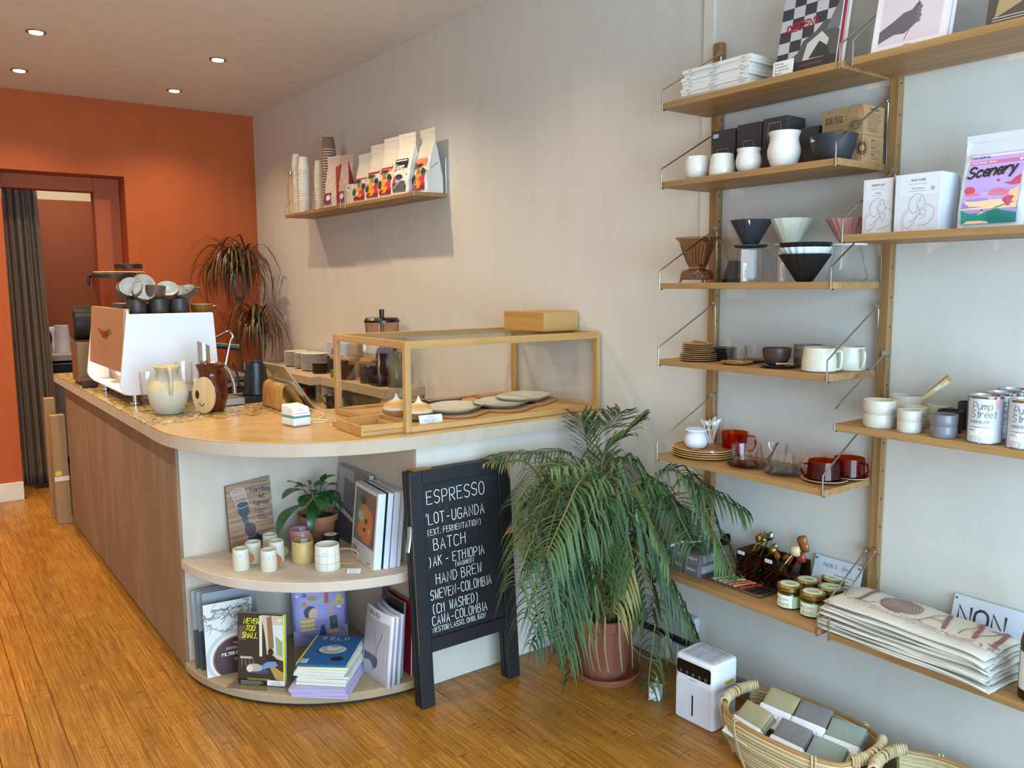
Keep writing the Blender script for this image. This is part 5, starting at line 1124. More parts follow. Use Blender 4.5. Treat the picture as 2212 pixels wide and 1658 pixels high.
for i, (tp, w, dr) in enumerate(LV):
    a = i*2.1; base = Vector((.02*math.cos(a), .02*math.sin(a), .10)); tp = Vector((tp[0], tp[1], tp[2]+.03)); mid = base.lerp(tp, .45)+Vector((0, 0, .05+.06*dr))
    B().tube(smooth_path([base, base.lerp(mid, .6)+Vector((0, 0, .01)), mid], 4), .0016, LILY, n=6).link('stem', pl)
    b = B(); leafmesh(b, mid, tp, w, LILY, dr*.35, fold=.2, n=9); b.link('leaf', pl)
# printed things
def book(name, lb, p, w, h, th, lean, rz, cov, page, art=None, grp=None, cat='book'):
    return standing(name, lb, p, w, h, th, lean, cov, page, art, rz, grp, cat)
def a_siphon(b, sf, w, h):
    rect(b, 0, 0, w, h, Q('#9a6f45'), sf, .0003)
    for i in range(22): y = h*(i+.5)/22; c = ['#9c7450', '#85603f', '#8a6650', '#a88458', '#7a564a'][i % 5]; shp(b, [(0, y+.002*math.sin(i)), (w, y+.03*h+.004), (w, y+.03*h+.004+h*.025*(1+i % 2)), (0, y+h*.02)], Q(c), sf, .0005+.00002*i)
    shp(b, [(w*.08, h*.9), (w*.4, h*.95), (w*.45, h*.80), (w*.18, h*.76)], Q('#a98a78'), sf, .0012); ribbon(b, [(w*.10, h*.88), (w*.2, h*.7), (w*.24, h*.6)], .0015, Q('#c9b8a8'), sf, .0016); ribbon(b, [(w*.40, h*.92), (w*.46, h*.72)], .0015, Q('#c9b8a8'), sf, .0016); ribbon(b, ell(w*.26, h*.90, w*.155, h*.045, 20, rot=.1)+[(w*.415, h*.905)], .0015, Q('#d6c8bc'), sf, .0016)
    shp(b, [(w*.19, h*.67), (w*.30, h*.74), (w*.46, h*.72), (w*.48, h*.58), (w*.42, h*.5), (w*.30, h*.50), (w*.22, h*.58)], Q('#1d2133'), sf, .0014); ribbon(b, ell(w*.33, h*.69, w*.145, h*.05, 20, rot=.12)+[(w*.475, h*.70)], .002, Q('#aeb6c4'), sf, .0017)
    shp(b, [(w*.30, h*.5), (w*.42, h*.5), (w*.46, h*.38), (w*.34, h*.36)], Q('#2a2f3e'), sf, .0015); shp(b, ell(w*.46, h*.30, w*.13, h*.10, 18, rot=-.3), Q('#4a2430'), sf, .0015); ribbon(b, ell(w*.47, h*.32, w*.15, h*.13, 20), .0015, Q('#9aa0ac'), sf, .0017)
    shp(b, [(w*.40, h*.2), (w*.6, h*.24), (w*.82, h*.12), (w*.85, h*.05), (w*.42, h*.02)], Q('#232c38'), sf, .0016); ribbon(b, [(w*.42, h*.04), (w*.5, h*.14), (w*.8, h*.10)], .003, Q('#7d8894'), sf, .0019)
    K = Q('#3a1f16'); text(b, 'Everything', w*.54, h*.86, h*.065, K, sf, w=.0028, off=.002, wid=.62); text(b, 'but', w*.72, h*.76, h*.06, K, sf, w=.0028, off=.002, wid=.62); text(b, 'Espresso', w*.60, h*.66, h*.06, K, sf, w=.0028, off=.002, wid=.62)
    for i, s_ in enumerate(('Professional', 'Coffee', 'Brewing', 'Techniques')): text(b, s_, w*(.66 if i else .6), h*(.57-.045*i), h*.028, K, sf, w=.0012, off=.002, wid=.7)
    text(b, 'Scott Rao', w*.14, h*.06, h*.035, Q('#e6ddd0'), sf, w=.0018, off=.002, wid=.7)
book('book', 'large book with an hourglass-shaped glass brewer on its brown cover, behind the striped mugs', (-1.335, 3.175, z), .178, .262, .014, .15, PI/2-.03, Q('#2c2320'), PAGE, a_siphon)
def a_palm(b, sf, w, h):
    rect(b, 0, 0, w, h, Q('#dcd8cf'), sf, .0003); rect(b, w*.06, h*.24, w*.95, h*.95, Q('#7a7a70'), sf, .0005)
    for i in range(11): x = w*(.40+.05*i); shp(b, [(min(x, w*.95), h*.95), (min(x+w*.022, w*.95), h*.95), (w*min(.95, (.40+.05*i+.2)), h*.60), (w*min(.93, .38+.05*i+.2), h*.60)], Q('#a8503c' if i % 1 == 0 else '#ddd'), sf, .0007)
    for i in range(9): rect(b, w*.80, h*(.28+.035*i), w*.95, h*(.295+.035*i), Q('#8c3a34'), sf, .0007)
    shp(b, [(w*.2, h*.36), (w*.5, h*.28), (w*.75, h*.27), (w*.84, h*.4), (w*.86, h*.62), (w*.76, h*.72), (w*.55, h*.76), (w*.35, h*.78), (w*.3, h*.6)], Q('#cf8048'), sf, .0009); shp(b, ell(w*.36, h*.60, w*.17, h*.085, 20), Q('#9a9c7c'), sf, .0011); shp(b, ell(w*.36, h*.60, w*.12, h*.06, 20), Q('#b9b694'), sf, .0013)
    shp(b, ell(w*.58, h*.56, w*.06, h*.04, 14), Q('#7a3f2a'), sf, .0011); shp(b, ell(w*.52, h*.44, w*.05, h*.025, 14), Q('#4a2c24'), sf, .0011); shp(b, ell(w*.72, h*.45, w*.05, h*.03, 14), Q('#d8b070'), sf, .0011)
    for k in range(7): a = .5+k*.35; ribbon(b, [(w*.42, h*.76), (w*.42+w*.2*math.cos(a), h*.76+h*.13*math.sin(a))], .0035, Q('#3b4f34'), sf, .0014)
    text(b, 'PALM', w*.08, h*.115, h*.05, IK, sf, w=.003, off=.001, wid=.8); text(b, 'PLACES', w*.08, h*.05, h*.05, IK, sf, w=.003, off=.001, wid=.8); lines(b, w*.08, h*.2, w*.55, 1, .01, IK, sf, .0014); text(b, 'gestalten', w*.72, h*.03, .006, IK, sf, w=.0008, off=.0006, wid=.7)
RB = -.10
def spinebook(i, lb, x, y, w, h, th, cov, page, art=None): return book('book', lb, (x, y, z), w, h, th, .10, RB, cov, page, art)
spinebook(0, 'tall white book with an orange table top on its cover, foremost of the upright row', -1.062, 2.772, .235, .285, .030, Q('#dcd8d0'), P('#d7d9e6', .7, var=.05), a_palm)
spinebook(1, 'thick green-spined book directly behind the orange table book', -1.027, 2.762, .235, .285, .022, Q('#2c4f48'), P('#d7d9e6', .7, var=.05))
spinebook(2, 'third thick white book in the upright row', -1.002, 2.757, .230, .285, .024, Q('#d9d8da'), P('#d2d5e2', .7, var=.05))
spinebook(3, 'white book last in the upright row, against the alcove side', -.974, 2.752, .225, .283, .014, Q('#dbd9dc'), P('#d2d5e2', .7, var=.05))
def a_cafe(b, sf, w, h):
    rect(b, 0, 0, w, h, Q('#857a7c'), sf, .0003); rect(b, w*.06, h*.15, w*.28, h*.93, Q('#6d7a74'), sf, .0005); shp(b, [(0, h*.96), (w*.5, h*.96), (w*.55, h*.8), (w*.2, h*.85), (w*.25, h*.5), (w*.14, h*.48), (0, h*.6)], Q('#b0a4a6'), sf, .0007)
    shp(b, [(0, h*.45), (w*.8, h*.32), (w*.8, h*.27), (0, h*.39)], Q('#cfc6c4'), sf, .0009); shp(b, [(0, h*.38), (w*.7, h*.26), (w*.7, 0), (0, 0)], Q('#574f54'), sf, .0008)
    for k in range(5): shp(b, ell(w*(.2+.09*k), h*(.46-.02*k), w*.02, h*.035, 8), Q('#3a2c2a'), sf, .001)
    for k in range(8): ribbon(b, [(w*(.08+.07*k), h*.33-.0), (w*(.10+.07*k), h*.1)], .0016, Q('#7b7378'), sf, .001)
    lines(b, w*.62, h*.78, w*.25, 8, .011, Q('#4c4648'), sf, .003, .0008)
book('book', 'large grey cafe picture book leaning in the alcove corner beside the plant', (-1.0, 3.035, z), .29, .30, .018, .15, -.04, Q('#a79ea2'), P('#c9c6cc', .7), a_cafe)
book('book', 'dark red-edged book rearmost in the alcove corner', (-.975, 3.06, z), .28, .295, .012, .12, -.04, Q('#5d2c38'), PAGE)
# ---------------- bottom level
z = .0455
def a_phys(b, sf, w, h):
    rect(b, 0, 0, w, h, Q('#d6d6d2'), sf, .0003)
    r2_ = random.Random(5)
    for i in range(26):
        p = [(w*r2_.uniform(0, 1), h*r2_.uniform(.45, .85))]
        for k in range(5): p.append((min(w*.99, max(.001, p[-1][0]+w*r2_.uniform(-.12, .16))), min(h*.98, max(h*.42, p[-1][1]+h*r2_.uniform(-.06, .08)))))
        ribbon(b, smooth_path2(p), .0028 if i % 3 else .005, Q('#9a9b92' if i % 2 else '#7f8078'), sf, .0004+.00001*i)
    c = (w*.62, h*.22)
    def cl(pts): return [(min(w, max(0, x)), min(h, max(0, y))) for x, y in pts]
    shp(b, cl(ell(c[0], c[1], w*.62, h*.37, 40)), Q('#b9bcbc'), sf, .0008); shp(b, cl(ell(c[0], c[1], w*.55, h*.33, 40)), Q('#d4d4d0'), sf, .0010); shp(b, cl(ell(c[0], c[1]-h*.01, w*.49, h*.295, 40)), Q('#8c5a48'), sf, .0012); shp(b, cl(ell(c[0], c[1]-h*.015, w*.46, h*.28, 40)), Q('#3c1119'), sf, .0014)
    text(b, 'JONATHAN GAGN', w*.14, h*.88, h*.032, IK, sf, w=.0016, off=.0018, wid=1.0, sp=1.12); L_ = Q('#d8c8b8')
    text(b, 'THE', w*.62, h*.40, h*.026, L_, sf, w=.001, off=.0018, align='c'); text(b, 'PHYSICS OF', w*.62, h*.33, h*.034, L_, sf, w=.0014, off=.0018, align='c', wid=.95); text(b, 'FILTER COFFEE', w*.62, h*.255, h*.038, Q('#efe6da'), sf, w=.0026, off=.0018, align='c', wid=.92)
    ribbon(b, smooth_path2([(w*.56, h*.19), (w*.6, h*.21), (w*.6, h*.17), (w*.66, h*.2), (w*.65, h*.16)]), .0014, L_, sf, .0018)
book('book', 'pale hardback with a dark red cup circle on the cover, at the lower left', (-1.487, 3.03, z), .178, .275, .012, .10, 1.46, Q('#1f1d1d'), PAGE, a_phys)
def a_greymag(b, sf, w, h): rect(b, 0, h*.5, w, h, Q('#8c8f96'), sf, .0003); rect(b, 0, 0, w, h*.5, Q('#2c2d2f'), sf, .0003); rect(b, w*.1, h*.1, w*.5, h*.45, Q('#4f4c48'), sf, .0005)
for i, (x, lb) in enumerate(((-1.545, 'grey-topped magazine nearest the left panel, rearmost of the lower left group'), (-1.52, 'grey-topped magazine second from the left panel'), (-1.498, 'grey-topped magazine just behind the pale hardback'))):
    book('magazine', lb, (-1.487+.012*i, 3.135-.026*i, z), .20, .30, .007, .10, 1.45, Q('#9a958e'), PAGE, a_greymag, cat='magazine')
def a_nts(b, sf, w, h):
    rect(b, 0, 0, w, h, Q('#3c2f28'), sf, .0003); shp(b, [(w*.5, h*.98), (w*.97, h*.98), (w*.97, h*.35), (w*.62, h*.42), (w*.58, h*.7)], Q('#c9b89a'), sf, .0005); shp(b, [(w*.62, h*.95), (w*.72, h*.98), (w*.78, h*.55), (w*.66, h*.45)], Q('#8a6a48'), sf, .0007); shp(b, [(w*.74, h*.85), (w*.96, h*.85), (w*.96, h*.38), (w*.78, h*.48)], Q('#cfd6d2'), sf, .0008); shp(b, [(w*.8, h*.7), (w*.95, h*.62), (w*.95, h*.4), (w*.82, h*.45)], Q('#8fa07c'), sf, .0009)
    rect(b, w*.46, h*.4, w*.52, h*.97, Q('#d9d2c2'), sf, .0007); shp(b, [(w*.6, h*.35), (w*.97, h*.18), (w*.97, h*.07), (w*.8, h*.09)], Q('#b08a4c'), sf, .0008)
    shp(b, ell(w*.70, h*.47, w*.06, h*.05, 14), Q('#3a2016'), sf, .0012); shp(b, [(w*.6, h*.42), (w*.68, h*.45), (w*.80, h*.40), (w*.84, h*.30), (w*.66, h*.32), (w*.6, h*.3)], Q('#2a2422'), sf, .0011); shp(b, [(w*.5, h*.27), (w*.62, h*.33), (w*.8, h*.34), (w*.86, h*.28), (w*.66, h*.25), (w*.55, h*.22)], Q('#6f8fb8'), sf, .0012)
    shp(b, ell(w*.36, h*.24, w*.17, h*.055, 18), Q('#b5a895'), sf, .0011); shp(b, ell(w*.25, h*.22, w*.07, h*.05, 14), Q('#d6ccbc'), sf, .0012); shp(b, ell(w*.46, h*.19, w*.2, h*.04, 16), Q('#4a4c66'), sf, .001); rect(b, w*.02, h*.62, w*.18, h*.82, Q('#6a5240'), sf, .0006)
    for k in range(4): ribbon(b, [(w*(.08+.08*k), h*.38), (w*(.09+.08*k), h*.26)], .0012, Q('#b9b4aa'), sf, .001)
    rect(b, w*.05, h*.36, w*.3, h*.39, Q('#b9b4aa'), sf, .001)
    rect(b, 0, 0, w, h*.075, Q('#1d1917'), sf, .0012); Yl = Q('#d8d62c')
    for i, (s_, x, y) in enumerate((('NEVER', .13, .855), ('TOO', .17, .755), ('SMALL', .09, .655))): text(b, s_, w*x, h*y, h*.072, Yl, sf, w=.0034, off=.0016, wid=.72, shear=.25)
    lines(b, w*.2, h*.085, w*.5, 2, .004, Yl, sf, .001, .0015); lines(b, w*.06, h*.045, w*.5, 3, .005, Q('#d8d2c8'), sf, .001, .0015)
    rect(b, w*.62, .0, w, h*.075, Q('#dfddd8'), sf, .0017); text(b, 'PLEASE BUY', w*.81, h*.045, .0045, GRL, sf, w=.0006, off=.002, align='c', wid=.8); text(b, 'THE LOAM TO READ', w*.81, h*.015, .0045, GRL, sf, w=.0006, off=.002, align='c', wid=.7)
    rect(b, w*.965, h*.05, w, h, Yl, sf, .0012); rect(b, w*.86, h*.90, w*.93, h*.94, Q('#cdd0c8'), sf, .0012); text(b, '01', w*.87, h*.905, .006, Q('#fff'), sf, w=.001, off=.0016)
NB = (-1.433, 2.861, z+.004); NRZ = .785
book('book', 'small book with bright yellow hand-lettered title in a clear stand', NB, .182, .265, .016, .07, NRZ, Q('#2c2622'), P('#c9c8a0', .7), a_nts)
t = T('book_stand', 'clear acrylic stand holding the book with the yellow title', 'stand', (-1.433, 2.861, z), NRZ); AC2 = thin_glass('#f8fafa', '#b9c4c8', .06)
B().box(-.035, .10, -.12, .12, 0, .0025, AC2).link('base', t, smooth=False); B().box(-.035, -.0325, -.12, .12, .003, .02, AC2).link('lip', t, smooth=False); b = B(); sf = flat((.048, .12, .003), (0, -1, 0), (.12, 0, 1)); b.add([sf(x, y, o) for o in (0, .003) for x, y in ((0, 0), (.24, 0), (.24, .31), (0, .31))], [(0, 3, 2, 1), (4, 5, 6, 7), (0, 1, 5, 4), (1, 2, 6, 5), (2, 3, 7, 6), (3, 0, 4, 7)], AC2); b.link('back', t, smooth=False)
def a_morgen(b, sf, w, h):
    rect(b, 0, 0, w, h, Q('#4a3f8a'), sf, .0003)
    for k in range(6): rect(b, 0, h*(.62+.065*k), w, h*(.69+.065*k) if k < 5 else h, Q(['#6a62ac', '#8580bf', '#a09dcf', '#b9b8dc', '#c8c9e4', '#cfd1e8'][k]), sf, .0005)
    rect(b, 0, 0, w, h*.2, Q('#a093c9'), sf, .0006); shp(b, [(w*.06, h*.64), (w*.08, h*.665), (w*.9, h*.45), (w*.88, h*.42)], Q('#d9d9ea'), sf, .0009)
    text(b, 'Morgenmete', w*.08, h*.86, h*.085, Q('#b3935a'), sf, w=.0052, off=.0012, wid=.62, shear=.15)
    for i in range(6): shp(b, ell(w*.26, h*(.20+.027*i), w*.15, h*.018, 18), Q('#c99a5c' if i % 2 else '#e2c08a'), sf, .001+.0001*i)
    shp(b, ell(w*.32, h*.42, w*.12, h*.085, 18), Q('#1f1a24'), sf, .001); shp(b, ell(w*.37, h*.40, w*.08, h*.075, 18, rot=-.4), Q('#d6a184'), sf, .0012); shp(b, [(w*.3, h*.34), (w*.6, h*.3), (w*.95, h*.16), (w*.95, h*.12), (w*.4, h*.12)], Q('#8e8aa8'), sf, .0008); ribbon(b, [(w*.80, h*.2), (w*.70, h*.34), (w*.68, h*.48)], .012, Q('#c98f74'), sf, .0011)
    shp(b, ell(w*.22, h*.535, w*.05, h*.032, 16), Q('#d26a2c'), sf, .0011); shp(b, [(w*.58, h*.52), (w*.66, h*.51), (w*.67, h*.66), (w*.6, h*.67)], Q('#b14a30'), sf, .0011)
    for k in range(4): ribbon(b, smooth_path2([(w*(.88-.02*k), h*.60), (w*(.78+.05*k), h*.53), (w*(.74+.06*k), h*.47)]), .007, Q('#d9b93c'), sf, .0012+.0001*k)
    shp(b, ell(w*.36, h*.60, w*.09, h*.035, 14), Q('#b4703a'), sf, .0011); shp(b, ell(w*.5, h*.55, w*.06, h*.03, 14), Q('#a8a08a'), sf, .0011); shp(b, ell(w*.22, h*.65, w*.05, h*.03, 14), Q('#3c5a8a'), sf, .0011)
    shp(b, [(w*.68, h*.16), (w*.82, h*.17), (w*.80, h*.34), (w*.66, h*.33)], Q('#2c4c4c'), sf, .0013); shp(b, ell(w*.74, h*.13, w*.12, h*.025, 16), Q('#d0a862'), sf, .0014); shp(b, [(w*.46, h*.08), (w*.6, h*.10), (w*.56, h*.24), (w*.5, h*.22)], Q('#2a3c7c'), sf, .0013)
t = T('poster_card', 'purple magazine with gold lettering leaning in the bottom corner of the alcove', 'magazine', (-1.105, 3.075, z)); t.rotation_euler = (0, .16, 1.32)
def cur(x, y, o=0): return Vector((-.02*(1-((x-.11)/.11)**2)*.6*(y/.31)-o, .11-x, y))
b = B(); b.grid(lambda u, v: cur(.22*u, .31*v), 12, 4, Q('#9c90c4')); b.link('sheet', t, solid=.002)
b = B(); a_morgen(b, lambda x, y, o=0: cur(x, y, o+.0012), .22, .31); b.link('cover_print', t, smooth=False)
def a_solo(b, sf, w, h):
    rect(b, 0, 0, w, h, Q('#1f5f96'), sf, .0003); rect(b, 0, 0, w*.04, h, Q('#d8cf3c'), sf, .0005); text(b, 'SOLO', w*.5, h*.86, h*.08, Q('#d8cf4c'), sf, w=.0042, off=.0006, align='c', sp=1.6); lines(b, w*.35, h*.82, w*.32, 1, .01, Q('#d8dce0'), sf, .0015, .0006, .05)
    shp(b, ell(w*.52, h*.48, w*.30, h*.15, 28), Q('#15436f'), sf, .0005); shp(b, ell(w*.54, h*.50, w*.28, h*.145, 28), Q('#c6c6c4'), sf, .0007); shp(b, ell(w*.54, h*.52, w*.20, h*.10, 26), Q('#aeb0b0'), sf, .0009); shp(b, ell(w*.54, h*.55, w*.14, h*.09, 24), Q('#d6d6d4'), sf, .0011); shp(b, ell(w*.55, h*.60, w*.115, h*.055, 24), Q('#e6e6e4'), sf, .0013); shp(b, ell(w*.55, h*.605, w*.09, h*.04, 24), Q('#9d9a94'), sf, .0015); ribbon(b, [(w*.36, h*.40), (w*.66, h*.42)], .003, Q('#7c8084'), sf, .0014)
    shp(b, ell(w*.74, h*.20, w*.13, h*.075, 22), Q('#15202c'), sf, .0007); rect(b, w*.06, h*.04, w*.2, h*.17, Q('#d4dade'), sf, .0008); lines(b, w*.07, h*.15, w*.11, 6, h*.018, Q('#4c545c'), sf, .0014, .001)
def a_lav(b, sf, w, h): rect(b, 0, 0, w, h, Q('#8d86b4'), sf, .0003); rect(b, w*.5, h*.1, w*.9, h*.8, Q('#3a3450'), sf, .0005)
SR = PI-.62-PI/2-.10
LAVC = P('#b3a6cc', .5, var=.03)
for i in range(4):
    mag_flat((-1.215-.003*i, 2.745+.003*i, z+i*.0082), .262, .205, .0078, LAVC, P('#cdc6dc', .7), nth('lavender magazine at the base of the front pile', i, 4), grp='lavender magazines at the bottom of the pile', rz=SR+PI/2*0+.03*((i*3) % 2), front=None)
for i in range(9):
    mag_flat((-1.205+rnd.uniform(-.006, .006), 2.755+rnd.uniform(-.006, .006), z+.0335+i*.0088), .245, .185, .0084, Q('#dcd9a8' if i % 3 == 1 else '#d8d8d4') if i < 8 else Q('#1f5f96'), P('#dcdcd6', .7, var=.05), nth('pale-edged magazine in the pile under the blue cover', i, 9) if i < 8 else 'blue magazine with a white cup and saucer on top of the pile', grp='magazine pile at the front of the alcove', rz=SR+rnd.uniform(-.04, .04), front=a_solo if i == 8 else None)
def fan_mag(i, x, y, rz, lean, art, cov, lb, w=.20, h=.265):
    t = T('magazine', lb, 'magazine', (x, y, z), rz, 'magazines fanned at the right of the alcove'); t.rotation_euler = (0, lean, rz)
    def f(xx, yy, o=0): return Vector((-.016*math.sin(PI*min(1, max(0, xx/w))*.9)*(.4+.6*yy/h)-o, w/2-xx, yy))
    B().grid(lambda u, v: f(w*u, h*v, 0), 12, 3, cov).link('cover', t, solid=.0016); 
    for k in range(4): B().grid(lambda u, v: f(w*u*.985, h*v*.99+.001, -.0022-.0016*k), 12, 1, P('#d6d3dc', .7, var=.05)).link('page', t)
    if art: b = B(); art(b, lambda xx, yy, o=0: f(xx, yy, o+.0011), w, h); b.link('cover_print', t, smooth=False)
def a_comp(b, sf, w, h):
    n = 8; b.grid(lambda u, v: sf(w*(.08+.84*u), h*(.10+.76*v), .0003), n, 1, Q('#b5adb4'))
    g = lambda x, y: (w*x, h*y)
    shp(b, [g(.08, .20), g(.3, .24), g(.4, .22), g(.5, .16), g(.58, .20), g(.62, .28), g(.58, .33), g(.4, .34), g(.25, .33), g(.08, .33)], Q('#565058'), sf, .0016); ribbon(b, [g(.42, .12), g(.52, .25), g(.58, .48), g(.74, .72)], .0016, Q('#4a444a'), sf, .002); ribbon(b, [g(.52, .3), g(.5, .55), g(.42, .75)], .0013, Q('#4a444a'), sf, .002)
    text(b, 'COMPANION', w*.10, h*.885, h*.072, IK, sf, w=.0022, off=.001, wid=.72)
fan_mag(0, -1.078, 2.655, .06, .13, a_comp, Q('#dcd8dc'), 'white-bordered magazine with a hand on its cover, foremost of the right-hand fan')
fan_mag(1, -1.050, 2.65, -.06, .12, None, Q('#d2ced6'), 'second white magazine of the right-hand fan'); fan_mag(2, -1.024, 2.66, -.05, .11, None, Q('#cfcbd2'), 'third white magazine of the right-hand fan')
fan_mag(3, -.990, 2.70, -.05, .08, lambda b, sf, w, h: b.grid(lambda u, v: sf(w*u, h*(.3+.7*v), .0004), 8, 1, Q('#2a2628')), Q('#8c8890'), 'black-and-white magazine behind the right-hand fan', h=.29)
book('magazine', 'red-backed magazine at the very rear of the right-hand fan', (-.958, 2.705, z), .22, .285, .006, .03, -.02, Q('#9c1f30'), PAGE, cat='magazine')

# ================================================================== on the worktop
z = CT+.0008
JG = P('#c6bfa8', .4, var=.14, scale=50)
def jug_glaze():
    s = NT('jug_glaze'); g = s.n('ShaderNodeTexCoord'); sp = s.n('ShaderNodeSeparateXYZ'); s.l(g.outputs['Object'], sp.inputs[0]); n_ = s.noise(s.coord((40, 40, 40)), 1, 4)
    a = s.n('ShaderNodeMath', operation='MULTIPLY_ADD'); a.inputs[1].default_value = .012; s.l(n_, a.inputs[0]); s.l(sp.outputs[2], a.inputs[2])
    r = s.ramp(a.outputs[0], [(.0, '#bdb9aa'), (.105, '#c3bda8'), (.112, '#c4b794'), (.143, '#c7ba96'), (.148, '#a9a59a'), (.19, '#b0aa9a'), (.2, '#cbb98c')]); s.bsdf(r, .35); return s.m
JGL = jug_glaze()
t = T('jug', 'round-bellied cream stoneware jug with strap handle facing the viewer', 'jug', (-1.507, 3.655, z)); 
B().lathe([(.0005, 0), (.050, 0), (.056, .004), (.076, .05), (.083, .085), (.080, .112), (.060, .142), (.046, .158), (.043, .172), (.050, .190), (.055, .200), (.053, .202), (.047, .190), (.039, .172), (.042, .155), (.055, .14), (.0005, .08)], JGL, n=52).link('body', t, ang=60)
ha = -1.70; hd = Vector((math.cos(ha), math.sin(ha), 0))
B().tube([hd*r+Vector((0, 0, zz)) for r, zz in [(q.x, q.y) for q in smooth_path([(.050, .186, 0), (.075, .190, 0), (.094, .172, 0), (.099, .14, 0), (.094, .11, 0), (.083, .092, 0)], 6)]], .0088, JGL, n=10, flat=1.7).link('handle', t)
BRG = P('#5c2410', .12, var=.35, scale=14)
t = T('jug', 'glossy dark brown glazed jug with a wooden face board leaning on it', 'jug', (-1.338, 3.62, z)); B().lathe([(.0005, 0), (.046, 0), (.052, .006), (.064, .05), (.066, .085), (.059, .125), (.050, .152), (.049, .165), (.060, .196), (.062, .2), (.057, .198), (.046, .166), (.046, .15), (.0005, .07)], BRG, n=48).link('body', t, ang=60)
ha = -1.12; hd = Vector((math.cos(ha), math.sin(ha), 0)); B().tube([hd*r+Vector((0, 0, zz)) for r, zz in [(q.x, q.y) for q in smooth_path([(.048, .172, 0), (.07, .176, 0), (.086, .155, 0), (.084, .10, 0), (.066, .065, 0)], 6)]], .0075, BRG, n=10, flat=1.6).link('handle', t)
t = T('wooden_ornament', 'oval pale wooden board with round dark eye and small smile', 'ornament', (-1.395, 3.545, z)); t.rotation_euler = (0, 0, .62)
b = B(); pts = ell(0, .078, .056, .077, 36); b.add([Vector((x_, -y*1.0, zz)) for x_ in (0, .008) for y, zz in pts], [tuple(range(36)), tuple(range(71, 35, -1))]+[(i, (i+1) % 36, (i+1) % 36+36, i+36) for i in range(36)], wood('#d8b98a', '#c29e6c', 'z', .5, 30, 'face')); b.link('board', t, smooth=False)
b = B(); sf = flat((-.0004, 0, 0), (0, -1, 0), (0, 0, 1)); shp(b, ell(-.030, .080, .010, .018, 20), P('#2a1c16', .5), sf, .0004); ribbon(b, smooth_path2([(-.020, .042), (-.008, .032), (.004, .042)]), .0035, P('#2a1c16', .5), sf, .0005); b.link('painted_face', t, smooth=False)
FG = thin_glass('#ffffff', '#d0d6d2', .07)
for i, (x, y, zz, lb) in enumerate(((-1.555, 3.78, 0, 'faceted drinking glass left of the cream jug, lower of the stack'), (-1.555, 3.78, .055, 'faceted drinking glass left of the cream jug, upper of the stack'), (-1.40, 3.80, 0, 'faceted glass between the two jugs, lower of the stack'), (-1.40, 3.80, .045, 'faceted glass between the two jugs, second of the stack'), (-1.40, 3.80, .09, 'faceted glass between the two jugs, topmost of the stack'), (-1.345, 3.85, 0, 'faceted glass behind the brown jug'))):
    t = T('tumbler_glass', lb, 'glass', (x, y, z+zz), i*.3, 'faceted drinking glasses'); B().lathe([(.0005, .002), (.027, .002), (.029, .01), (.035, .06), (.038, .112), (.036, .112), (.033, .06), (.026, .014), (.0005, .012)], FG, n=14).link('body', t, ang=12)
# espresso machine
WMT = P('#e2e1e4', .35, var=.01); BRZ = P('#a98568', .42, .1, var=.04); CHR = P('#c8c8ca', .12, 1, var=.03)
em = T('espresso_machine', 'white boxy espresso machine with bronze back panel facing the shop', 'espresso machine', (-1.41, 4.37, z))
# local: x from -.20 (shop side) to .22 (barista side); y from -.40 to .42
def side_plate(y):
    n = 8; pts = [(-.195, .405), (-.225, .09)]
    pts = [(-.175, .436-.0)]+[(-.222, .10)]+[(-.222+.045-.045*math.cos(PI/2*k/n), .10-.052*math.sin(PI/2*k/n)-.0) for k in range(1, n+1)]+[(.215, .048), (.215, .10), (.200, .405), (.196, .412), (-.168, .412)]
    b = B(); vs = [Vector((x, yy, zz)) for yy in (y, y+.018) for x, zz in pts]; m = len(pts)
    b.add(vs, [tuple(range(m)), tuple(range(2*m-1, m-1, -1))]+[(i, i+m, (i+1) % m+m, (i+1) % m) for i in range(m)], WMT); return b.link('side_panel', em, bevel=.003)
side_plate(-.402); side_plate(.385)
b = B(); b.add([Vector(p) for p in ((-.185, -.38, .435), (-.185, .383, .435), (-.208, .383, .150), (-.208, -.38, .150), (-.16, -.38, .435), (-.16, .383, .435), (-.186, .383, .150), (-.186, -.38, .150))], [(0, 1, 2, 3), (7, 6, 5, 4), (0, 4, 5, 1), (1, 5, 6, 2), (2, 6, 7, 3), (3, 7, 4, 0)], BRZ); b.link('back_panel', em, smooth=False, bevel=.002)['label'] = 'matt bronze back panel'
B().box(-.2, .2, -.383, .384, .050, .060, WMT).link('base_plate', em, smooth=False); B().box(-.15, .19, -.383, .384, .35, .400, P('#a9a9ac', .3, .8)).link('top_tray', em, smooth=False); B().box(-.12, .12, -.383, .384, .062, .35, P('#6a4440', .3, .5)).link('core', em, smooth=False)
B().box(-.205, -.193, -.378, .378, .061, .070, glow('#ffe6a8', 7)).link('light_strip', em, smooth=False)['label'] = 'glowing warm light strip under the back panel'
b = B(); CP = P('#9a5c48', .2, .9)
b.add([Vector(p) for p in ((-.202, .15, .335), (-.205, .0, .322), (-.207, .0, .290), (-.202, -.15, .338), (-.205, -.03, .322), (-.205, .03, .322))], [(0, 5, 2), (3, 2, 4), (5, 4, 2)], CP); b.link('emblem', em, smooth=False, solid=.004)['label'] = 'copper winged emblem'
for y in (-.25, .0, .25):
    l = bpy.data.lights.new('machine_glow', 'POINT'); l.energy = .35; l.color = (1, .82, .5); l.shadow_soft_size = .02; o = bpy.data.objects.new('machine_glow', l); COL.objects.link(o); o.parent = em; o.location = (-.165, y, .10)
for y in (-.34, .33):
    for x in (-.15, .16): B().lathe([(.0005, 0), (.024, 0), (.024, .012), (.011, .014), (.011, .05)], CHR, n=28, c=(x, y, 0)).link('foot', em)
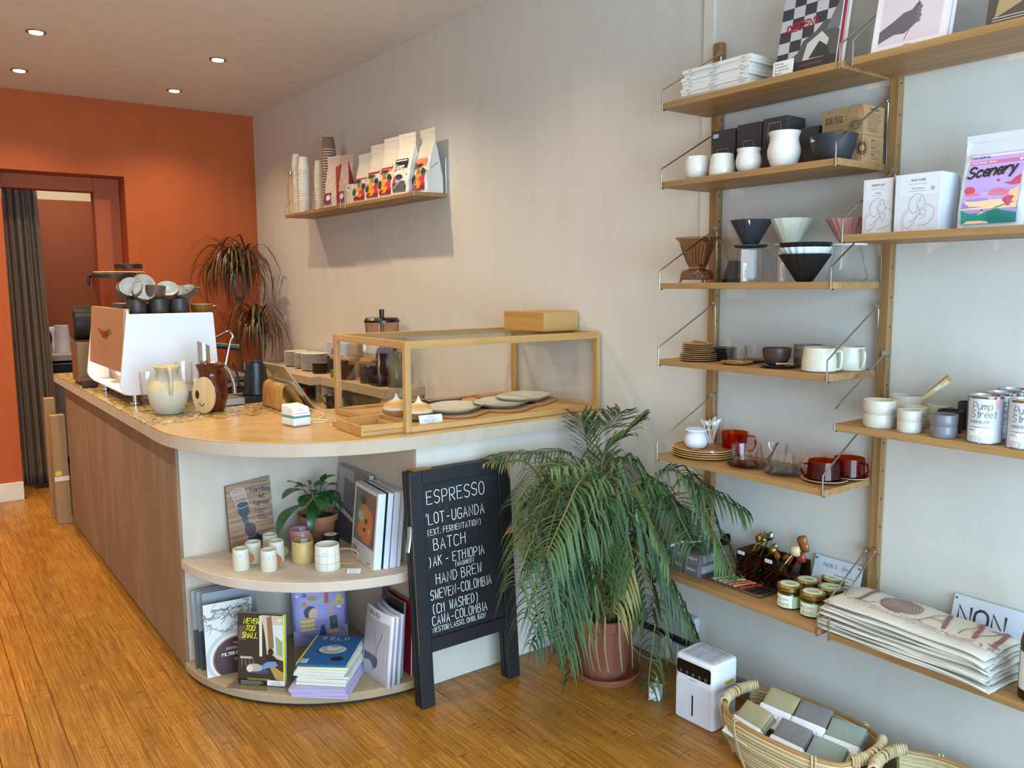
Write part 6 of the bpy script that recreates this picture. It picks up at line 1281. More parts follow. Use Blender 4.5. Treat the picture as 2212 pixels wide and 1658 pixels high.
B().tube(smooth_path([(.2, -.30, .27), (.26, -.31, .30), (.295, -.31, .315), (.315, -.31, .29), (.30, -.31, .26), (.265, -.32, .13)], 6), .006, CHR).link('steam_wand', em); B().tube([(.19, -.18, .265), (.24, -.2, .255)], .024, CHR, n=16).link('group_head', em); B().tube([(.24, -.2, .245), (.28, -.21, .24), (.37, -.23, .228)], [.011, .015, .017], P('#141416', .4), n=14).link('portafilter', em)
B().tube([(.21, .05, .3), (.30, .03, .29)], [.03, .028], P('#5b5e5c', .25, .8), n=14).link('group_head', em)
# cups on the machine
TZ = z+.4375-.037+.0005
CUPO = P('#4c453f', .4, var=.12); CIN = P('#c9c6ba', .25, var=.03); DRK = P('#37302c', .45, var=.08)
def scup2(loc, lb, r, h, tilt=0, tdir=0, outer=CUPO, round_=True, handle=None):
    t = T('coffee_cup', lb, 'cup', loc, 0, 'cups piled on the espresso machine'); t.rotation_euler = Matrix.Rotation(tilt, 3, Vector((math.cos(tdir), math.sin(tdir), 0))).to_euler() if tilt else (0, 0, 0)
    pr = [(r*.5, 0), (r*.8, h*.18), (r*.95, h*.5), (r, h)] if round_ else [(r*.88, 0), (r*.95, .004), (r, h*.5), (r, h)]
    b = B(); b.lathe([(.0005, 0)]+pr+[(r-.002, h+.001)], outer, n=36); b.lathe([(r-.002, h+.001)]+[(a-.004, c_+.003) for a, c_ in pr[::-1][1:]]+[(.0005, .006)], CIN, n=36); b.link('body', t, ang=60)
    if handle is not None:
        M = Matrix.Rotation(handle, 3, 'Z'); B().tube([M @ Vector(p) for p in smooth_path([(r*.95, 0, h*.8), (r*1.35, 0, h*.8), (r*1.4, 0, h*.45), (r*.9, 0, h*.3)], 5)], .0035, outer).link('handle', t)
    return t
zz = TZ; Y1 = 4.06
lbs = iter(['straight dark cup at the front of the machine top, behind the bronze panel end', 'straight dark cup at the front, middle one', 'straight dark cup at the front, next to the brown teacup'])
for x in (-1.525, -1.43, -1.338): scup2((x, Y1, zz), next(lbs), .044, .075, outer=DRK, round_=False)
t = scup2((-1.235, 4.06, zz), 'glossy brown wide teacup at the right end of the machine top', .052, .048, outer=P('#7a4f1c', .12, var=.2), handle=-.3)
for i, (x, y, dz) in enumerate(((-1.575, 4.16, .045), (-1.50, 4.20, .045), (-1.575, 4.28, .045), (-1.50, 4.37, .04), (-1.44, 4.16, 0), (-1.35, 4.17, 0), (-1.44, 4.27, 0), (-1.35, 4.28, 0), (-1.53, 4.30, 0))):
    scup2((x+(0 if dz == 0 else .03), y, zz+(.0 if dz == 0 else .0)), ['brown-sided cup upright behind the bronze panel', 'second brown-sided cup upright behind the bronze panel', 'third upright cup behind the bronze panel', 'fourth upright cup deeper on the machine top', 'upright cup in the second row behind the dark cups', 'upright cup in the second row, toward the barista side', 'upright cup in the third row', 'upright cup in the third row, barista side', 'upright cup hidden in the middle of the pile'][i], .042, .055, handle=i*1.1)
up = [(-1.585, 4.12, .088, .8, .4, 'tilted cup with pale inside, leftmost on the pile'), (-1.525, 4.05, .088, .95, .1, 'large tilted cup with pale inside showing full face to the viewer'), (-1.555, 4.09, .110, 1.0, -.3, 'tilted cup just behind the full-faced one'),
      (-1.465, 4.05, .078, .12, 2.2, 'dark brown cup standing on the front cups, nearly upright'), (-1.405, 4.07, .092, .75, -.2, 'tilted cup with pale inside right of the centre of the pile'), (-1.50, 4.14, .125, 1.0, .1, 'tilted cup at the top of the pile'), (-1.335, 4.10, .075, 1.15, -.7, 'strongly tilted cup at the right slope of the pile'), (-1.315, 4.07, .078, .55, -1.0, 'tilted cup with loop handle at the right end of the pile')]
for i, (x, y, dz, ti, td, lb) in enumerate(up): scup2((x+.02, y, zz+dz), lb, .050 if i != 3 else .045, .045 if i != 3 else .058, ti, td, outer=CUPO if i != 3 else P('#5a4332', .5, var=.2), handle=(-.4 if i in (6, 7) else None))
# grinders behind
for i, (x, y, r, h0, lb) in enumerate(((-1.385, 5.25, .115, .0, 'coffee grinder with wide smoked hopper just behind the machine'), (-1.25, 5.49, .075, .06, 'second coffee grinder with round black lid, further back'))):
    t = T('grinder', lb, 'grinder', (x, y, CT+.001))
    B().box(-.08, .08, -.1, .1, 0, .36, P('#1e1e20', .4)).link('body', t, smooth=False, bevel=.01)
    B().lathe([(.04, .361), (r*.75, .44+h0), (r*.9, .52+h0), (r, .585+h0), (r*.98, .585+h0)], thin_glass('#e6d2c4', '#a8907e', .08), n=36).link('hopper', t)
    B().lathe([(.0005, .612+h0), (r*1.02, .612+h0), (r*1.06, .605+h0), (r*1.06, .586+h0), (.0005, .587+h0)], P('#17171a', .35), n=36).link('lid', t)
    if i == 0: B().tube([(-r, 0, .60), (-r*1.12, 0, .60), (-r*1.15, 0, .54)], .008, P('#17171a', .35)).link('lid_catch', t)
t = T('tamping_board', 'thin round wooden lid lying over the grinder hoppers', 'wooden lid', (-1.34, 5.29, CT+.6135)); B().lathe([(.0005, 0), (.11, 0), (.115, .005), (.11, .01), (.0005, .01)], wood('#b98a4e', '#a0703a', 'x', .5, 30, 'lid'), n=40, sx=1.25).link('board', t)
t = T('grinder', 'bronze-bodied grinder with black rounded head left of the espresso machine', 'grinder', (-1.56, 5.12, CT+.001))
B().box(-.075, .075, -.09, .09, .012, .235, P('#7d6446', .35, .4)).link('body', t, smooth=False, bevel=.008); B().box(-.065, .065, -.08, .08, 0, .012, P('#151515', .6)).link('foot', t, smooth=False)
b = B(); M = Matrix.Translation((0, 0, .335)) @ Matrix.Rotation(PI/2, 4, 'Y'); b.lathe([(.0005, -.08), (.085, -.08), (.095, -.07), (.095, .05), (.0005, .05)], P('#141417', .25), n=36, M=M); b.link('head', t)
B().box(.01, .05, -.115, -.091, .03, .2, P('#c9c0b6', .3, .5)).link('front_plate', t, smooth=False, bevel=.003)
t = T('fork_rest', 'black angular tamper stand at the foot of the machine', 'stand', (-1.625, 4.92, CT+.001)); B().prism([(-.02, -.06), (.06, -.05), (.05, .05), (-.005, .05)], 0, .045, P('#3a2c28', .5)).link('body', t, bevel=.006); 
# pourover steel vessel behind the brown jug
t = T('steel_tube', 'tall polished steel tube tap with slanted top behind the brown jug', 'tap', (-1.33, 3.74, z)); b = B(); n = 28; vs = [(.027*math.cos(2*PI*i/n), .027*math.sin(2*PI*i/n), 0) for i in range(n)]+[(.027*math.cos(2*PI*i/n), .027*math.sin(2*PI*i/n), .283-.45*.027*math.cos(2*PI*i/n)) for i in range(n)]; b.add(vs, [(i, (i+1) % n, (i+1) % n+n, i+n) for i in range(n)]+[tuple(range(n, 2*n))], CHR); b.link('column', t)
B().tube(smooth_path([(.026, -.0, .19), (.07, 0, .185), (.105, 0, .155), (.125, 0, .10), (.13, 0, .05)], 6), .011, CHR, n=12).link('outer_pipe', t); B().tube(smooth_path([(.026, -.0, .165), (.06, 0, .155), (.085, 0, .13), (.10, 0, .08)], 6), .008, CHR, n=12).link('inner_pipe', t)
# black kettle on its base
t = T('kettle', 'matt black gooseneck kettle standing on a square black base', 'kettle', (-1.065, 3.84, z+.026)); KB = P('#191a1e', .35, var=.03)
B().lathe([(.0005, 0), (.062, 0), (.064, .004), (.052, .075), (.045, .15), (.0005, .152)], KB, n=40).link('body', t); B().lathe([(.0005, .153), (.03, .153), (.03, .157), (.008, .158), (.008, .166), (.0005, .167)], KB, n=28).link('lid', t)
B().tube(smooth_path([(-.055, .0, .03), (-.082, 0, .05), (-.088, 0, .10), (-.104, 0, .145), (-.116, 0, .15)], 6), .006, KB).link('spout', t); B().tube(smooth_path([(.045, 0, .13), (.085, 0, .12), (.10, 0, .07)], 5), .009, KB).link('handle', t)
t = T('heating_stand', 'square black electric base under the gooseneck kettle', 'kettle stand', (-1.065, 3.82, z)); B().box(-.09, .075, -.075, .075, 0, .025, P('#17171a', .3)).link('body', t, smooth=False, bevel=.003)
t = T('scale', 'small silver coffee scale right of the brown jug', 'scale', (-1.215, 3.76, z)); B().box(-.07, .05, -.05, .06, 0, .030, P('#a7a8aa', .3, .8)).link('body', t, smooth=False, bevel=.003)
t = T('tray_stack', 'wooden drip tray and boards behind the kettle', 'tray', (-1.10, 4.35, CT+.001)); 
for i in range(3): B().box(-.10, .13, -.2, .2, .03*i, .03*i+.022, P(['#1b1a1a', '#8a7350', '#5c4a3a'][i], .5)).link('board', t, smooth=False, bevel=.002)
# tablet on its bent-wood stand
t = T('tablet_stand', 'bent bamboo stand propping the tablet', 'stand', (-1.06, 3.52, z)); b = B(); BW = wood('#c58f4a', '#8f5f28', 'z', .45, 60, 'bent')
pr = smooth_path([(-.05, 0, 0), (-.046, 0, .07), (-.040, 0, .10), (-.022, 0, .112), (-.006, 0, .10), (.03, 0, .05), (.058, 0, .004)], 6)
b.grid(lambda u, v: Vector((pr[min(len(pr)-1, int(round(u*(len(pr)-1))))].x, -.11+.22*v, pr[min(len(pr)-1, int(round(u*(len(pr)-1))))].z)), len(pr)-1, 1, BW); b.link('bent_sheet', t, solid=.008)
t = T('tablet', 'pale gold tablet seen from behind, leaning on the bamboo stand', 'tablet', (-.985, 3.47, z+.002)); b = B(); M = Matrix.Rotation(-.60, 4, 'Y'); b.box(0, .008, -.125, .125, 0, .235, P('#b3a07e', .35, .6, var=.02), M=M); b.link('body', t, smooth=False, bevel=.003); b = B(); b.box(.0081, .0085, -.115, .115, .01, .225, P('#0c0d10', .1), M=M); b.link('screen', t, smooth=False)
b = B(); b.box(-.0035, -.0005, -.11, .11, .075, .155, P('#c8bda8', .5), M=M); b.link('cover_flap', t, smooth=False)
t = T('card_reader', 'white card reader with green band on the worktop', 'card reader', (-1.195, 3.03, z)); t.rotation_euler = (0, 0, .15); CR = P('#e8e6e6', .3, var=.01)
b = B(); pr = [(-.045, 0), (.045, 0), (.045, .052), (-.020, .078), (-.045, .030)]; 
b = B(); b.box(-.038, .038, -.045, .05, 0, .034, CR); b.link('base', t, smooth=False, bevel=.008)
b = B(); b.box(-.0385, .0385, -.0455, .0505, .0345, .0385, P('#3fa79a', .4)); b.link('green_band', t, smooth=False)
b = B(); b.add([Vector(p) for p in ((-.036, -.044, .039), (.036, -.044, .039), (.036, .048, .039), (-.036, .048, .039), (-.036, -.03, .072), (.036, -.03, .072), (.036, .048, .080), (-.036, .048, .080))], [(0, 1, 5, 4), (1, 2, 6, 5), (2, 3, 7, 6), (3, 0, 4, 7), (4, 5, 6, 7), (3, 2, 1, 0)], CR); b.link('reader', t, smooth=False, bevel=.003)
b = B(); sf = flat((0, -.037, .0555), (1, 0, 0), (0, .39, .92)); ribbon(b, [(-.03, -.008), (.03, -.008)], .0014, P('#6b6b70', .5), sf, .0006)
for r in (.004, .007, .010): ribbon(b, ell(-.002, .006, r, r*.8, 12, -.9, .9), .0008, GRL, sf, .0006); ribbon(b, ell(.002, .006, r, r*.8, 12, PI-.9, PI+.9), .0008, GRL, sf, .0006)
b.link('contactless_mark', t, smooth=False)
t = T('cable', 'white charging cable looping behind the card reader', 'cable', (-1.14, 3.06, z)); B().tube(smooth_path([(.0, 0, .012), (.05, .01, .004), (.075, -.02, .003), (.05, -.05, .003), (.01, -.03, .003)], 8), .0018, P('#e8e4d8', .4)).link('cord', t); B().tube(smooth_path([(.06, .03, .003), (.12, .12, .003), (.14, .3, .003), (.10, .38, .02)], 8), .0018, P('#e8e4d8', .4)).link('cord', t)
# wooden tray in front of the display case
TW_ = wood('#c99a58', '#a87a3c', 'x', .45, 40, 'tray'); t = T('wooden_tray', 'shallow square light-wood card tray with paper inside, in front of the display case', 'tray', (-1.0, 2.735, z)); t.rotation_euler = (0, 0, -.03)
for a in ((-.115, .075, -.11, -.102, 0, .038), (-.115, .075, .102, .11, 0, .038), (-.115, -.107, -.1015, .1015, 0, .038), (.067, .075, -.1015, .1015, 0, .038)): B().box(*a, TW_).link('side', t, smooth=False, bevel=.0008)
B().box(-.106, .066, -.101, .101, .0, .004, TW_).link('base', t, smooth=False); B().box(-.09, .05, -.085, .085, .0045, .0055, P('#d9c6a8', .7)).link('paper_slip', t, smooth=False); B().box(-.11, .07, -.1106, -.1101, .016, .018, P('#5c5250', .7)).link('slot', t, smooth=False)
t = T('loyalty_cards', 'flat wooden holder with printed cards behind the square tray', 'cards', (-1.02, 2.895, z)); B().box(-.075, .055, -.04, .03, 0, .018, wood('#c09a6c', '#a07c50', 'x', .5, 30, 'lc')).link('holder', t, smooth=False, bevel=.001); b = B(); sf = flat((-.07, -.036, .0185), (1, 0, 0), (0, 1, 0)); rect(b, 0, 0, .12, .06, P('#dcc8b4', .6), sf, .0004); text(b, 'LOYALTY', .03, .03, .010, P('#7a5c58', .6), sf, w=.0014, off=.0008); lines(b, .02, .02, .08, 2, .008, P('#7a5c58', .6), sf, .001, .0008); b.link('card', t, smooth=False)

# ---------------- glazed pastry case
CW = wood('#c99d62', '#a97d42', 'x', .45, 40, 'case'); CWZ = wood('#c99d62', '#a97d42', 'z', .45, 40, 'casez'); CWY = wood('#c99d62', '#a97d42', 'y', .45, 40, 'casey')
dc = T('display_case', 'long oak-framed glass pastry case standing on the counter', 'display case', (-.48, 2.905, z))
hx, hy, HH, f_ = .462, .295, .332, .0115
for sx_ in (-1, 1):
    for sy_ in (-1, 1): B().box(sx_*hx-f_, sx_*hx+f_, sy_*hy-f_, sy_*hy+f_, .0, HH, CWZ).link('post', dc, smooth=False, bevel=.001)
for sy_ in (-1, 1):
    B().box(-hx+f_, hx-f_, sy_*hy-f_, sy_*hy+f_, HH-.027, HH, CW).link('top_rail', dc, smooth=False, bevel=.001); B().box(-hx+f_, hx-f_, sy_*hy-f_, sy_*hy+f_, .0, .022, CW).link('bottom_rail', dc, smooth=False, bevel=.001)
for sx_ in (-1, 1):
    B().box(sx_*hx-f_, sx_*hx+f_, -hy+f_, hy-f_, HH-.027, HH, CWY).link('top_rail', dc, smooth=False, bevel=.001); B().box(sx_*hx-f_, sx_*hx+f_, -hy+f_, hy-f_, .0, .022, CWY).link('bottom_rail', dc, smooth=False, bevel=.001)
B().box(-hx+f_, hx-f_, -hy+f_, hy-f_, .0, .010, CW).link('floor_board', dc, smooth=False)
PG = thin_glass('#ffffff', '#e0e8e5', .04)
B().box(-hx+f_, hx-f_, -hy-.002, -hy+.002, .022, HH-.027, PG).link('pane', dc, smooth=False); B().box(-hx-.002, -hx+.002, -hy+f_, hy-f_, .022, HH-.027, PG).link('pane', dc, smooth=False); B().box(hx-.002, hx+.002, -hy+f_, hy-f_, .022, HH-.027, PG).link('pane', dc, smooth=False); B().box(-hx+f_, hx-f_, -hy+f_, hy-f_, HH-.008, HH-.004, thin_glass('#fcfefd', '#dde4e1', .09)).link('pane', dc, smooth=False)
zc = z+.0108
PLT = P('#cbc8bc', .2, var=.1, scale=30); WBD = wood('#b98d62', '#97704a', 'x', .6, 25, 'pb')
def plate(loc, lb, w, l, rz, board_label=None):
    zz_ = zc
    if board_label:
        t = T('serving_board', board_label, 'board', (loc[0]+.015, loc[1]-.012, zc), rz, 'round-cornered boards in the pastry case'); B().prism(rrect(-l/2, -w/2, l/2, w/2, w*.42, 8), 0, .012, WBD).link('board', t, bevel=.003); zz_ += .0125
    t = T('serving_plate', lb, 'plate', (loc[0], loc[1], zz_), rz, 'grey glazed plates in the pastry case'); o = rrect(-l/2, -w/2, l/2, w/2, w*.46, 10); n_ = len(o); b = B(); rings = [(.72, 0), (.76, .0), (1.0, .018), (1.0, .020), (.985, .020), (.80, .006), (.02, .005)]; vs = []
    for k, zz in rings: vs += [(x*k, y*k, zz) for x, y in o]
    b.add(vs, [(j*n_+i, j*n_+(i+1) % n_, (j+1)*n_+(i+1) % n_, (j+1)*n_+i) for j in range(len(rings)-1) for i in range(n_)]+[tuple(range((len(rings)-1)*n_, len(rings)*n_))], PLT); b.link('dish', t, ang=50)
    ed = B(); ed.tube([(x*.995, y*.995, .0195) for x, y in o], .0013, P('#8a7a62', .3), n=5, closed=True); ed.link('rim', t); return t
plate((-.795, 2.865), 'grey oval plate holding the two meringue tarts', .20, .27, .7); plate((-.60, 2.835), 'empty grey oval plate next to the tart plate', .22, .29, .55, 'wooden board under the first empty plate')
plate((-.355, 2.835), 'empty grey oval plate in the middle of the pastry case', .22, .29, .55, 'wooden board under the middle plate'); plate((-.178, 2.915), 'empty grey oval plate at the wall end of the pastry case', .22, .29, .55, 'wooden board under the plate at the wall end')
def tart(loc, lb):
    t = T('meringue_tart', lb, 'tart', loc, 0); t.scale = (1.3, 1.3, 1.15); b = B(); n = 48; vs = []; fs = []; pr = [(.0005, 0), (.034, 0), (.042, .020), (.044, .022), (.039, .021)]
    for r, zz in pr: vs += [(r*(1+.035*math.cos(12*2*PI*i/n)*(r > .03))*math.cos(2*PI*i/n), r*(1+.035*math.cos(12*2*PI*i/n)*(r > .03))*math.sin(2*PI*i/n), zz) for i in range(n)]
    b.add(vs, [(j*n+i, j*n+(i+1) % n, (j+1)*n+(i+1) % n, (j+1)*n+i) for j in range(len(pr)-1) for i in range(n)], P('#b07a40', .8, var=.3, scale=60, bump=.4)); b.link('crust', t)
    s = NT('toasted_meringue'); sp = s.n('ShaderNodeSeparateXYZ'); s.l(s.coord(), sp.inputs[0]); nn = s.noise(s.coord((30, 30, 60)), 1, 3); a = s.n('ShaderNodeMath', operation='MULTIPLY_ADD'); a.inputs[1].default_value = .02; s.l(nn, a.inputs[0]); s.l(sp.outputs[2], a.inputs[2]); s.bsdf(s.ramp(a.outputs[0], [(.036, '#efe8da'), (.046, '#d9a860'), (.056, '#c98f45'), (.068, '#eadfca')]), .6)
    B().lathe([(.039, .018), (.041, .024), (.040, .031), (.036, .041), (.024, .050), (.012, .055), (.006, .062), (.003, .072), (.0005, .078)], s.m, n=32).link('meringue', t)
tart((-.83, 2.90, zc+.0068), 'toasted meringue tart on the grey plate, further one'); tart((-.80, 2.775, zc+.0068), 'toasted meringue tart on the grey plate, nearer the front glass')
t = T('price_label', 'handwritten white tent card for the tarts at the front glass', 'label', (-.865, 2.655, zc)); b = B(); sf = flat((0, 0, 0), (1, -.12, 0), (0, .25, 1)); shp(b, [(0, 0), (.095, 0), (.095, .038), (0, .038)], P('#e8eef2', .6), sf, 0); BI = P('#4a5878', .6); text(b, 'LEMON', .046, .026, .008, BI, sf, w=.0009, align='c'); text(b, 'MERINGUE', .046, .014, .008, BI, sf, w=.0009, align='c'); text(b, 'TART', .046, .003, .008, BI, sf, w=.0009, align='c'); b.link('card', t, smooth=False, solid=.0005)
t = T('serving_tongs', 'steel tongs lying on a dark tray at the back of the pastry case', 'tongs', (-.52, 3.02, zc+.032)); 
for s_ in (-1, 1): B().tube([(-.10, .006*s_, .0), (.0, .013*s_, .002), (.10, .004*s_, .0)], [.006, .007, .004], CHR, flat=.5).link('arm', t)
t = T('dark_tray', 'dark oblong tray at the back of the pastry case under the tongs', 'tray', (-.55, 3.07, zc)); B().lathe([(.0005, 0), (.13, 0), (.14, .022), (.137, .022), (.127, .005), (.0005, .005)], P('#5a4a3c', .4), n=40, sy=.42).link('dish', t); 
t = T('napkins', 'stack of brown paper napkins at the back of the pastry case', 'napkins', (-.2, 3.10, zc)); B().box(-.08, .08, -.05, .05, 0, .022, P('#a58460', .8)).link('stack', t, smooth=False, bevel=.004)
t = T('wooden_box', 'closed light oak box on top of the pastry case', 'box', (-.11, 2.86, z+HH+.001)); B().box(-.09, .105, -.115, .17, 0, .082, wood('#c0924f', '#a2763a', 'y', .45, 40, 'bx')).link('body', t, smooth=False, bevel=.0015); B().box(-.088, .103, -.1165, -.1152, .002, .08, wood('#cba066', '#b58a50', 'x', .5, 40, 'bx2')).link('end_panel', t, smooth=False)
# food processor bowl and things on the back shelf
z = .9278
def back(nm, lb, cat, x, y, grp=None): return T(nm, lb, cat, (x, y, z), 0, grp)
STN = P('#2b2723', .5); PW = P('#cfc9bd', .4)
for i, (x, y, r, n_, lb, gl) in enumerate(((-.11, 5.72, .085, 12, 'side plate in the leftmost stack on the back shelf', 'left plate stack'), (-.11, 5.53, .085, 12, 'black-and-white side plate in the middle stack on the back shelf', 'middle plate stack'), (-.13, 5.33, .095, 13, 'larger black-and-white plate in the nearest stack on the back shelf', 'near plate stack'))):
    first = T('stacked_plate', nth(lb, 0, n_), 'plate', (x, y, z), 0, gl); b = B(); b.lathe([(.0005, 0), (r*.62, 0), (r*.66, .001), (r, .0085), (r, .0095)], STN, n=36); b.lathe([(r, .0078), (r*1.008, .0095), (r*.995, .0112), (r*.6, .0035), (.0005, .0035)], PW, n=36); b.link('dish', first)
    for k in range(1, n_): dup(first, (x+rnd.uniform(-.001, .001), y, z+k*.0088), rz=0, label=nth(lb, k, n_))
for k in range(8):
    t = T('stacked_saucer', 'dark wooden saucer in the short stack before the plates, lowest', 'saucer', (-.19, 5.12, z+k*.0085), 0, 'dark saucer stack on the back shelf') if k == 0 else dup(t0_, (-.19, 5.12, z+k*.0085), rz=k*.8, label=nth('dark wooden saucer in the short stack before the plates', k, 8))
    if k == 0: t0_ = t; B().lathe([(.0005, 0), (.04, 0), (.052, .008), (.05, .009), (.038, .003), (.0005, .003)], P('#5c4230', .5, var=.2), n=32).link('dish', t)
t = back('label_bag', 'blue-white paper bag with black lettering behind the storage jars', 'bag', -.09, 5.02); B().box(-.03, .03, -.14, .14, .0, .11, P('#2b3238', .5)).link('lower_part', t, smooth=False, bevel=.003); B().box(-.03, .03, -.14, .14, .111, .205, P('#b9bfd8', .5)).link('upper_part', t, smooth=False, bevel=.003)
b = B(); sf = flat((-.0305, .14, 0), (0, -1, 0), (0, 0, 1)); text(b, 'JENIN', .14, .125, .034, P('#1b1c22', .6), sf, w=.008, align='c', wid=1.1); b.link('lettering', t, smooth=False)
t = back('label_bag', 'brown paper bag standing just behind the label bag', 'bag', -.09, 4.79); B().box(-.03, .03, -.06, .05, .0, .21, P('#9c7748', .8)).link('bag', t, smooth=False, bevel=.006)
JLID = wood('#bd8748', '#9a6a34', 'y', .5, 30, 'jl')
for i, (x, y, r, c, lb) in enumerate(((-.215, 4.80, .042, '#8f9a3c', 'glass storage jar with green leaves and wooden lid'), (-.205, 4.66, .045, '#5a3018', 'glass storage jar with dark brown contents and wooden lid'), (-.13, 4.53, .05, '#3c4a9c', 'glass storage jar with blue contents at the case corner'), (-.185, 4.42, .055, '#4a4038', 'large glass storage jar with dark contents and wooden lid behind the case glass'))):
    t = back('storage_jar', lb, 'jar', x, y, 'wooden-lidded storage jars'); B().lathe([(.0005, .002), (r*.94, .002), (r*.94, .085 if i else .05), (.0005, .09 if i else .055)], P(c, .8, var=.4, scale=120, bump=.5), n=28).link('contents', t); B().lathe([(r*.96, 0), (r, .004), (r, .118), (r*.96, .12)], thin_glass('#f1f4ee', '#aab5a4', .08), n=32).link('glass', t); B().lathe([(.0005, .121), (r*1.03, .121), (r*1.03, .136), (.0005, .137)], JLID, n=32).link('lid', t)
t = back('blender', 'dark brown food blender with jug on the end of the back shelf', 'blender', -.15, 4.25); DB = P('#2a1718', .3)
B().box(-.09, .07, -.06, .08, 0, .055, DB).link('base', t, smooth=False, bevel=.012); B().lathe([(.045, .056), (.05, .09), (.042, .13), (.05, .20), (.056, .215), (.0005, .214)], DB, n=32).link('jug', t); B().tube([(.05, -.03, .19), (.075, -.04, .18), (.07, -.04, .10), (.045, -.03, .10)], .006, DB).link('handle', t)
t = back('glass_kettle', 'clear glass jug with bright steel arch behind the storage jars', 'jug', -.06, 4.36); B().lathe([(.0005, .002), (.05, .002), (.055, .05), (.05, .15), (.04, .19)], FG, n=32).link('body', t); B().tube(smooth_path([(-.07, .06, .03), (-.07, .06, .16), (-.05, .05, .215), (-.01, .03, .21)], 6), .009, CHR).link('steel_arch', t)
t = back('green_bottle', 'dark green flask at the end of the back shelf behind the case glass', 'bottle', -.16, 4.135); B().lathe([(.0005, 0), (.045, 0), (.052, .03), (.04, .11), (.02, .16), (.016, .2), (.0005, .2)], P('#45482c', .25), n=30).link('body', t)
t = back('food_processor', 'clear food processor bowl with black lid above the pastry case', 'food processor', -.14, 4.325); t.location.z = z+.235
B().lathe([(.0005, 0), (.086, 0), (.09, .004), (.10, .125), (.098, .125), (.088, .006), (.0005, .006)], thin_glass('#f3e9e3', '#b9a79e', .06), n=40).link('bowl', t); B().lathe([(.0005, .126), (.103, .126), (.103, .138), (.09, .152), (.0005, .153)], P('#131316', .25), n=40).link('lid', t); B().tube([(0, 0, .153), (0, 0, .20)], .014, P('#131316', .25), n=16).link('feed_tube', t)
B().tube([(-.0, -.05, .140), (.02, -.125, .140)], .012, P('#131316', .25)).link('lid_tab', t); B().tube([(0, 0, .007), (0, 0, .12)], .012, P('#b0a7a2', .3), n=12).link('spindle', t)
t = back('motor_block', 'black motor block carrying the food processor bowl on the back shelf', 'motor block', -.14, 4.33); t.location.y = 4.328; B().box(-.07, .02, -.0, .0, 0, 0, DB) ; B().lathe([(.0005, 0), (.06, 0), (.06, .234), (.0005, .2345)], P('#1a1a1c', .4), n=28, sx=.7, sy=.5, c=(.05, .0, 0)).link('motor', t)
# small wall shelf items
z = 1.9855
PC = P('#ddd4c4', .6, var=.02)
def paper_stack(x, y, r, n_, lb, mat, grp, pitch=.0068, kraft=None):
    """cups stacked mouth down: each shows its lip; the topmost shows its whole tapered body"""
    first = T('paper_cup', nth(lb, 0, n_), 'paper cup', (x, y, z), 0, grp); hh = .085; b = B()
    b.lathe([(r*1.05, 0), (r*1.06, .0015), (r*1.02, .003), (r, .0034), (r*.74, hh), (r*.72, hh), (r*.72, hh-.006), (.0005, hh-.006)], mat, n=28); b.link('body', first)
    if kraft:
        b = B(); b.lathe([(r*1.004, .004), (r*.75, hh-.003)], kraft, n=28); b.link('sleeve', first); b = B(); b.lathe([(r*1.055, -.0001), (r*1.07, .0012), (r*1.03, .003)], P('#e6e2da', .5), n=28); b.link('lip', first)
    for k in range(1, n_): dup(first, (x+.0012*math.sin(k*.35), y+.001*math.cos(k*.3), z+k*pitch), rz=0, label=nth(lb, k, n_))
paper_stack(-.13, 5.541, .034, 30, 'white paper cup in the tall left stack', PC, 'white paper cups, left stack', .0112); paper_stack(-.13, 5.42, .040, 27, 'white paper cup in the wider second stack', PC, 'white paper cups, second stack', .0112)
paper_stack(-.06, 5.33, .032, 22, 'white paper cup in the rear stack by the wall', PC, 'white paper cups, rear stack', .0125); paper_stack(-.055, 5.20, .036, 22, 'white paper cup in the stack behind the orange bag', PC, 'white paper cups, stack behind the bag', .0125)
KRAFT = P('#7b5c3f', .7, var=.06)
paper_stack(-.10, 5.075, .044, 24, 'brown sleeved paper cup in the tallest stack on the small shelf', PC, 'brown paper cups', .0165, KRAFT)
CL = thin_glass('#fff6e8', '#dcc096', .08)
for i, (y, h) in enumerate(((5.665, .20), (5.635, .215))):
    pass
for i, (x, y, h) in enumerate(((-.15, 5.53-.0, 0),)): pass
def bottle(x, y, h, lb):
    t = T('glass_bottle', lb, 'bottle', (x, y, z), 0, 'slim glass bottles'); B().lathe([(.0005, .001), (.022, .001), (.024, .006), (.024, h*.72), (.012, h*.84), (.011, h), (.009, h)], CL, n=24).link('body', t); B().lathe([(.012, h), (.013, h+.004), (.013, h+.022), (.0005, h+.023)], P('#b9b4aa', .25, .8), n=20).link('stopper', t)
bottle(-.14, 5.527+.0, .30, 'x') if False else None
t_shelf = None
for i, (x, y, h, lb) in enumerate(((-.18, 5.53, .27, 'slim clear bottle at the far left end of the small shelf'), (-.09, 5.53, .29, 'slim clear bottle nearest the wall at the far end of the small shelf'))): bottle(x+.0, y+.0, h, lb)
BAGW = P('#d6d0c6', .5, var=.03, bump=.15, scale=12)
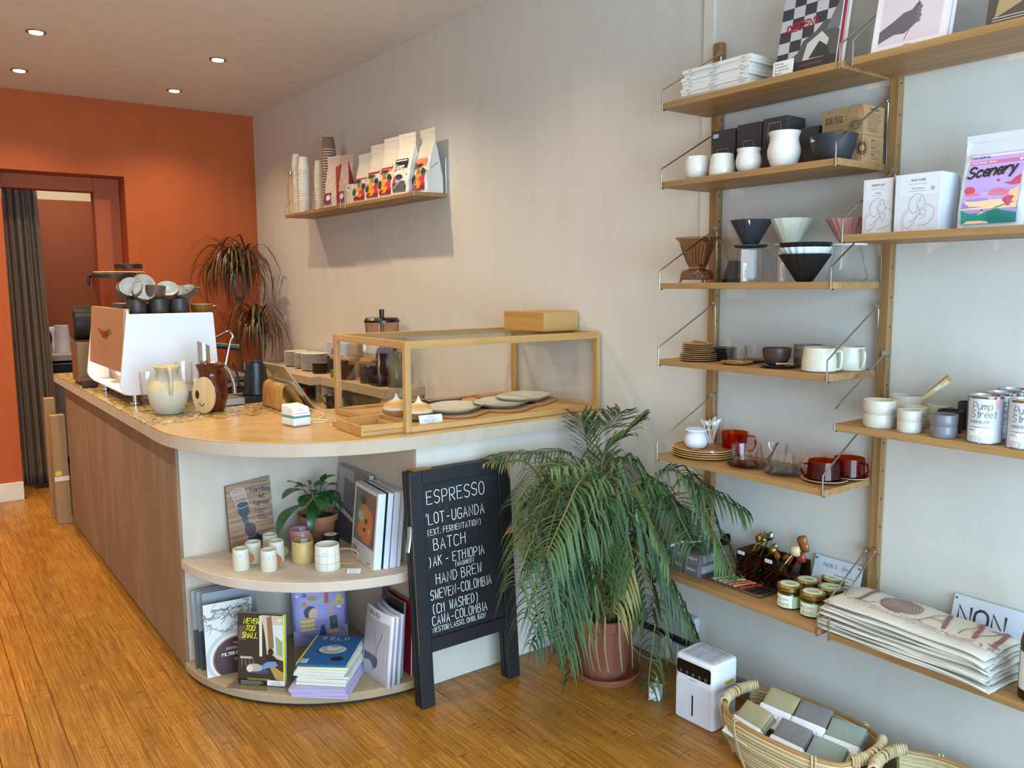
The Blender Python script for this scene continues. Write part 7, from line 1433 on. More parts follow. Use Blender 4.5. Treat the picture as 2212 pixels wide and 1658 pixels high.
def lab_hills(b, sf, w, h):
    x0, x1, y0, y1 = w*.13, w*.87, h*.05, h*.56; W_, H_ = x1-x0, y1-y0; g = lambda x, y: (x0+x*W_, y0+y*H_)
    def pl_(col, pts, o): b.poly([sf(*g(x, y), o) for x, y in pts], P(col, .5, var=.01))
    pl_('#d98a62', [(0, 0), (1, 0), (1, 1), (0, 1)], .0008); pl_('#e2dcd4', [(.02, .93), (.98, .93), (.98, .99), (.02, .99)], .0012); pl_('#b03a34', [(0, .87), (1, .87), (1, .92), (0, .92)], .0012)
    pl_('#e09a3c', [(0, .4), (.3, .6), (.6, .45), (.8, .2), (.5, 0), (0, 0)], .0014); pl_('#c42c4c', [(.35, .0), (.6, .35), (.8, .5), (1, .45), (1, 0)], .0018); pl_('#8c1f2c', [(0, 0), (1, 0), (1, .14), (.6, .1), (.3, .16), (0, .12)], .0022)
    pl_('#1f3a26', ell(.85, .55, .18, .13, 12), .002); pl_('#1f2f22', ell(.06, .35, .14, .15, 12), .002); pl_('#9a7a2c', ell(.4, .60, .16, .10, 12), .0017); text(b, 'Scenery', *g(.02, .72), H_*.14, P('#17141c', .6), sf, w=.0042, off=.0030, wid=.60, shear=.2)
def lab_night(b, sf, w, h):
    x0, x1, y0, y1 = w*.13, w*.87, h*.05, h*.60; W_, H_ = x1-x0, y1-y0; g = lambda x, y: (x0+x*W_, y0+y*H_)
    def pl_(col, pts, o): b.poly([sf(*g(x, y), o) for x, y in pts], P(col, .5, var=.01))
    pl_('#221e2c', [(0, 0), (1, 0), (1, 1), (0, 1)], .0008); pl_('#dcd8d4', [(.05, .93), (.95, .93), (.95, .97), (.05, .97)], .0012); pl_('#5c565c', [(0, 0), (1, 0), (1, .3), (.6, .34), (.3, .26), (0, .3)], .0013); pl_('#b04a44', [(0, .2), (.2, .3), (.25, .42), (.1, .5), (0, .4)], .0017); pl_('#2f2c66', ell(.45, .45, .3, .08, 12), .0016); ribbon(b, [g(.1, .12), g(.5, .25), g(.7, .32)], .004, P('#d9d2ce', .6), sf, .0022); text(b, 'Scenery', *g(.05, .70), H_*.14, P('#e6e2de', .6), sf, w=.0042, off=.0026, wid=.60, shear=.2)
bg = 'white coffee bags on the small shelf'
for i, (y, rz, hh, la, lb) in enumerate(((4.50, .12, .27, lab_hills, 'white coffee bag with orange hills label, furthest toward the cups'), (4.335, .12, .30, lab_hills, 'white coffee bag with orange hills label, second from the cups'), (4.175, .10, .315, lab_hills, 'white coffee bag with orange hills label, middle of the row'), (4.01, .14, .315, lab_night, 'white coffee bag with a dark night label'), (3.882, .02, .325, lab_hills, 'last white coffee bag at the shelf end, label mostly hidden by the dark-labelled bag'))):
    pouch('coffee_bag', lb, ((-.13 if i < 3 else -.125) if i < 4 else -.075, y, z), .146, hh, [.10, .10, .105, .125, .12][i], BAGW, rz, bg, la)
b = None
def lab_wave(b, sf, w, h): ribbon(b, [sfp for sfp in smooth_path2([(w*.1, h*.45), (w*.4, h*.62), (w*.6, h*.45), (w*.9, h*.6)])], .004, P('#e6dcd4', .6), sf, .0015); b.poly([sf(w*x, h*y, .0014) for x, y in ((.1, .08), (.6, .08), (.6, .3), (.1, .3))], P('#7a2c58', .5)); b.poly([sf(x, y, .002) for x, y in ell(w*.45, h*.2, w*.16, h*.06, 12)], P('#dcd6d0', .6))
t = pouch('coffee_bag', 'pale pink coffee bag with bright orange side and white wave line', (-.13, 4.93, z), .15, .31, .085, P('#cdb8ae', .5, var=.03), .15, 'pink and orange coffee bags', lab_wave)
b = B(); b.grid(lambda u, v: Vector((-.042+.084*u+.0*v, -.0765-.003*math.sin(PI*u), .004+.27*v)) if v < .99 else Vector((0, -.0765, .27)), 6, 8, P('#c4502c', .5)); b.link('orange_side', t)
t = pouch('coffee_bag', 'second pale pink coffee bag with red side edge, right of the orange one', (-.12, 4.765, z), .13, .30, .08, P('#bfa69c', .5, var=.03), .15, 'pink and orange coffee bags', lab_wave)
b = B(); b.grid(lambda u, v: Vector((-.038+.076*u*(1-v), -.0665, .004+.27*v)), 5, 6, P('#8c2c20', .5)); b.link('red_side', t)
t = T('filter_box', 'small white card box between the pink bag and the white bags', 'box', (-.15, 4.625, z)); B().box(-.03, .03, -.045, .045, 0, .115, P('#cfc8bc', .6)).link('carton', t, smooth=False, bevel=.002); b = B(); sf = flat((-.0305, .045, 0), (0, -1, 0), (0, 0, 1)); text(b, 'V60', .02, .09, .012, IK, sf, w=.002); b.link('print', t, smooth=False)
# ================================================================== chalk A-board leaning on the counter
BK = P('#15171c', .55, var=.25, scale=25); CHK = P('#e6e8e8', .9)
ab = T('chalkboard_sign', 'black wooden A-board with a handwritten coffee menu leaning against the counter', 'sign board', (-.792, 2.425, 0)); ab.rotation_euler = (-.075, 0, .0)
# local: x -.215..+.215 , z 0...855 , front faces -y
WB_, HB = .218, .852
def leaf_(y0, nm):
    B().box(-WB_, -WB_+.055, y0, y0+.022, 0, HB, BK).link(nm+'stile', ab, smooth=False, bevel=.003); B().box(WB_-.055, WB_, y0, y0+.022, 0, HB, BK).link(nm+'stile', ab, smooth=False, bevel=.003)
    B().box(-WB_+.0555, WB_-.0555, y0, y0+.022, HB-.05, HB, BK).link(nm+'top_rail', ab, smooth=False, bevel=.002); B().box(-WB_+.0555, WB_-.0555, y0, y0+.022, .195, .245, BK).link(nm+'bottom_rail', ab, smooth=False, bevel=.002)
    B().box(-WB_+.0555, WB_-.0555, y0+.008, y0+.016, .2455, HB-.0505, P('#17191e', .7, var=.3, scale=14)).link(nm+'slate', ab, smooth=False)
leaf_(0, ''); leaf_(.030, 'rear_')
B().box(-.20, -.12, .004, .05, HB, HB+.004, P('#8a6a3c', .5, .6)).link('hinge', ab, smooth=False, bevel=.001); B().box(.12, .20, .004, .05, HB, HB+.004, P('#8a6a3c', .5, .6)).link('hinge', ab, smooth=False, bevel=.001)
b = B(); b.add([Vector(p) for p in ((.196, -.0006, HB), (.218, -.0006, HB), (.218, -.0006, HB-.09), (.210, -.0006, HB-.07))], [(0, 1, 2, 3)], P('#b98d5c', .8)); b.link('chipped_corner', ab, smooth=False)
B().box(-.2185, -.217, -.001, .0, .2, .8, P('#8a6a48', .8, var=.5, scale=60)).link('worn_edge', ab, smooth=False)
b = B(); b.tube(smooth_path([(-.222, .01, .66), (-.232, .0, .62), (-.245, -.005, .575)]), .008, P('#8d9093', .3, .8), n=6, flat=.25); b.link('stay', ab)
b = B(); sf = flat((-.16, .0074, 0), (1, 0, 0), (0, 0, 1))
rnd2 = rnd
for s_, x, y, h, w_ in (('ESPRESSO', .012, .727, .046, .92), ("'LOT-UGANDA", .002, .655, .038, .86), ('(EXT. FERMENTATION)', .006, .615, .021, .85), ('BATCH', .030, .558, .040, .95), (')AK - ETHIOPIA', .004, .502, .034, .80), ('(WASHED)', .115, .483, .015, .95), ('HAND BREW', .032, .435, .036, .88), ('SWEVEN-COLOMBIA', .006, .382, .034, .72), ('(CM  WASHED)', .010, .330, .034, .72), ('CAWA-COLOMBIA', .008, .288, .032, .80), ('NESTOR LASSO, OMBLIGON', .008, .262, .018, .85)):
    text(b, s_, x, y, h, CHK, sf, w=.0027 if h > .025 else .0019, off=.0006, wid=w_*.76, sp=1.10, jit=.035, rot=.012)
b.link('chalk_writing', ab, smooth=False)
b = B(); r3 = random.Random(3)
for i in range(70): x = r3.gauss(.10, .08); y = r3.uniform(.25, .78); x = min(.3, max(0, x)); shp(b, ell(x, y, .0007, .0007, 6), CHK, sf, .0008)
b.link('chalk_specks', ab, smooth=False)['kind'] = 'stuff'

# ================================================================== palm in a terracotta pot
TC2 = P('#8f5238', .75, var=.3, scale=7, bump=.2)
t = T('pot_saucer', 'wide terracotta saucer on the floor under the palm pot', 'saucer', (-.305, 2.235, .0005)); B().lathe([(.0005, 0), (.115, 0), (.138, .030), (.140, .036), (.133, .036), (.112, .010), (.0005, .008)], P('#9c5c40', .7, var=.2, scale=7), n=56).link('dish', t)
pm = T('palm', 'large bushy palm with drooping fronds in a terracotta pot', 'potted palm', (-.305, 2.245, .0090))
B().lathe([(.0005, 0), (.085, 0), (.090, .004), (.120, .20), (.128, .205), (.132, .245), (.122, .246), (.112, .2), (.0005, .19)], TC2, n=52).link('pot', pm); B().lathe([(.0005, .215), (.115, .212)], P('#241912', .95, bump=.7, scale=80), n=30).link('soil', pm)
GREEN = leafmat('palm_leaf', '#2f4a26', '#546c3a', .6); DGREEN = leafmat('palm_leaf_blue', '#2a452c', '#435f3e', .62); YEL = leafmat('palm_leaf_dry', '#7c7a3e', '#a08a58', .6); STEM = leafmat('palm_stem', '#5c6a35', '#7a6a3c', .5); DRY = P('#9c8560', .85, var=.3)
r4 = random.Random(11)
def frond(base, top, tip, mat, nl=26, ll=.20, wl=.0050, hang=.5, start=.30):
    """arching stem through base, top, tip with pinnate leaflets on both sides"""
    base, top, tip = Vector(base), Vector(top), Vector(tip)
    path = smooth_path([base, base.lerp(top, .5)+Vector((0, 0, .03)), top, top.lerp(tip, .55)+Vector((0, 0, .05*(top-tip).length)), tip], 8); n = len(path)
    b = B(); b.tube(path, [.0042*(1-.75*i/n)+.0006 for i in range(n)], STEM, n=6)
    for i in range(nl):
        u = start+(1-start)*i/(nl-1); k = u*(n-1); i0 = min(n-2, int(k)); p = path[i0].lerp(path[i0+1], k-i0); d = (path[i0+1]-path[i0]).normalized()
        s_ = d.cross(Vector((0, 0, 1))); s_ = s_.normalized() if s_.length > .05 else Vector((r4.uniform(-1, 1), r4.uniform(-1, 1), 0)).normalized()
        L = ll*(.55+.45*math.sin(PI*min(1, .15+(u-start)/(1-start)*.9)))*r4.uniform(.85, 1.1)
        for sg in (-1, 1):
            dd = (d*r4.uniform(.55, .85)+s_*sg*r4.uniform(.65, .95)+Vector((0, 0, r4.uniform(-.05, .15)))).normalized(); q = p+dd*L*.5; e = p+dd*L*.86-Vector((0, 0, hang*L*r4.uniform(.7, 1.15)))
            for qq in (q, e):
                wx = -.025 if True else 0
                if pm.location.x+qq.x > -.015: qq.x = -.015-pm.location.x
                if pm.location.z+qq.z < .015: qq.z = .02
                if pm.location.x+qq.x > -.285 and 1.3 < pm.location.y+qq.y < 2.03 and p.z+pm.location.z > .478 and qq.z+pm.location.z < .482: qq.z = .485-pm.location.z
                if pm.location.y+qq.y > 2.55 and pm.location.x+qq.x > -.95: qq.y = 2.545-pm.location.y
            w_ = wl*r4.uniform(.8, 1.15); vs = []; pts = [p, p.lerp(q, .55)+Vector((0, 0, .006)), q, q.lerp(e, .55)+Vector((0, 0, .008)), e]
            fl = Vector((0, 0, 1)).cross(dd); fl = fl.normalized() if fl.length > .1 else s_
            for j, (pp, ww) in enumerate(zip(pts, (.35, .95, 1, .7, .03))): vs += [pp-fl*w_*ww, pp+Vector((0, 0, -.002*ww)), pp+fl*w_*ww]
            b.add(vs, [f__ for j in range(4) for f__ in ((3*j, 3*j+1, 3*j+4, 3*j+3), (3*j+1, 3*j+2, 3*j+5, 3*j+4))], mat)
    return b.link('frond', pm)
# (top point, tip) in room coordinates, measured from the pot
def fr(top, tip, mat=GREEN, **k):
    o = Vector(pm.location); a = r4.uniform(0, 2*PI); frond(Vector((.035*math.cos(a), .035*math.sin(a), .21)), Vector(top)-o, Vector(tip)-o, mat, **k)
fr((-0.295, 2.300, 0.892), (-0.127, 2.350, 0.995), DGREEN, ll=.17,hang=.12,start=.35,wl=.0055)
fr((-0.363, 2.200, 0.847), (-0.264, 2.100, 1.013), GREEN, ll=.17,hang=.15,start=.4)
fr((-0.253, 2.400, 0.853), (-0.246, 2.450, 0.976), DGREEN, ll=.15,hang=.1,start=.4)
fr((-0.368, 2.350, 0.840), (-0.673, 2.440, 0.873), DGREEN, ll=.10,hang=.5,start=.5)
fr((-0.516, 2.420, 0.812), (-0.677, 2.500, 0.841), YEL, ll=.07,hang=.5,nl=14,start=.6)
fr((-0.258, 2.000, 0.833), (-0.134, 1.750, 0.732), GREEN, ll=.15,hang=.55,start=.3,nl=28)
fr((-0.192, 1.950, 0.816), (-0.149, 1.750, 0.488), GREEN, ll=.13,hang=.6,start=.45,nl=22)
fr((-0.231, 2.000, 0.728), (-0.309, 1.800, 0.623), DGREEN, ll=.14,hang=.7,start=.3)
fr((-0.220, 2.150, 0.730), (-0.106, 2.000, 0.655), DGREEN, ll=.14,hang=.7)
fr((-0.219, 2.100, 0.528), (-0.124, 1.950, 0.212), GREEN, ll=.12,hang=.8,nl=18,start=.5)
fr((-0.195, 2.050, 0.429), (-0.365, 1.950, 0.087), GREEN, ll=.10,hang=.9,nl=14,start=.6)
fr((-0.584, 2.200, 0.810), (-0.824, 2.100, 0.647), GREEN, ll=.15,hang=.7)
fr((-0.646, 2.150, 0.764), (-0.908, 2.000, 0.570), GREEN, ll=.16,hang=.8)
fr((-0.625, 2.100, 0.803), (-0.902, 1.950, 0.479), DGREEN, ll=.17,hang=.8,nl=28)
fr((-0.678, 2.050, 0.711), (-0.828, 1.950, 0.399), DGREEN, ll=.18,hang=.85,nl=30,wl=.0062)
fr((-0.606, 2.050, 0.666), (-0.736, 1.980, 0.317), GREEN, ll=.17,hang=.85,nl=28,wl=.006)
fr((-0.545, 2.300, 0.681), (-0.731, 2.250, 0.640), YEL, ll=.12,hang=.8,nl=16)
fr((-0.391, 2.350, 0.789), (-0.532, 2.400, 0.693), GREEN, ll=.14,hang=.6)
fr((-0.483, 2.000, 0.801), (-0.491, 1.900, 0.569), GREEN, ll=.17,hang=.8,nl=28)
fr((-0.368, 2.050, 0.790), (-0.313, 1.920, 0.559), GREEN, ll=.16,hang=.8)
fr((-0.566, 1.980, 0.786), (-0.637, 1.900, 0.554), GREEN, ll=.15,hang=.8)
fr((-0.459, 2.000, 0.617), (-0.556, 1.930, 0.415), YEL, ll=.14,hang=.8,nl=16,wl=.009)
fr((-0.373, 2.020, 0.629), (-0.370, 1.950, 0.362), GREEN, ll=.15,hang=.8,nl=18,wl=.008)
fr((-0.318, 2.300, 0.715), (-0.367, 2.350, 0.530), DGREEN, ll=.15,hang=.6)
fr((-0.174, 2.350, 0.777), (-0.030, 2.400, 0.784), DGREEN, ll=.15,hang=.4)
fr((-0.152, 2.400, 0.708), (-0.030, 2.480, 0.555), DGREEN, ll=.14,hang=.7)
fr((-0.454, 2.200, 0.825), (-0.646, 2.150, 0.877), GREEN, ll=.16,hang=.6,start=.3)
fr((-0.317, 2.150, 0.832), (-0.203, 2.050, 0.765), GREEN, ll=.16,hang=.6,start=.3)
fr((-0.501, 2.300, 0.848), (-0.730, 2.250, 0.740), GREEN, ll=.15,hang=.6)
fr((-0.586, 2.050, 0.839), (-0.828, 1.950, 0.657), GREEN, ll=.17,hang=.75,nl=28)
fr((-0.480, 2.050, 0.839), (-0.674, 1.950, 0.703), DGREEN, ll=.17,hang=.7)
fr((-0.458, 1.980, 0.736), (-0.330, 1.880, 0.425), DGREEN, ll=.15,hang=.8,nl=26)
fr((-0.271, 2.300, 0.817), (-0.290, 2.200, 0.624), GREEN, ll=.18,hang=.7)
fr((-0.121, 2.150, 0.714), (-0.030, 2.000, 0.504), DGREEN, ll=.12,hang=.6,start=.4)
fr((-0.583, 2.100, 0.567), (-0.806, 2.050, 0.327), DGREEN, ll=.12,hang=.9,nl=20)
fr((-0.631, 2.080, 0.517), (-0.652, 2.030, 0.176), DGREEN, ll=.10,hang=.9,nl=16)
for i in range(14):
    a = i*1.9; b_ = Vector((.04*math.cos(a), .04*math.sin(a), .21)); B().tube(smooth_path([b_, b_+Vector((.03*math.cos(a), .03*math.sin(a), .28)), b_+Vector((.09*math.cos(a+.3), .09*math.sin(a+.3), .5))], 5), [.0065-.0003*k for k in range(11)], STEM, n=7).link('cane', pm)
for i in range(12):
    a = -1.2-i*.32+r4.uniform(-.2, .2); b = B(); b_ = Vector((.07*math.cos(a), .07*math.sin(a), .24)); p_ = [b_, b_+Vector((.06*math.cos(a), .06*math.sin(a), .05)), b_+Vector((.085*math.cos(a), .085*math.sin(a), -.08)), b_+Vector((.075*math.cos(a+.2), .075*math.sin(a+.2), -.18))]
    b.tube(smooth_path(p_, 5), [.002]*6+[.004]*5+[.003]*4+[.0008], DRY, n=5, flat=.3); b.link('dry_leaf', pm)

# ================================================================== heater vent, cables, plug and dehumidifier by the wall
WHT = P('#dedfe0', .45, var=.05)
t = T('skirting_duct', 'old white boxed skirting with dark stained groove behind the palm', 'skirting box', (-.001, 2.25, 0)); B().box(-.035, -.0, -.22, .30, .0005, .09, P('#cfd0cc', .6, var=.25, scale=14)).link('lower_box', t, smooth=False, bevel=.004); B().box(-.03, -.0, -.22, .30, .122, .22, P('#cdd2d4', .6, var=.25, scale=14)).link('upper_box', t, smooth=False, bevel=.004); B().box(-.022, 0, -.22, .30, .0905, .1215, P('#26282c', .5, var=.6, scale=30)).link('groove', t, smooth=False)
t = T('power_adapter', 'white plug-in adapter block on the skirting behind the palm', 'adapter', (-.052, 2.155, .03)); B().box(-.016, .014, -.018, .018, 0, .075, WHT).link('body', t, smooth=False, bevel=.003); B().tube([(0, 0, .075), (0, 0, .10)], [.005, .003], WHT).link('strain_relief', t)
t = T('cable', 'white cable looping along the skirting behind the palm', 'cable', (0, 0, 0)); B().tube(smooth_path([(-.052, 2.155, .13), (-.05, 2.16, .17), (-.045, 2.20, .19), (-.05, 2.3, .16), (-.06, 2.36, .05), (-.08, 2.28, .006), (-.07, 2.18, .004)], 8), .0022, WHT).link('cord', t)
B().tube(smooth_path([(-.045, 2.10, .10), (-.06, 2.09, .03), (-.06, 2.05, .02), (-.05, 2.02, .06), (-.04, 1.98, .09)], 8), .0022, WHT).link('cord', t)
t = T('plug', 'white three-pin plug lying on the boards beside the dehumidifier', 'plug', (-.29, 1.985, .001), .5); B().box(-.018, .022, -.022, .022, 0, .050, WHT).link('body', t, smooth=False, bevel=.004); B().box(-.024, -.0185, -.018, .018, .006, .046, WHT).link('pin_plate', t, smooth=False, bevel=.002)
for y, zz in ((-.011, .014), (.011, .014), (0, .036)): B().box(-.044, -.0245, y-.003, y+.003, zz-.002, zz+.002, WHT).link('pin', t, smooth=False, bevel=.001)
B().tube(smooth_path([(.005, 0, .05), (.02, .0, .075), (.06, .01, .05), (.10, .02, .004), (.14, .04, .004)], 6), .0025, WHT).link('cord', t)
dh = T('dehumidifier', 'small white dehumidifier with black touch panel on the floor', 'dehumidifier', (-.252, 1.785, .001)); dh.rotation_euler = (0, 0, .05); DW_ = P('#e3e5ec', .3, var=.01)
M = None
b = B(); b.prism(rrect(-.068, -.083, .068, .083, .018, 6), 0, .234, DW_); b.link('body', dh, bevel=.010, seg=3)
B().box(-.0695, -.0682, -.073, .073, .01, .150, P('#dddfe8', .35)).link('tank', dh, smooth=False, bevel=.0005)
b = B(); sf = flat((-.0684, .083, 0), (0, -1, 0), (0, 0, 1)); shp(b, rrect(.012, .168, .154, .218, .008), P('#08090c', .12), sf, .0006)
for i in range(5):
    cx_ = .030+.026*i; ribbon(b, ell(cx_, .178, .0040, .0040, 14, .5, 2*PI+.2), .0009, P('#c9ccd6', .5), sf, .0012)
    if i < 4: shp(b, ell(cx_+.013, .178, .0008, .0008, 6), P('#c9ccd6', .5), sf, .0012)
text(b, 'PROBREEZE', .083, .155, .004, GRL, sf, w=.0005, off=.0018, align='c'); shp(b, rrect(.078, .030, .084, .105, .003), P('#14151a', .2), sf, .0020); b.link('touch_panel', dh, smooth=False)
b = B(); sf = flat((-.068, -.0832, 0), (1, 0, 0), (0, 0, 1)); shp(b, [(.060, .152), (.112, .152), (.112, .166), (.060, .166)], P('#e0c02c', .5), sf, .0004); text(b, 'WARNING', .088, .156, .006, IK, sf, w=.0008, off=.0008, align='c'); lines(b, .060, .145, .052, 18, .0058, IK, sf, .0011, .0005); b.link('warning_label', dh, smooth=False)
b = B()
for i in range(13): b.box(-.048+.008*i, -.0465+.008*i, -.062, .062, .2345, .2355, P('#8f949c', .5))
b.link('grille', dh, smooth=False)['kind'] = 'stuff'; b = B()
for i in range(3): b.box(-.050, .052, -.045+.045*i, -.0435+.045*i, .2356, .2362, P('#9da2aa', .5))
b.link('grille_bars', dh, smooth=False)['kind'] = 'stuff'
t = T('cable', 'white cable behind the dehumidifier at the skirting', 'cable', (0, 0, 0)); B().tube(smooth_path([(-.18, 1.78, .10), (-.12, 1.70, .12), (-.08, 1.66, .09), (-.10, 1.64, .03), (-.16, 1.66, .01)], 8), .003, WHT).link('cord', t)

# ================================================================== rattan baskets
RAT = leafmat('rattan', '#a8926a', '#cbb88e', .6); RATD = P('#a9804c', .5, var=.2)
def basket(name, lb, cx_, cy_, lx, ly, H, rz, rows=13):
    t = T(name, lb, 'basket', (cx_, cy_, .001), rz, 'rattan baskets')
    N = 56
    def ring(k, zz, grow, wob=0):
        pts = []
        for i in range(N):
            a = 2*PI*i/N; c, s_ = math.cos(a), math.sin(a); e = .72
            x = lx*grow*(abs(c)**e)*(1 if c > 0 else -1); y = ly*grow*(abs(s_)**e)*(1 if s_ > 0 else -1)
            end = max(0, abs(s_)-.80)/.2; pts.append((x, y, zz+.018*end*(zz/H)+wob*math.sin(3*a+k)))
        return pts
    for k in range(rows):
        u = k/(rows-1); zz = .006+(H-.018)*u; g = .80+.20*math.sin(u*PI/2*1.0)+.0*u
        pts = ring(k, zz, g, .0012)
        if .66 < u < .95:   # openings for the handles at both ends
            for sgn in (1, -1):
                seg = [p for i, p in enumerate(pts) if sgn*p[0] > 0 or True]
            arc1 = [pts[i % N] for i in range(int(N*.79), int(N*1.21)+1)]; arc2 = [pts[i % N] for i in range(int(N*.29), int(N*.71)+1)]
            for arc in (arc1, arc2): B().tube(arc, .0062, RAT, n=7).link('cane_row', t)
        else: B().tube(pts, .0066, RAT, n=7, closed=True).link('cane_row', t)
    for dz, rr in ((0, .0075), (.009, .007)): B().tube(ring(1, H-.008+dz, 1.0), rr, RATD if dz else RAT, n=8, closed=True).link('rim', t)
    for a in (PI/2-.42, PI/2+.42, -PI/2-.42, -PI/2+.42, .45, -.45, PI-.45, PI+.45):
        c, s_ = math.cos(a), math.sin(a); x = lx*(abs(c)**.72)*(1 if c > 0 else -1); y = ly*(abs(s_)**.72)*(1 if s_ > 0 else -1)
        if abs(s_) > .88:
            for dd in (-.006, .006): pass
        for dd in (-.005, .005):
            tx, ty = -s_*dd, c*dd
            prof = [(.83, .0), (.93, H*.35), (1.0, H*.7), (1.03, H-.002), (1.0, H+.010), (.965, H-.004), (.965, H*.7)]
            B().tube(smooth_path([(x*g+tx+(x*g)*.03, y*g+ty+(y*g)*.03, zz) for g, zz in prof], 4), .0032, RAT, n=6).link('binding', t)
    for sg in (-1, 1):   # wound handle grips
        for k in range(17):
            u = k/16; a = sg*PI/2+(u-.5)*.95; c, s_ = math.cos(a), math.sin(a); x = lx*(abs(c)**.72)*(1 if c > 0 else -1); y = ly*(abs(s_)**.72)*(1 if s_ > 0 else -1)
            o = Vector((x, y, H+.010+.004)); n_ = Vector((x/lx, y/ly, 0)).normalized(); B().tube([o+n_*.012*math.cos(q)+Vector((0, 0, .015*math.sin(q))) for q in [2*PI*j/10 for j in range(10)]], .0042, RAT, n=5, closed=True).link('handle_wrap', t)
    B().lathe([(.0005, .004), (1, .004)], P('#8a7450', .8), n=40, M=Matrix.Diagonal((lx*.8, ly*.8, 1, 1))).link('base', t)
    return t
basket('basket', 'oval rattan basket holding folded cotton cloths', -.265, 1.405, .150, .235, .150, .04); basket('basket', 'second rattan basket partly cut off at the bottom right corner', -.245, .93, .150, .215, .150, .02)
def weave(c1, c2):
    s = NT('waffle_' + c1.strip('#')); v = s.coord(); w1 = s.n('ShaderNodeTexWave', Scale=85.0, bands_direction='X'); w2 = s.n('ShaderNodeTexWave', Scale=85.0, bands_direction='Y'); s.l(v, w1.inputs[0]); s.l(v, w2.inputs[0])
    m = s.n('ShaderNodeMath', operation='MULTIPLY'); s.l(w1.outputs['Fac'], m.inputs[0]); s.l(w2.outputs['Fac'], m.inputs[1]); s.bsdf(s.ramp(m.outputs[0], [(0, c1), (.5, c2)]), .95, 0, s.bump(m.outputs[0], .7, .002)); return s.m
BAND = P('#dfe3ec', .6, var=.02)
def cloth(loc, rz, rx, mat, lb, w=.10, l=.15, h=.032):
    t = T('folded_cloth', lb, 'cloth', loc, 0, 'folded cloths in the basket'); t.rotation_euler = (rx[0], rx[1], rz)
    for k in range(3):
        B().grid(lambda u, v: Vector((-w/2+w*u+.001*math.sin(9*v), (-l/2)+l*v, 0)) if False else Vector((w/2*math.copysign(abs(math.cos(2*PI*v))**.5, math.cos(2*PI*v)), -l/2+l*u, h/3*(k+.5)+h/6*math.copysign(abs(math.sin(2*PI*v))**.7, math.sin(2*PI*v))*(1+.1*math.sin(7*u+k)))), 10, 20, mat).link('fold', t)
    b = B(); o = rrect(-w/2-.003, -.002, w/2+.003, h+.003, .008); n_ = len(o); b.add([Vector((x, y, zz)) for y in (-l*.48, l*.02) for x, zz in o], [(i, (i+1) % n_, (i+1) % n_+n_, i+n_) for i in range(n_)], BAND); b.link('paper_band', t)
    b = B(); sf = flat((-w/2, -l*.23, h+.0034), (1, 0, 0), (0, 1, 0)); text(b, 'LOAM', w*.5, -.012, .024, P('#8a8c90', .6), sf, w=.0013, align='c', off=.0004); b.link('print', t, smooth=False); return t
BE = weave('#8f8768', '#c4bb98'); GY = weave('#5c5c60', '#a4a2a0'); GNW = weave('#71807a', '#b3c0b4')
zb = .062
CL = [((-.335, 1.53, .10), -.10, BE, 'beige waffle cloth with paper band, nearest the left end of the basket'), ((-.235, 1.50, .125), .08, BE, 'second beige waffle cloth, behind the first, nearer the wall'),
      ((-.325, 1.395, .095), .05, GY, 'grey waffle cloth with paper band, in the middle front'), ((-.225, 1.39, .125), .12, GY, 'second grey waffle cloth, in the middle near the wall'),
      ((-.315, 1.285, .085), .10, GNW, 'pale green waffle cloth with paper band, front right of the basket'), ((-.225, 1.28, .115), .16, GNW, 'second pale green waffle cloth, right end near the wall')]
for p_, a_, m_, lb in CL: cloth(p_, -PI/2+a_, (.62, 0), m_, lb, w=.105, l=.135, h=.040)

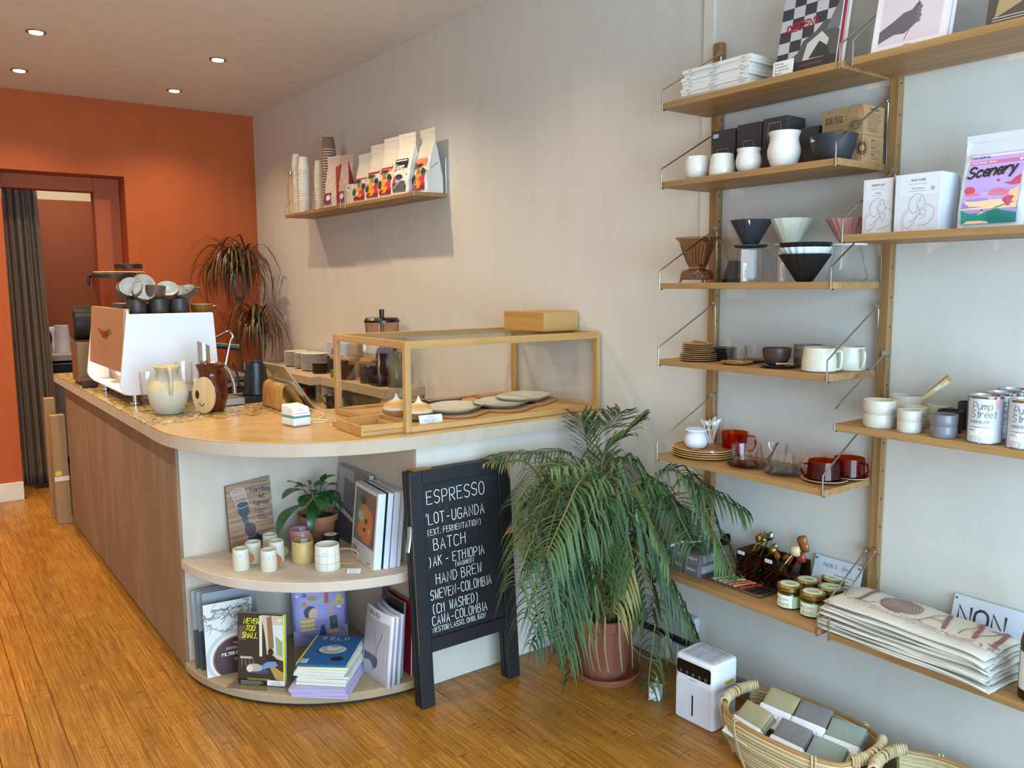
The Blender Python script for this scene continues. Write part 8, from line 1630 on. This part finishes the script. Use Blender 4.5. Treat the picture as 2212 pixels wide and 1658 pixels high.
# ================================================================== dragon plant in the corner
dp = T('dracaena', 'tall dragon plant with two drooping dark crowns in the orange corner', 'potted plant', (-.27, 6.42, .0))
B().lathe([(.0005, 0), (.11, 0), (.14, .24), (.13, .24), (.0005, .22)], P('#3a3634', .7), n=32).link('pot', dp)
BARK = P('#6c5a44', .85, var=.3, bump=.4, scale=40)
B().tube(smooth_path([(0, 0, .2), (.01, .0, .7), (-.03, -.02, 1.0), (-.01, -.03, 1.2), (-.02, -.05, 1.42)], 6), [.022]*10+[.017]*9+[.014]*6, BARK, n=10).link('trunk', dp); B().tube(smooth_path([(-.01, -.03, 1.36), (-.05, -.06, 1.44), (-.06, -.07, 1.58)], 4), .010, BARK).link('branch', dp); B().tube(smooth_path([(-.01, -.03, 1.36), (.03, -.05, 1.45), (.03, -.06, 1.60)], 4), .010, BARK).link('branch', dp)
B().tube(smooth_path([(.01, 0, .65), (.06, -.2, .95), (.05, -.3, 1.16)], 5), .013, BARK).link('branch', dp)
DLEAF = [leafmat('dragon_leaf', '#2c2a14', '#463e1e', .4), leafmat('dragon_leaf_red', '#3c2414', '#5a3a1e', .4)]
dm = []
r5 = random.Random(4)
for k in range(10):
    L = .26+.035*(k % 5); up = .5+.12*(k % 4); b = B(); vs = []; n = 9
    for i in range(n+1):
        u = i/n; x = L*(math.sin(u*1.9)/1.15*.75+.0); zz = L*(up*math.sin(PI*u*.85)*.55-.9*u*u*(.7+.08*(k % 3))); w = .0085*(math.sin(PI*min(1, u*.93+.07))**.6)+.0005
        vs += [(x, -w, zz+.002), (x, 0, zz), (x, w, zz+.002)]
    b.add(vs, [f__ for i in range(n) for f__ in ((3*i, 3*i+1, 3*i+4, 3*i+3), (3*i+1, 3*i+2, 3*i+5, 3*i+4))], DLEAF[k % 2]); o = b.link('leaf', dp); dm.append(o)
cnt = 0
for (cx_, cy_, cz_), n_, sc in (((-.065, -.09, 1.62), 92, 1.3), ((.02, -.08, 1.64), 82, 1.3), ((.04, -.30, 1.19), 115, 1.12)):
    for i in range(n_):
        o = dm[cnt] if cnt < 10 else dm[r5.randrange(10)].copy()
        if cnt >= 10: COL.objects.link(o)
        cnt += 1; a = i*2.39996; el = 1.2*(1-i/n_)-.25; s2 = sc*r5.uniform(.62, 1.0)
        lvl = i/n_*-.09
        if math.cos(a)*.36+cx_-.27 > -.03: s2 *= .62
        o.location = (cx_+.012*math.cos(a), cy_+.012*math.sin(a), cz_+lvl+.03); o.rotation_euler = (0, -max(-.1, el)*.75+r5.uniform(-.15, .15), a); o.scale = (s2, s2*.72, s2)
